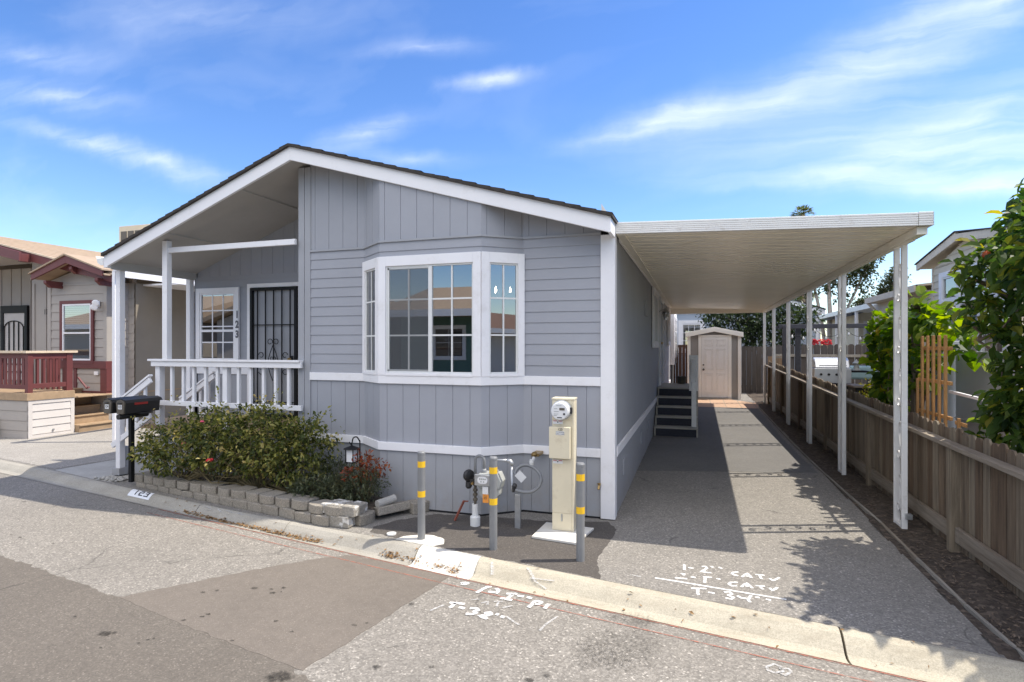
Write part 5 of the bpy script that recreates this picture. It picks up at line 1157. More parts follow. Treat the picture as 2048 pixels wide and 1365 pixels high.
for (x, y, r) in [(a, b, c * .5) for a, b, c in MK['spots']] + MK['stain']:
    n = 14; z = -.0735; P = [(x + math.cos(2 * math.pi * i / n) * r * rr.uniform(.55, 1.1), y + math.sin(2 * math.pi * i / n) * r * rr.uniform(.4, .8), z) for i in range(n)]
    Q = [(x + (p[0] - x) * .6, y + (p[1] - y) * .6, z) for p in P]
    vs = [(x, y, z)] + Q + P; fs = [(0, 1 + i, 1 + (i + 1) % n) for i in range(n)] + [(1 + i, 1 + n + i, 1 + n + (i + 1) % n, 1 + (i + 1) % n) for i in range(n)]
    mb._add(vs, fs, 0); big = r > .15
    mb.edge += [.12 if big else .5] * (n + 1) + [0.0] * n
mb.build('oil_spot', 'oil', road)['label'] = 'dark oil spots'
mb = MB()      # scribbled paint on the kerb face left of the planter blocks
for l in [[(-5.25, .25), (-5.1, .33), (-5.18, .42)], [(-5.05, .2), (-4.95, .35), (-5.02, .45)], [(-4.9, .22), (-4.78, .3), (-4.85, .42)], [(-4.7, .25), (-4.6, .3)]]:
    P = []
    for a, b in zip(l, l[1:]): P += [kpt(a[0] + (b[0] - a[0]) * i / 5, a[1] + (b[1] - a[1]) * i / 5, .006) for i in range(6)]
    mb.ribbon(P, .03)
for l in [[(-1.62, .25), (-1.58, .55)], [(-1.3, .2), (-1.2, .5), (-1.1, .6)], [(-1.25, .45), (-1.05, .4)]]:
    P = []
    for a, b in zip(l, l[1:]): P += [kpt(a[0] + (b[0] - a[0]) * i / 5, a[1] + (b[1] - a[1]) * i / 5, .006) for i in range(6)]
    mb.ribbon(P, .05)
o = mb.build('paint_marking', 'spray_faint', road); o['label'] = 'worn white scribbles on the kerb'
# ================================================================ plants
def blob(ells, n, shell=.55, seed=1, zmin=-9):
    r = random.Random(seed); out = []; W = [a[3] * a[4] * a[5] for a in ells]
    while len(out) < n:
        e = r.choices(ells, W)[0]; v = Vector((r.gauss(0, 1), r.gauss(0, 1), r.gauss(0, 1))).normalized(); k = (shell + (1 - shell) * r.random()) if r.random() < .75 else r.random() ** .6
        p = Vector((e[0] + v.x * e[3] * k, e[1] + v.y * e[4] * k, e[2] + v.z * e[5] * k))
        if p.z > zmin: out.append((p, v))
    return out
def leaves(name, mat, pts, size, parent, seed=1, aspect=.55, droop=.2, out=.6, var=.35, fold=.25, per=1, spread=.0, fine=True, tone_bias=0.0, smooth=False):
    """leaf blades: folded ovate faces, each with its own tone"""
    r = random.Random(seed); V = []; F = []; T = []
    o3 = ORG.get(parent.name, (0, 0, 0)) if parent else (0, 0, 0)
    for (p, v) in pts:
        base_t = r.gauss(.45 + tone_bias, .2)
        for _ in range(per):
            q = p + Vector((r.uniform(-1, 1), r.uniform(-1, 1), r.uniform(-1, 1))) * spread
            d = (v * out + Vector((r.gauss(0, .6), r.gauss(0, .6), r.gauss(0, .6) - droop))).normalized()
            up = Vector((r.gauss(0, .5), r.gauss(0, .5), 1)); s_ = d.cross(up)
            if s_.length < 1e-3: continue
            s_.normalize(); u = s_.cross(d); L = size * r.uniform(1 - var, 1 + var); w = L * aspect * .5; o = len(V); t = min(1, max(0, base_t + r.gauss(0, .12)))
            fz = u * (L * fold * .4)
            def A(x): V.append((x.x - o3[0], x.y - o3[1], x.z - o3[2]))
            if fine:
                tip = q + d * L - Vector((0, 0, L * .12))
                A(q); A(q + d * L * .35 - s_ * w + fz); A(q + d * L * .7 - s_ * w * .75 + fz * .8); A(tip); A(q + d * L * .7 + s_ * w * .75 + fz * .8); A(q + d * L * .35 + s_ * w + fz); A(q + d * L * .5)
                F += [(o, o + 6, o + 1), (o + 1, o + 6, o + 2), (o + 2, o + 6, o + 3), (o, o + 5, o + 6), (o + 5, o + 4, o + 6), (o + 4, o + 3, o + 6)]; T += [t] * 6
            else:
                A(q); A(q + d * L * .45 - s_ * w + fz); A(q + d * L); A(q + d * L * .45 + s_ * w + fz); F += [(o, o + 2, o + 1), (o, o + 3, o + 2)]; T += [t] * 2
    me = bpy.data.meshes.new(name); me.from_pydata(V, [], F); me.update()
    at = me.attributes.new('tone', 'FLOAT', 'FACE'); at.data.foreach_set('value', T)
    me.materials.append(M[mat]); ob = bpy.data.objects.new(name, me); COL.objects.link(ob)
    if parent: ob.parent = parent; ORG[ob.name] = o3
    return ob
def stems(name, mat, root, tips, r0, parent, seed=1, n=5, wob=.08, sides=5, fork=0):
    r = random.Random(seed); mb = MB()
    for t in tips:
        a = Vector(root) if not isinstance(root, list) else Vector(r.choice(root)); b = Vector(t); P = []
        for i in range(n + 1):
            k = i / n; P.append(a.lerp(b, k) + Vector((r.gauss(0, wob), r.gauss(0, wob), r.gauss(0, wob * .5))) * (k * (1 - k) * 4) * (b - a).length * .5)
        mb.tube(P, [r0 * (1 - .75 * i / n) for i in range(n + 1)], sides)
    return mb.build(name, mat, parent, smooth=True)
# rose bush in the planter
E1 = [(-6.15, 5.42, .55, .55, .32, .34), (-5.45, 5.40, .66, .55, .36, .42), (-4.85, 5.40, .66, .5, .36, .42), (-4.35, 5.45, .55, .42, .32, .42), (-5.9, 5.55, .80, .4, .2, .22), (-5.1, 5.55, .95, .5, .2, .16), (-4.2, 5.5, .72, .25, .2, .3), (-6.55, 5.45, .42, .25, .25, .22)]
rose = thing('rose_bush', 'broad rose bush with a few red and pink blooms in front of the porch', 'bush', (-5.3, 5.42, .1))
pts = blob(E1, 1900, .6, 21, .16)
stems('stem', 'stem', [(-6.1, 5.45, .1), (-5.5, 5.42, .1), (-4.9, 5.42, .1), (-4.45, 5.45, .1)], [p for p, v in blob(E1, 90, .8, 5, .3)], .009, rose, 2, 5, .07)
rr = random.Random(8)
sprays = [(p + v * rr.uniform(.02, .2), v) for p, v in blob(E1, 190, 1.0, 77, .5)]
leaves('foliage', 'leaf_rose', pts, .048, rose, 3, .55, .15, .5, .45, .25, 5, .045)
leaves('shoot', 'leaf_rose', sprays, .045, rose, 4, .5, .1, .8, .3, .25, 5, .05, tone_bias=.25)
mb = MB(); rr = random.Random(5)
for (p, v) in [(Vector((-5.25, 5.06, .50)), 0), (Vector((-5.72, 5.14, .66)), 1), (Vector((-5.42, 5.12, .93)), 1)]:
    mb = MB(); s_ = .030 if not v else .018
    for k in range(9):
        a = k * 2.4; mb.lathe([(.001, 0), (s_ * .55, s_ * .25), (s_ * .5, s_ * .6), (.001, s_ * .75)], p + Vector((math.cos(a), math.sin(a), rr.uniform(-.3, .6))) * s_ * (.25 + .05 * k), (math.cos(a), math.sin(a), .8), 7)
    mb.build('flower', 'flower_red' if not v else 'flower_pink', rose, smooth=True)
# low spreading shrub, red-leaved shrub
sp = thing('low_shrub', 'straggly grey green low shrub around the garden lantern', 'shrub', (-3.75, 5.35, .1))
E2 = [(-3.95, 5.25, .24, .34, .26, .14), (-3.6, 5.3, .24, .30, .28, .15), (-3.85, 5.55, .34, .3, .2, .2), (-4.15, 5.3, .22, .2, .2, .14)]
leaves('foliage', 'leaf_grey', blob(E2, 900, .4, 31, .1), .05, sp, 6, .28, .0, .7, .4, .1, 4, .04, fine=False)
stems('stem', 'stem', [(-3.9, 5.4, .1), (-3.6, 5.4, .1)], [p for p, v in blob(E2, 50, .95, 15, .12)], .006, sp, 3, 4, .1, 4)
rs = thing('red_shrub', 'small shrub with fiery red leaf tips at the planter corner', 'shrub', (-3.42, 5.33, .1))
E3 = [(-3.38, 5.33, .50, .17, .13, .14), (-3.52, 5.28, .42, .12, .12, .10), (-3.24, 5.36, .50, .12, .1, .10), (-3.40, 5.34, .60, .12, .1, .08)]
leaves('red_foliage', 'leaf_red', blob(E3, 105, .6, 41), .04, rs, 7, .5, -.1, .6, .3, .2, 4, .025)
leaves('foliage', 'leaf_grey', blob([(-3.36, 5.33, .30, .22, .2, .14), (-3.4, 5.3, .42, .18, .15, .1)], 260, .4, 43, .11), .04, rs, 8, .3, 0, .6, .4, .1, 4, .03, fine=False)
stems('stem', 'stem', (-3.40, 5.34, .1), [p for p, v in blob(E3, 22, .5, 17)], .007, rs, 4, 4, .06, 5)
# shepherd's hook and hanging lantern
hk = tag(MB().tube(smooth_path([(-3.52, 5.42, .08), (-3.52, 5.42, .70), (-3.525, 5.42, .755), (-3.56, 5.42, .80), (-3.605, 5.42, .785), (-3.62, 5.42, .735), (-3.635, 5.42, .715), (-3.655, 5.42, .74)]), .0075, 8).build('shepherd_hook', 'black', smooth=True), 'black iron crook stuck in the planter', 'hook')
ln = thing('garden_lantern', 'small black lantern with pale panes hanging from the iron crook', 'lantern', (-3.625, 5.42, .52))
lx, ly = -3.625, 5.42
MB().box(lx - .05, lx + .05, ly - .05, ly + .05, .515, .525).lathe([(.09, 0), (.085, .008), (.03, .03), (.01, .04), (.008, .06)], (lx, ly, .665), n=20).box(lx - .05, lx - .042, ly - .05, ly - .042, .52, .67).box(lx + .042, lx + .05, ly - .05, ly - .042, .52, .67).box(lx - .05, lx - .042, ly + .042, ly + .05, .52, .67).box(lx + .042, lx + .05, ly + .042, ly + .05, .52, .67).build('frame', 'black', ln)
MB().box(lx - .040, lx + .040, ly - .040, ly + .040, .526, .665).build('pane', 'label_white', ln)
# fallen leaves in the gutter and litter on the dirt
def litter(name, mat, pts, size, label, cat, seed=1):
    r = random.Random(seed); V = []; F = []
    for (x, y, z) in pts:
        a = r.uniform(0, 6.28); L = size * r.uniform(.5, 1.3); w = L * r.uniform(.2, .5); d = Vector((math.cos(a), math.sin(a), r.gauss(0, .3))).normalized(); s_ = Vector((-d.y, d.x, r.gauss(0, .5))).normalized()
        p = Vector((x, y, z + abs(r.gauss(0, .006)) + .004)); o = len(V)
        V += [tuple(p - d * L / 2), tuple(p - s_ * w / 2 + Vector((0, 0, L * .12))), tuple(p + d * L / 2), tuple(p + s_ * w / 2 + Vector((0, 0, L * .1)))]; F += [(o, o + 1, o + 2, o + 3)]
    me = bpy.data.meshes.new(name); me.from_pydata(V, [], F); me.update(); at = me.attributes.new('tone', 'FLOAT', 'FACE'); at.data.foreach_set('value', [r.random() for _ in F])
    me.materials.append(M[mat]); o = bpy.data.objects.new(name, me); COL.objects.link(o); return tag(o, label, cat, None, 'stuff')
r = random.Random(11)
pts = [(lambda x, t: kpt(x, t))(-5.55 + 2.1 * u ** .9 + r.gauss(0, .02), .66 + r.gauss(0, .05)) for u in [r.random() for _ in range(520)]]
pts += [kpt(-2.62 + .75 * u, .62 + r.gauss(0, .05)) for u in [r.random() for _ in range(60)]] + [kpt(-2.6 + r.gauss(0, .05), .6 + r.gauss(0, .06)) for _ in range(60)] + [kpt(-1.95 + r.gauss(0, .03), .7 + r.gauss(0, .06)) for _ in range(25)]
pts += [kpt(r.uniform(-6, 1.5), r.uniform(.1, 1)) for _ in range(60)]
litter('fallen_leaves', 'dry_leaf', pts, .035, 'brown dry leaves drifted along the kerb gutter', 'leaves')
M['chip'] = paint('pale_bark_chips', (0.16, 0.12, 0.088), 0.9, 0.5, 60, 0)
pts = [(1.80 + r.random() * .38, 4.1 + 14 * r.random() ** 1.8, 0) for _ in range(1700)]; pts = [(x, y, slope(y) + .016) for x, y, z in pts]
litter('bark_litter', 'chip', pts, .032, 'pale bark chips and dead leaves on the strip below the low fence', 'mulch', 5)
pts = [(-7.75 + r.random() * .5, 5.52 + r.random() * .2, .008) for _ in range(90)]
mb = MB()
for (x, y, z) in pts: s_ = r.uniform(.012, .03); mb.lathe([(s_ * .5, 0), (s_, s_ * .4), (s_ * .5, s_ * .8)], (x, y, z), (r.gauss(0, .3), r.gauss(0, .3), 1), 6)
tag(mb.build('gravel', 'path', smooth=False), 'grey pebbles at the foot of the porch steps by the kerb', 'gravel', None, 'stuff')
# trees ------------------------------------------------------------------------------
def limb_tree(name, label, cat, base, limbs, ells, nleaf, lsize, lmat, bark, seed, per=3, spread=.1, aspect=.55, r0=.12, fine=False, droop=.2, trunk_top=None, nbranch=40, wob=.05, shell=.5, group=None, zmin=-9, fruit=None, twig=.012):
    t = thing(name, label, cat, base, group); mb = MB(); rr = random.Random(seed); ends = []
    for (pts, rad) in limbs:
        P = smooth_path(pts, 4); n = len(P); mb.tube(P, [rad * (1 - .65 * i / (n - 1)) for i in range(n)], 9); ends += P[n // 2:]
    mb.build('trunk', bark, t, smooth=True)
    pts = blob(ells, nleaf, shell, seed, zmin)
    mb = MB()
    for p, v in blob(ells, nbranch, .7, seed + 1, zmin):
        a = min(ends, key=lambda e: (e - p).length); b = p; P = [a.lerp(b, k / 4) + Vector((rr.gauss(0, wob), rr.gauss(0, wob), rr.gauss(0, wob))) * (1 if 0 < k < 4 else 0) for k in range(5)]; mb.tube(P, [twig * (1.6 - 1.2 * k / 4) for k in range(5)], 5)
    mb.build('branch', bark, t, smooth=True)
    leaves('crown', lmat, pts, lsize, t, seed, aspect, droop, .6, .35, .25, per, spread, fine)
    for f in (fruit or []): MB().lathe([(.004, -.034), (.026, -.024), (.036, 0), (.026, .026), (.008, .036), (.012, .044)], f, n=14).build('fruit', 'fruit', t, smooth=True)
    return t
limb_tree('fruit_tree', 'broad leaved fruit tree with a few orange red fruits leaning over the low fence', 'tree', (3.1, 5.6, 0),
          [([(3.1, 5.6, 0), (3.05, 5.65, .8), (2.95, 5.7, 1.6), (2.85, 5.6, 2.3), (2.75, 5.6, 2.8)], .07), ([(3.0, 5.65, 1.2), (2.8, 5.9, 1.9), (2.55, 6.15, 2.3), (2.35, 6.3, 2.45)], .04), ([(3.0, 5.6, 1.5), (2.8, 5.3, 2.1), (2.55, 5.0, 2.4)], .04), ([(3.02, 5.7, .9), (2.75, 6.0, 1.5), (2.45, 6.25, 1.85)], .03), ([(2.95, 5.7, 1.4), (3.4, 5.4, 2.2), (3.7, 5.2, 2.6)], .04)],
          [(2.85, 5.55, 2.72, .45, .6, .45), (2.52, 6.05, 2.5, .28, .34, .22), (2.80, 5.8, 3.0, .25, .3, .16), (2.50, 6.12, 2.12, .26, .3, .18), (2.62, 5.8, 1.85, .26, .34, .24), (2.60, 5.8, 1.4, .26, .38, .3), (2.60, 5.85, 1.05, .24, .42, .26), (2.75, 5.6, .85, .25, .4, .2), (2.6, 5.0, 2.45, .5, .42, .42), (3.3, 5.2, 2.5, .6, .6, .5), (2.9, 4.7, 2.1, .5, .4, .4)],
          2700, .115, 'leaf_tree', 'bark', 51, 3, .09, .52, .06, True, .35, None, 60, .05, .45, None, .75, [(2.42, 6.02, 2.60), (2.55, 6.2, 2.1), (2.72, 5.75, 2.95)])
vine = thing('grapevine', 'bright green grapevine sprawling over a capped timber post behind the low fence', 'vine', (2.62, 9.0, 0))
E5 = [(2.62, 9.25, 2.0, .26, .42, .34), (2.62, 9.55, 1.70, .24, .32, .32), (2.58, 9.15, 1.3, .22, .38, .45), (2.6, 9.1, .85, .2, .3, .35), (2.62, 8.75, 1.95, .22, .3, .36), (2.6, 8.45, 1.55, .2, .25, .45), (2.6, 8.9, .7, .2, .3, .4), (2.62, 8.05, 2.16, .26, .36, .2), (2.64, 7.65, 2.06, .25, .3, .18), (2.68, 7.25, 1.9, .2, .24, .15), (2.6, 7.95, 1.6, .16, .22, .3), (2.66, 8.5, 2.4, .12, .12, .1), (2.72, 6.95, 1.66, .12, .14, .12)]
leaves('foliage', 'leaf_vine', blob(E5, 820, .5, 61, .3), .125, vine, 62, .9, .35, .6, .35, .35, 2, .06, True)
stems('stem', 'bark', (2.62, 8.6, 0), [p for p, v in blob(E5, 34, .6, 63)], .014, vine, 64, 6, .05, 6)
vp = thing('vine_post', 'dark timber post with a flat cap board standing in the grapevine', 'post', (2.62, 8.3, 0))
MB().box(2.57, 2.67, 8.25, 8.35, 0, 2.27).build('pole', 'fence', vp, bevel=.005); MB().box(2.50, 2.78, 8.10, 8.45, 2.27, 2.305).build('cap', 'fence_dark', vp, bevel=.004)
ys = thing('yellow_shrub', 'yellow flowering shrub behind the low fence at the foot of the vine', 'shrub', (2.5, 10.0, .05))
leaves('foliage', 'leaf_yellow', blob([(2.5, 9.8, .85, .22, .4, .28), (2.45, 9.5, .65, .18, .3, .25), (2.5, 9.95, 1.2, .08, .12, .1)], 420, .4, 71, .1), .05, ys, 72, .5, 0, .6, .4, .2, 4, .05, fine=False)
stems('stem', 'stem', (2.5, 9.8, .05), [p for p, v in blob([(2.5, 9.8, .7, .2, .35, .25)], 14, .6, 73)], .008, ys)
limb_tree('dense_tree', 'dense dark leafy tree filling the gap behind the shed', 'tree', (2.2, 24.0, 0), [([(2.2, 24, 0), (2.2, 23.9, 1.2), (2.0, 23.8, 2.2)], .12), ([(2.2, 24, .8), (2.8, 23.8, 1.9), (3.3, 23.6, 2.6)], .08)],
          [(1.6, 23.4, 2.6, 1.3, .9, .75), (2.8, 23.2, 2.7, 1.2, .9, .8), (2.2, 23.4, 3.3, 1.4, .9, .7), (1.0, 23.2, 2.9, .7, .7, .5), (3.7, 23.2, 2.7, .7, .7, .55), (.6, 23.4, 3.2, .6, .6, .35), (2.6, 23.0, 2.1, 1.2, .7, .45)], 1500, .17, 'leaf_dark', 'bark', 81, 3, .16, .5, .12, False, .3, None, 40, .12, .55, None, 1.5)
def big(k): return k
limb_tree('tall_tree', 'tall olive green tree with several pale bare stems rising behind the yard', 'tree', (7.5, 37.0, 0),
          [([(7.4, 37, 0), (6.9, 37, 3.4), (6.6, 37, 5.0), (6.2, 37, 6.4)], .13), ([(7.4, 37, 0), (7.35, 36.8, 3.2), (7.3, 36.9, 5.0), (7.4, 37, 7.2)], .17), ([(7.5, 37, 0), (7.85, 37, 3.2), (8.1, 37, 4.8), (8.2, 37, 6.6)], .17), ([(7.6, 37, 0), (8.2, 37.1, 3.6), (8.7, 37, 5.0), (9.1, 37, 6.0)], .11), ([(7.3, 37, 0), (6.6, 37, 3.0), (6.1, 37, 4.6)], .09)],
          [(6.3, 37, 6.4, 1.2, 1.0, .8), (7.5, 37, 7.1, 1.3, 1.2, .9), (8.6, 37, 6.7, 1.0, 1.1, 1.0), (8.2, 37, 5.6, .8, .9, .5), (9.2, 37, 6.2, .55, .7, .6), (6.1, 37, 5.2, .6, .8, .5), (9.2, 37, 5.2, .45, .6, .35), (7.3, 37, 5.3, .5, .7, .45), (9.6, 37, 6.9, .4, .5, .4), (8.0, 37, 4.6, .4, .5, .3)], 1700, .20, 'leaf_far', 'bark_pale', 91, 3, .2, .6, .2, False, .3, None, 60, .12, .5, None, -9, None, .022)
limb_tree('round_tree', 'smaller dark tree peeking over the cream house roof', 'tree', (11.1, 39.0, 0), [([(11.1, 39, 0), (11.1, 39, 3), (11.0, 39, 5.3)], .15)], [(11.0, 39, 5.1, .7, .8, 1.1), (10.6, 39, 4.3, .6, .7, .45), (11.3, 39, 5.9, .5, .6, .6)], 700, .18, 'leaf_far', 'bark', 95, 3, .18, .6, .2, False, .3, None, 30, .1, .5, None, -9, None, .02)
limb_tree('far_shrub', 'small far tree above the white awning, left one', 'tree', (11.3, 46.0, 0), [([(11.3, 46, 0), (11.3, 46, 2.5), (11.3, 46, 4.5)], .12)], [(11.3, 46, 4.7, .7, .7, .6), (11.0, 46, 4.2, .6, .6, .4)], 300, .2, 'leaf_far', 'bark', 97, 3, .2, .6, .2, False, .3, None, 20, .1, .4, None, -9, None, .02)
limb_tree('far_shrub', 'small far tree above the white awning, right one', 'tree', (12.2, 46.0, 0), [([(12.2, 46, 0), (12.2, 46, 2.5), (12.2, 46, 4.8)], .12)], [(12.2, 46, 5.0, .6, .6, .6), (11.9, 46, 4.5, .6, .6, .4)], 300, .2, 'leaf_far', 'bark', 99, 3, .2, .6, .2, False, .3, None, 20, .1, .4, None, -9, None, .02)
def palm(name, label, base, h, r_, nf, seed):
    t = thing(name, label, 'palm', base); rr = random.Random(seed); top = Vector((base[0], base[1], h))
    MB().tube([(base[0], base[1], 0), (base[0] + .1, base[1], h * .5), tuple(top)], [.32, .26, .22], 10).build('trunk', 'bark', t, smooth=True)
    mb = MB(); V = []
    for k in range(nf):
        a = rr.uniform(0, 6.28); el = rr.uniform(-.5, 1.3); d = Vector((math.cos(a) * math.cos(el), math.sin(a) * math.cos(el), math.sin(el))); P = [top + d * r_ * t_ - Vector((0, 0, .35 * r_ * t_ * t_)) for t_ in (0, .3, .6)]
        mb.tube(P, [.03, .02, .012], 4); c = P[-1]; s_ = d.cross(Vector((0, 0, 1))).normalized()
        for j in range(13):
            b = (j / 12 - .5) * 2.6; dd = (d * math.cos(b) + s_ * math.sin(b)).normalized(); e = c + dd * r_ * .5 - Vector((0, 0, r_ * .1 + .1 * abs(b) * r_)); w = dd.cross(Vector((0, 0, 1))).normalized() * r_ * .03
            mb._add([c, c + dd * r_ * .25 + w, e, c + dd * r_ * .25 - w], [(0, 1, 2, 3)], rr.random())
    mb.build('crown', 'leaf_palm', t)
palm('palm_tree', 'far fan palm whose top just shows above the carport roof edge', (9.95, 62.0, 0), 14.75, 1.25, 44, 5)
palm('palm_tree', 'fan palm with a thick trunk behind the blue grey house', (6.7, 42.0, 0), 5.6, 1.2, 36, 6)
# ================================================================ the house on the left
M['roof_brown'] = paint('brown_shingle_roof', (0.20, 0.105, 0.065), 0.85, 0.12, 6, 0.4, 40)
nh = thing('neighbour_house', 'warm grey house with maroon trim and a tan shingle roof on the left', 'house', (-14, 9.6, 0))
mb = MB(); bx0, bx1, by, my = -14.28, -12.44, 9.2, 9.75
lap_wall(mb, [(bx0, 10.4), (bx0, by), (bx1, by), (bx1, 9.8)], .78, 3.25, .20, .016)
gp = lambda x: 3.62 - abs(x + 13.40) * .36
mb.prism([(bx0, by + .001, 3.24), (bx1, by + .001, 3.24), (bx1, by + .001, 3.40), (-13.12, by + .001, 3.60), (bx0, by + .001, 3.30)], (0, .3, 0))
nb = mb.build('bay_wall', 'n_siding', nh)
mb = MB(); mb.box(bx0 - .02, bx0 + .09, by - .022, by, .8, 3.3).build('corner_board', 'n_siding', nb); mb = MB(); mb.box(bx1 - .09, bx1 + .02, by - .022, by, .8, 3.3).box(bx1, bx1 + .022, by, by + .12, .8, 3.2); mb.build('corner_board', 'n_siding', nb)
window_y(nh, 'front_window', -13.74, -12.91, 1.52, 2.72, by - .018, 1, 1, .075, .04, [('h', 2.1)], depth=.04, trim_mat='maroon', gl='glass', slats=.045)
mb = MB(); mb.box(bx0 - .03, bx1 + .03, by - .05, by + .35, 1.30, 1.47).box(bx0, bx1 + .02, by - .03, by + .3, .72, .80)
for x in (-14.2, -13.4, -12.56): mb.box(x - .05, x + .05 if x < -12.7 else x + .15, by - .03, by + .3, .80, 1.30)
mb.build('bay_trim', 'maroon', nh, bevel=.004)
MB().box(bx0 + .02, bx1, by, by + .5, .0, 1.31).build('bay_skirt', 'n_siding', nh)
MB().box(-12.78, -12.66, by - .045, by - .03, 1.16, 1.24).build('outlet', 'white', nh)
# bay gable roof with brackets
mb = MB()
for sg in (-1, 1):
    xe = -13.12 + sg * 1.10; ze = 3.66 - 1.10 * .32
    mb.prism([(-13.12, by - .42, 3.62), (xe, by - .42, ze - .02), (xe, by - .42, ze + .14), (-13.12, by - .42, 3.79)], (0, .04, 0))
mb.build('bay_fascia', 'maroon', nh, bevel=.003)
mb = MB()
for sg in (-1, 1):
    xe = -13.12 + sg * 1.14; ze = 3.66 - 1.14 * .32
    mb.prism([(-13.12, by - .45, 3.79), (xe, by - .45, ze + .12), (xe, by - .45, ze + .15), (-13.12, by - .45, 3.825)], (0, .7, 0)); mb.prism([(-13.12, by - .40, 3.68), (xe, by - .40, ze + .02), (xe, by - .40, ze + .05), (-13.12, by - .40, 3.71)], (0, .6, 0))
mb.build('bay_roof', 'solar_roof', nh)
for x, z in ((-13.86, 3.24), (-13.06, 3.52), (-12.28, 3.24)): MB().prism([(x - .045, by, z - .12), (x - .045, by - .26, z - .12), (x - .045, by - .36, z - .03), (x - .045, by - .36, z + .03), (x - .045, by, z + .03)], (.09, 0, 0)).build('bracket', 'maroon', nh, bevel=.004)
# main walls: front board-and-batten, recessed entry, right side
mb = MB()
def battens(mb, x0, x1, y, z0, z1, p=.41):
    mb.box(x0, x1, y, y + .08, z0, z1); x = x0 + .1
    while x < x1: mb.box(x - .022, x + .022, y - .02, y, z0, z1); x += p
battens(mb, -15.74, -12.35, 9.75, .0, 3.35); battens(mb, -22, -15.6, 11.0, .0, 4.0); mb.box(-15.72, -15.64, 9.78, 11.0, 0, 3.9)
mb.prism([(-15.74, 9.752, 3.34), (-12.35, 9.752, 3.34), (-12.35, 9.752, 3.36), (-15.74, 9.752, 4.05)], (0, .07, 0))
mb.build('front_wall', 'n_siding', nh)
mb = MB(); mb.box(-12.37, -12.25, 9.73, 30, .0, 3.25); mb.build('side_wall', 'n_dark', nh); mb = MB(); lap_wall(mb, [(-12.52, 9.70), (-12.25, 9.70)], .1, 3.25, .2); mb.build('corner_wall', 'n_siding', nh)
# roof
def nz(x): return 3.34 + (-11.95 - x) * .235
mb = MB(); n = 16; xa, xb = -18.3, -11.95
for i in range(n):
    x0, x1 = xa + (xb - xa) * i / n, xa + (xb - xa) * (i + 1) / n; y = 9.0
    while y < 30: mb._add([(x0, y, nz(x0) + .006), (x1, y, nz(x1) + .02), (x1, y + .9, nz(x1) + .02), (x0, y + .9, nz(x0) + .006), (x1, y, nz(x1)), (x1, y + .9, nz(x1))], [(0, 1, 2, 3), (1, 4, 5, 2)]); y += .9
mb.prism([(xa, 9.0, nz(xa) - .1), (xb, 9.0, nz(xb) - .03), (xb, 9.0, nz(xb) + .001), (xa, 9.0, nz(xa) + .001)], (0, 21, 0)); mb.prism([(xa, 9.0, nz(xa)), (xa - 6, 9.0, nz(xa) - 1.4), (xa - 6, 9.0, nz(xa) - 1.5), (xa, 9.0, nz(xa) - .1)], (0, 21, 0))
mb.build('roof', 'solar_roof', nh)
MB().prism([(xa, 8.96, nz(xa) - .26), (xb + .02, 8.96, nz(xb) - .17), (xb + .02, 8.96, nz(xb) - .005), (xa, 8.96, nz(xa) - .005)], (0, .04, 0)).prism([(xa, 8.96, nz(xa) - .26), (xa, 8.96, nz(xa) - .005), (xa - 6, 8.96, nz(xa) - 1.4), (xa - 6, 8.96, nz(xa) - 1.6)], (0, .04, 0)).build('fascia', 'maroon', nh, bevel=.003)
MB().prism([(xa, 8.94, nz(xa) - .01), (xb + .02, 8.94, nz(xb) - .01), (xb + .02, 8.94, nz(xb) + .025), (xa, 8.94, nz(xa) + .025)], (0, .03, 0)).build('drip_edge', 'n_wood', nh)
MB().prism([(-16.4, 8.99, nz(-16.4) - .22), (-23, 8.99, nz(-16.4) - .3), (-23, 8.99, nz(-16.4) - .25), (-16.4, 8.99, nz(-16.4) - .17)], (0, 2.1, 0)).build('porch_ceiling', 'n_skirt', nh)
MB().prism([(-14.5, 8.72, 3.72), (-14.5, 8.72, 3.93), (-20, 8.72, 5.2), (-20, 8.72, 4.99)], (0, .05, 0)).box(-14.62, -14.5, 8.77, 8.96, 3.72, 3.9).build('porch_beam', 'maroon', nh, bevel=.004)
mb = MB(); mb.obox((-14.6, 15.0, nz(-14.6) + .05), (-13.6, 15.6, nz(-13.6) + .09), .5, .06).build('roof_vent', 'black_plastic', nh, bevel=.01)
# entry screen door with arched bars
dy = 10.98
ed = MB().box(-18.95, -18.84, dy - .06, dy, .85, 2.95).box(-17.95, -17.84, dy - .06, dy, .85, 2.95).box(-18.84, -17.95, dy - .06, dy, 2.74, 2.95).build('door_frame', 'black', nh, bevel=.004)
MB().box(-18.84, -17.95, dy - .03, dy - .005, .85, 2.74).build('door', 'n_skirt', nh)
mb = MB(); arc = [(-18.40 + .4 * math.cos(R(t)), dy - .05, 2.30 + .22 * math.sin(R(t))) for t in range(0, 181, 15)]; mb.tube(arc, .014, 6)
for x in (-18.8, -18.6, -18.4, -18.2, -18.0): mb.box(x - .012, x + .012, dy - .06, dy - .04, .9, 2.30 + .22 * math.sqrt(max(0, 1 - ((x + 18.40) / .42) ** 2)))
mb.box(-18.84, -17.95, dy - .06, dy - .04, 1.28, 1.31).box(-18.84, -17.95, dy - .06, dy - .04, 1.06, 1.09); mb.build('door_bar', 'black', ed)
text('house_number', '12', .19, (-15.2, 9.72, 2.64), (90, 0, 0), 'ink', nh, sx=.8)
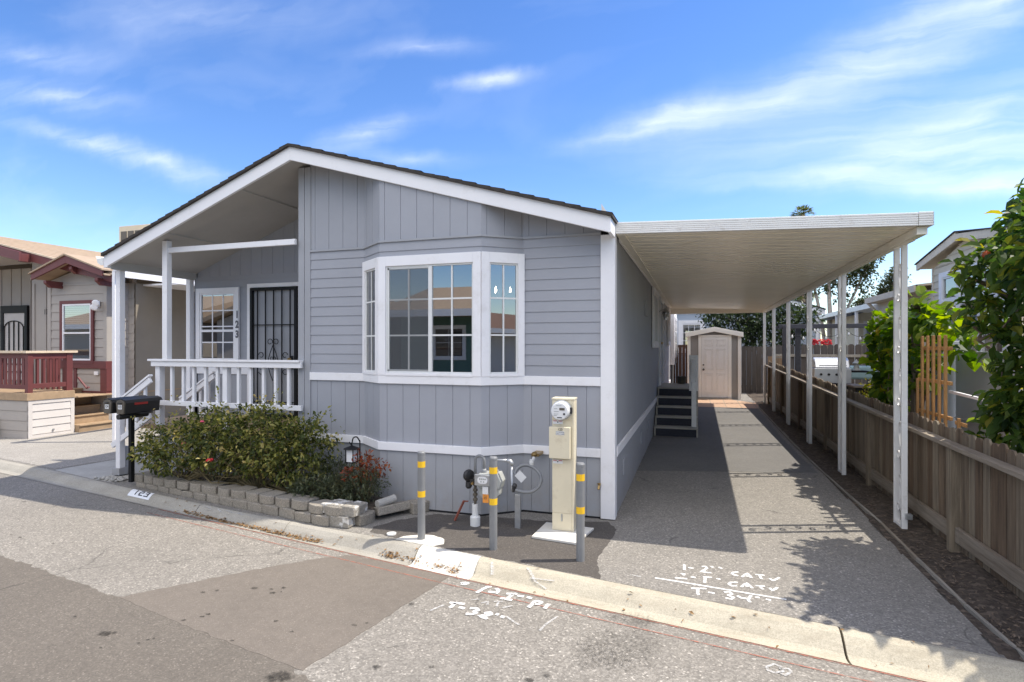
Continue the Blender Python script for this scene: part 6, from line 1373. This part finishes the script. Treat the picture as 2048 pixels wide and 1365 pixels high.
def flood(loc, label):
    f = thing('flood_light', label, 'flood light', loc, 'white flood lights on the left house'); x, y, z = loc
    MB().box(x - .09, x + .04, y - .03, y, z - .07, z + .07).tube([(x, y - .03, z), (x + .08, y - .12, z)], .025, 8).build('base', 'white', f, bevel=.004)
    for dx, dz in ((.10, .04), (.05, -.05)): MB().lathe([(.03, 0), (.04, .05), (.07, .12), (.075, .14), (.05, .145)], (x + dx, y - .08, z + dz), (.5, -.8, -.25), 14).build('lamp_head', 'white', f, smooth=True)
flood((-12.66, 9.18, 2.74), 'white twin flood light beside the maroon framed window'); flood((-19.35, 10.98, 2.35), 'white twin flood light left of the screen door')
# awning over the neighbour's driveway
aw = thing('neighbour_awning', 'white awning of the left house seen between the porch posts', 'awning', (-11.2, 14, 0))
MB().box(-10.24, -10.2, 7.74, 24, 3.09, 3.27).box(-12.24, -10.24, 9.9, 24, 3.20, 3.24).box(-10.32, -10.24, 7.74, 9.9, 3.20, 3.24).build('roof_pan', 'white', aw, bevel=.003)
for y in (7.75, 13.6, 17, 20.5): MB().box(-10.35, -10.28, y, y + .07, 0, 3.2).build('post', 'white', aw)
# deck, railing and steps
dk = thing('neighbour_deck', 'raised deck of the left house with maroon railing and pale clapboard base', 'deck', (-13, 8, 0))
dx, dya, dyb = -12.24, 7.51, 8.36
mb = MB(); mb.box(-19, dx, dya, 11.0, .73, .755).box(-16.8, -13.42, dyb, 9.2, .70, .75).box(dx - .03, dx + .03, dya - .03, dyb, .60 + .15, .895).box(-19, dx - .03, dya - .03, dya + .02, .75, .895).box(-19, dx - .02, dya, dyb, .755, .89).box(-19, -13.45, dyb, 9.2, .755, .86); mb.build('deck_board', 'deck_wood', dk, bevel=.004)
mb = MB(); lap_wall(mb, [(-19, dya), (dx, dya)], -.02, .76, .19, .014); mb.build('deck_skirt', 'n_siding', dk)
mb = MB(); mb.box(dx - .03, dx, dya, dyb, -.03, .755); mb.box(dx, dx + .016, dya, dya + .07, -.03, .75).box(dx, dx + .016, dyb - .07, dyb, -.03, .75).box(dx, dx + .016, dya + .07, dyb - .07, -.03, .07).box(dx, dx + .016, dya + .07, dyb - .07, .68, .75)
for k in range(4): mb.prism([(dx, dya + .07, .08 + k * .15), (dx + .014, dya + .07, .085 + k * .15), (dx + .002, dya + .07, .225 + k * .15), (dx, dya + .07, .225 + k * .15)], (0, dyb - dya - .14, 0))
mb.build('access_panel', 'n_skirt', dk)
MB().lathe([(.018, 0), (.018, .02)], (dx + .016, 7.95, .14), (1, 0, 0), 10).build('latch', 'steel', dk)
dr = MB().box(dx - .09, dx + .03, dya - .05, dyb + .06, 1.665, 1.71).box(-19, dx - .09, dya - .06, dya + .08, 1.665, 1.71).build('deck_railing', 'n_wood', dk, bevel=.004)
mb = MB(); mb.box(dx - .09, dx, dya, dya + .09, .89, 1.665).box(dx - .09, dx, dyb - .14, dyb - .02, .89, 1.665).box(dx - .06, dx - .01, dya + .09, dyb - .14, 1.55, 1.665).box(dx - .06, dx - .01, dya + .09, dyb - .14, .98, 1.07).box(-19, dx - .09, dya + .02, dya + .06, 1.56, 1.665).box(-19, dx - .09, dya + .02, dya + .06, .97, 1.05); mb.build('rail_frame', 'maroon', dr, bevel=.004)
for k in range(4): y = dya + .17 + k * .115; MB().box(dx - .05, dx - .02, y, y + .045, 1.0, 1.56).build('baluster', 'maroon', dr, bevel=.003)
for k in range(16): x = dx - .22 - k * .13; MB().box(x, x + .075, dya + .025, dya + .05, 1.0, 1.57).build('baluster', 'maroon', dr, bevel=.003)
for k in range(8): y = dyb - .0 + 0; x = dx - .25 - k * .16; MB().box(x, x + .045, dyb - .06, dyb - .02, .9, 1.57).build('baluster', 'maroon', dr)
ns = thing('deck_steps', 'brown composite steps climbing to the deck of the left house', 'steps', (-12.6, 8.8, 0))
for k in range(5):
    xs0 = -12.10 - k * .27; mb = MB().box(xs0 - .27 * (5 - k), xs0, dyb + .012, 9.19, .172 * k, .172 * (k + 1) - .028).box(xs0 - .30, xs0 + .025, dyb + .012, 9.19, .172 * (k + 1) - .028, .172 * (k + 1)); mb.build('step', 'deck_wood', ns, bevel=.004)
MB().tube([(dx - .02, dyb + .1, 1.15), (dx + .2, dyb + .12, .93), (dx + .26, dyb + .12, .95)], .022, 8).build('grab_rail', 'maroon', ns)
gt = [(-13.05, 7.32, 0, 'lower'), (-13.05, 7.34, .14, 'middle'), (-13.08, 7.36, .28, 'top')]
for x, y, z, w in gt: tag(MB().box(x - .5, x, y, y + .12, z, z + .13).build('timber_block', 'deck_wood', bevel=.008), w + ' brown timber block stacked before the deck of the left house', 'block')
# rooftop cooler
ac = thing('rooftop_cooler', 'beige louvred cooler box standing on the roof of the left house', 'cooler', (-17.2, 14.5, 4.55))
MB().box(-18.25, -16.9, 13.9, 15.2, 4.5, 5.78).build('housing', 'c_siding', ac, bevel=.01); mb = MB()
for k in range(4): mb.box(-18.15 + k * .31, -17.9 + k * .31, 13.885, 13.905, 4.75, 5.6)
mb.build('grille', 'mail_brown', ac)

# ================================================================ the cream house on the right
rh = thing('cream_house', 'cream lap sided house with a small gable and tall white windows on the right', 'house', (5, 11, 0))
GX = 4.05
mb = MB(); lap_wall(mb, [(GX, 12.0), (GX, 9.2)], .3, 3.2, .12, .014)
mb.prism([(GX + .002, 12.0, 3.18), (GX + .002, 10.75, 3.50), (GX + .002, 9.2, 3.20), (GX + .002, 9.2, 3.1), (GX + .002, 12, 3.1)], (.05, 0, 0)); k = 3.2
while k < 3.5:
    hw = (3.50 - k) / .256; mb.box(GX - .012, GX, 10.75 - hw * .95, 10.75 + hw, k, k + .012); k += .12
mb.box(GX + .06, 9, 9.25, 12.0, .0, 3.15).build('gable_wall', 'c_siding', rh)
MB().box(GX - .02, GX + .05, 12.0, 12.06, .2, 3.2).build('corner_board', 'c_trim', rh)
mb = MB()
for (ya, za, yb, zb) in ((12.5, 3.22, 10.8, 3.485), (10.8, 3.485, 8.9, 3.22)):
    mb.prism([(GX - .12, ya, za), (GX - .12, yb, zb), (GX - .12, yb, zb + .135), (GX - .12, ya, za + .11)], (.04, 0, 0)); mb.prism([(GX - .10, ya, za + .02), (GX - .10, yb, zb + .03), (GX - .10, yb, zb + .05), (GX - .10, ya, za + .04)], (.35, 0, 0))
mb.build('fascia', 'c_trim', rh)
mb = MB()
for (ya, za, yb, zb) in ((12.53, 3.33, 10.8, 3.62), (10.8, 3.62, 8.87, 3.33)): mb.prism([(GX - .14, ya, za), (GX - .14, yb, zb), (GX - .14, yb, zb + .02), (GX - .14, ya, za + .02)], (5, 0, 0))
mb.build('roof', 'roof_dark', rh)
XF = lambda x, y, z: (GX + y, -x, z)
mb = MB()      # white trim grid
X = [-11.66, -11.0, -10.26, -9.5]
mb.box(-11.66, -9.3, -.05, 0, 2.97, 3.06).box(-11.66, -9.3, -.05, 0, 2.50, 2.58).box(-11.66, -9.3, -.05, 0, 1.99, 2.05).box(-11.66, -9.3, -.05, 0, 1.50, 1.58)
for x in (-11.66, -10.98, -10.24, -9.5): mb.box(x, x + .13, -.052, 0, 1.5, 3.06)
gw = mb.build('window_wall', 'white', rh, bevel=.004)
for (a, b) in ((-11.53, -10.98), (-10.85, -10.24), (-10.11, -9.5)):
    for (c, d) in ((2.58, 2.97), (2.05, 2.50), (1.58, 1.99)):
        MB().box(a, a + .03, -.04, 0, c, d).box(b - .03, b, -.04, 0, c, d).box(a + .03, b - .03, -.04, 0, c, c + .03).box(a + .03, b - .03, -.04, 0, d - .03, d).build('frame', 'pvc', gw)
        MB().quad((a, -.02, c), (b, -.02, c), (b, -.02, d), (a, -.02, d)).build('pane', 'glass', gw); MB().quad((a, -.004 - .012, c), (b, -.016, c), (b, -.016, d), (a, -.016, d)).build('backing', 'interior_dark', gw)
XF = None
MB().box(4.30, 8.9, 12.06, 16.6, 0, 2.86).build('wing_wall', 'c_siding', rh)
MB().box(4.02, 4.08, 12.9, 16.3, 2.86, 2.99).prism([(4.05, 12.9, 2.96), (9, 12.9, 3.5), (9, 12.9, 3.55), (4.05, 12.9, 3.0)], (0, 3.4, 0)).box(4.08, 4.3, 12.9, 16.3, 2.86, 2.88).build('wing_roof', 'c_trim', rh)
MB().tube([(4.05, 16.2, 2.9), (4.2, 16.15, 2.7), (4.26, 16.1, 2.55), (4.26, 16.1, .3)], .035, 8).build('downpipe', 'c_trim', rh)
# things between the low fence and the cream house
tr = thing('trellis', 'orange cedar trellis of upright slats standing behind the low fence', 'trellis', (2.32, 6.9, 0))
mb = MB()
for k, y in enumerate((7.20, 7.05, 6.90, 6.75, 6.60)): mb.box(2.31, 2.332, y - .018, y + .018, 0, 1.91)
mb.box(2.31, 2.332, 7.32, 7.355, 0, 1.45).build('slat', 'trellis', tr, bevel=.003)
mb = MB()
for z in (1.76, 1.42, 1.08, .74, .40): mb.box(2.332, 2.354, 6.52, 7.37 if z < 1.45 else 7.25, z, z + .036)
mb.build('crosspiece', 'trellis', tr, bevel=.003)
tag(MB().box(2.34, 2.36, 6.36, 6.40, 0, 1.12).box(2.36, 2.37, 6.25, 6.5, 1.05, 1.085).build('garden_stake', 'trellis', bevel=.003), 'short orange wooden stake in front of the pale panel', 'stake')
tag(MB().box(2.92, 2.97, 6.7, 8.02, 0, 1.74).box(2.905, 2.92, 6.7, 8.02, .95, .965).build('privacy_screen', 'panel_grey', bevel=.004), 'pale grey flat panel standing behind the trellis', 'panel')
tag(MB().box(2.80, 2.95, 8.06, 8.42, 0, 1.80).box(2.77, 2.98, 8.03, 8.45, 1.80, 1.86).build('gate_post', 'panel_grey', bevel=.006), 'thick pale boxed post with a grey cap between trellis and panel', 'post')
tag(MB().obox((2.5, 7.0, 1.33), (2.62, 6.4, 1.28), .03, .03).build('white_bar', 'white', bevel=.004), 'thin white bar poking out of the leaves before the pale panel', 'bar')
# pergola, string lights and yard things
pg = thing('pergola', 'charcoal painted pergola frame over the yard behind the low fence', 'pergola', (3.4, 17.3, 0))
for x, y, w in ((2.25, 17.1, .12), (2.62, 17.4, .13), (4.42, 17.6, .14)): MB().box(x, x + w, y, y + w, .1, 2.36).build('post', 'pergola', pg, bevel=.006)
MB().obox((2.15, 17.15, 2.34), (4.75, 17.65, 2.36), .09, .12).obox((2.0, 17.2, 2.30), (2.5, 17.2, 2.37), .08, .08).build('beam', 'pergola', pg, bevel=.006)
sg = thing('string_lights', 'string of small clear bulbs sagging below the dark pergola beam', 'string lights', (3.4, 17.0, 2.2))
P = []
for i in range(25):
    t = i / 24; k = (t * 3) % 1; P.append((2.3 + 2.3 * t, 17.1 + .5 * t, 2.28 - .22 * 4 * k * (1 - k)))
MB().tube(P, .006, 5).build('cable', 'black', sg)
for p in P[2::3]: MB().lathe([(.008, 0), (.02, -.03), (.032, -.06), (.02, -.09), (.004, -.1)], p, n=8).build('bulb', 'pvc', sg, smooth=True)
bq = thing('barbecue_grill', 'stainless barbecue grill with rounded lid behind the low fence', 'grill', (3.05, 14.9, .1))
qx, qy = 2.62, 14.7
MB().prism([(qx, qy, 1.30), (qx, qy + .10, 1.48), (qx, qy + .28, 1.54), (qx, qy + .46, 1.46), (qx, qy + .52, 1.30)], (.72, 0, 0)).build('lid', 'stainless', bq, bevel=.02)
MB().box(qx - .02, qx + .74, qy - .02, qy + .54, .95, 1.29).build('control_panel', 'stainless', bq, bevel=.01); MB().tube([(qx + .08, qy - .03, 1.36), (qx + .64, qy - .03, 1.36)], .015, 8).build('handle', 'steel', bq)
mb = MB()
for k in range(4): mb.lathe([(.03, 0), (.026, .03)], (qx + .12 + k * .16, qy - .02, 1.15), (0, -1, 0), 10)
mb.build('knob', 'black_plastic', bq); MB().box(qx, qx + .72, qy, qy + .5, .12, .95).box(qx + .72, qx + 1.1, qy + .04, qy + .48, 1.20, 1.24).build('cart', 'black', bq, bevel=.006)
tag(MB().lathe([(.09, 0), (.09, .02), (.06, .04), (.05, .14), (.075, .15), (.085, .17), (.02, .23), (.01, .26)], (3.52, 14.95, 1.24), n=12).build('table_lantern', 'meter_grey'), 'grey metal lantern standing on the side shelf of the grill', 'lantern')
tb = thing('patio_table', 'dark square patio table behind the low fence', 'table', (3.4, 13.0, .1))
MB().box(2.95, 3.85, 12.75, 13.45, .98, 1.02).build('tabletop', 'mesh_fabric', tb, bevel=.006); MB().box(3.0, 3.8, 12.8, 13.4, .72, .98).build('apron', 'black', tb, bevel=.006)
for x in (3.02, 3.72):
    for y in (12.8, 13.35): MB().box(x, x + .05, y, y + .05, .08, .75).build('leg', 'black', tb)
tag(MB().lathe([(.002, 0), (.07, .01), (.10, .04), (.08, .09), (.03, .11), (.002, .115)], (3.38, 13.0, 1.02), n=14).build('cushion', 'c_trim', smooth=True), 'small pale round bundle lying on the patio table', 'bundle')
tag(MB().box(3.55, 4.4, 15.6, 16.1, 1.0, 1.32).build('bench_cushion', 'teal', bevel=.05), 'pale teal cushion behind the patio table', 'cushion')
ch = thing('patio_chair', 'taupe sling patio chair beside the dark pergola post', 'chair', (4.05, 13.9, .1))
MB().obox((4.0, 13.9, .62), (4.08, 14.12, 1.28), .52, .02, (0, -.9, .3)).build('backrest', 'mesh_fabric', ch, bevel=.006); MB().box(3.72, 4.32, 13.4, 13.95, .58, .61).build('seat', 'mesh_fabric', ch, bevel=.006)
for sx in (-.30, .30):
    MB().tube([(4.02 + sx, 13.4, .1), (4.02 + sx, 13.42, .82), (4.02 + sx, 13.85, .85), (4.03 + sx, 14.1, 1.3)], .016, 8).tube([(4.02 + sx, 13.95, .1), (4.02 + sx, 13.85, .85)], .016, 8).build('leg', 'mail_brown', ch, smooth=True)
MB().tube([(3.73, 14.1, 1.3), (4.02, 14.13, 1.34), (4.33, 14.1, 1.3)], .016, 8).build('top_rail', 'mail_brown', ch)
tag(MB().obox((3.55, 12.0, .1), (3.85, 12.2, .95), .05, .05).obox((3.75, 12.0, .1), (3.55, 12.2, .95), .05, .05).box(3.45, 3.95, 11.95, 12.05, .55, .6).build('folding_stand', 'fence_tan', bevel=.004), 'crossed wooden folding stand behind the low fence near the vine', 'stand')
fb = thing('flower_box', 'box of bright red flowers hung outside the blue grey house', 'flower box', (4.25, 22.9, 1.7))
MB().box(4.0, 4.6, 22.85, 23.05, 1.72, 1.84).build('box', 'fence_tan', fb); rr = random.Random(44); mb = MB()
for k in range(70): mb.lathe([(.002, 0), (.035, .015), (.025, .035)], (rr.uniform(4.0, 4.6), rr.uniform(22.8, 23.0), rr.uniform(1.86, 2.04)), (rr.gauss(0, .5), -1, rr.gauss(0, .5)), 6)
mb.build('flower', 'flower_red', fb)
# blue grey house behind the shed
bh = thing('blue_house', 'blue grey house with white trimmed window beyond the shed and tree', 'house', (2, 26, 0))
MB().box(-2.2, 4.65, 25.5, 33, 0, 3.15).prism([(-2.2, 25.5, 3.14), (4.65, 25.5, 3.14), (1.6, 25.5, 4.2)], (0, 7, 0)).build('wall', 'b_siding', bh)
mb = MB()
for (xa, za, xb, zb) in ((-2.6, 3.0, 1.6, 4.22), (1.6, 4.22, 4.85, 3.05)): mb.prism([(xa, 25.2, za), (xb, 25.2, zb), (xb, 25.2, zb + .2), (xa, 25.2, za + .2)], (0, .06, 0))
mb.box(4.56, 4.67, 25.45, 25.5, 0, 3.1).build('fascia', 'white', bh)
mb = MB()
for (xa, za, xb, zb) in ((-2.6, 3.19, 1.6, 4.41), (1.6, 4.41, 4.87, 3.24)): mb.prism([(xa, 25.15, za), (xb, 25.15, zb), (xb, 25.15, zb + .05), (xa, 25.15, za + .05)], (0, 8, 0))
mb.build('roof', 'roof_dark', bh)
window_y(bh, 'house_window', -.55, .15, 1.70, 2.72, 25.5, 3, 3, .14, .05, depth=.06, slats=.06)
text_l = thing('spot_light', 'white twin spot light on the corner of the blue grey house', 'spot light', (4.0, 25.4, 3.4))
for dz in (0, -.16): MB().lathe([(.04, 0), (.05, .06), (.09, .18), (.07, .2)], (4.05, 25.45, 3.45 + dz), (-.8, -.6, -.1), 12).build('lamp_head', 'white', text_l, smooth=True)
# further houses and awnings on the right
def far_house(label, x0, x1, y0, y1, h, ridge, mat, roofmat, nm='far_house'):
    t = thing(nm, label, 'house', ((x0 + x1) / 2, y0, 0)); xm = (x0 + x1) / 2
    MB().box(x0, x1, y0, y1, 0, h).prism([(x0, y0, h), (x1, y0, h), (xm, y0, ridge)], (0, y1 - y0, 0)).build('wall', mat, t)
    mb = MB()
    for (xa, za, xb, zb) in ((x0 - .4, h - .1, xm, ridge + .05), (xm, ridge + .05, x1 + .4, h - .1)): mb.prism([(xa, y0 - .4, za), (xb, y0 - .4, zb), (xb, y0 - .4, zb + .18), (xa, y0 - .4, za + .18)], (0, y1 - y0 + .6, 0))
    mb.build('roof', roofmat, t); return t
M['slate'] = paint('slate_blue_roof', (0.13, 0.145, 0.18), 0.8, 0.1, 6, 0.4, 40)
M['far_roof'] = paint('grey_shingles', (0.16, 0.155, 0.15), 0.85, 0.12, 6, 0.4, 40)
t = far_house('far small house with a low slate blue hip roof beyond the fence', 7.4, 11.8, 31, 38, 3.35, 3.95, 'c_siding', 'slate')
MB().box(7.6, 8.5, 30.96, 31, 1.6, 3.0).build('door', 'white', t)
t = far_house('far flat roofed grey house behind the white awning', 14.0, 22, 40, 48, 4.2, 4.7, 'panel_grey', 'far_roof')
wa = thing('white_awning', 'long white patio awning on thin posts beyond the dark board fence', 'awning', (6.9, 28, 0))
MB().box(6.3, 6.38, 20.9, 36, 3.26, 3.46).box(6.38, 9.6, 20.9, 36, 3.40, 3.46).box(6.3, 9.6, 20.9, 20.96, 3.28, 3.46).build('roof_pan', 'alu_white', wa, bevel=.004)
for y in (21.2, 24, 27, 30.5, 34.5): MB().box(6.32, 6.42, y, y + .1, 0, 3.3).build('post', 'white', wa)
pt = thing('patio_house', 'pale house wall with dark windows under the white awning', 'house', (9.8, 27, 0))
MB().box(9.5, 14, 20.9, 36, 0, 3.36).build('wall', 'panel_grey', pt)
XF = lambda x, y, z: (9.5 + y, -x, z)
window_y(pt, 'side_window', -24.4, -23.2, 1.5, 2.6, 0, 2, 3, .1, .04, depth=.05); window_y(pt, 'side_window', -28.6, -27.2, 1.0, 2.7, 0, 2, 4, .1, .04, depth=.05); window_y(pt, 'side_window', -32.5, -31.2, 1.5, 2.6, 0, 2, 3, .1, .04, depth=.05)
XF = None
# ================================================================ houses across the road, seen mirrored in the bay window
gh = thing('green_house', 'dark green house with white windows across the road behind the viewer', 'house', (-8, -10, 0))
MB().box(-11.8, -2.5, -18, -10, 0, 3.0).build('wall', 'g_wall', gh)
MB().prism([(-12.2, -8.6, 3.0), (-12.2, -8.6, 3.2), (-12.2, -13.5, 4.6), (-12.2, -18.4, 3.2), (-12.2, -18.4, 3.0)], (10.2, 0, 0)).build('roof', 'solar_roof', gh)
MB().box(-12.2, -2.0, -8.56, -8.5, 2.95, 3.22).build('fascia', 'white', gh)
window_y(gh, 'house_window', -10.2, -9.0, 1.4, 2.5, -10, 2, 2, .12, .04, depth=.05, facing=1); window_y(gh, 'house_window', -6.5, -5.2, 1.2, 2.5, -10, 2, 2, .12, .04, depth=.05, facing=1)
g2 = thing('grey_house', 'grey house with gable and tall window across the road behind the viewer', 'house', (-18, -8, 0))
MB().box(-21.5, -12.9, -18, -7.2, 0, 3.0).prism([(-21.5, -7.2, 3.0), (-12.9, -7.2, 3.0), (-17.2, -7.2, 4.3)], (0, -10, 0)).build('wall', 'n_siding', g2)
mb = MB()
for (xa, za, xb, zb) in ((-22, 2.9, -17.2, 4.4), (-17.2, 4.4, -12.4, 2.9)): mb.prism([(xa, -6.8, za), (xb, -6.8, zb), (xb, -6.8, zb + .2), (xa, -6.8, za + .2)], (0, -11, 0))
mb.build('roof', 'solar_roof', g2); window_y(g2, 'house_window', -15.6, -13.9, 1.1, 2.6, -7.2, 2, 2, .14, .04, depth=.05, facing=1)
g3 = thing('brown_roof_house', 'pale house with a brown roof and white beam across the road behind the viewer', 'house', (20, -9, 0))
MB().box(9.5, 36, -18, -9, 0, 2.6).build('wall', 'n_skirt', g3); MB().prism([(9, -8.2, 2.65), (9, -8.2, 2.8), (9, -13, 4.2), (9, -18, 2.8)], (27.5, 0, 0)).build('roof', 'roof_brown', g3); MB().box(9, 36.5, -8.2, -8.1, 2.55, 2.82).build('fascia', 'white', g3)
g4 = thing('tan_house', 'tan roofed house across the road at the far left behind the viewer', 'house', (-30, -6, 0))
MB().box(-38, -23, -16, -6, 0, 2.9).build('wall', 'n_siding', g4); MB().prism([(-38.5, -5.4, 2.9), (-38.5, -5.4, 3.05), (-38.5, -11, 4.6), (-38.5, -16.5, 3.05)], (16, 0, 0)).build('roof', 'solar_roof', g4); MB().box(-38.5, -22.5, -5.4, -5.3, 2.8, 3.08).build('fascia', 'white', g4)
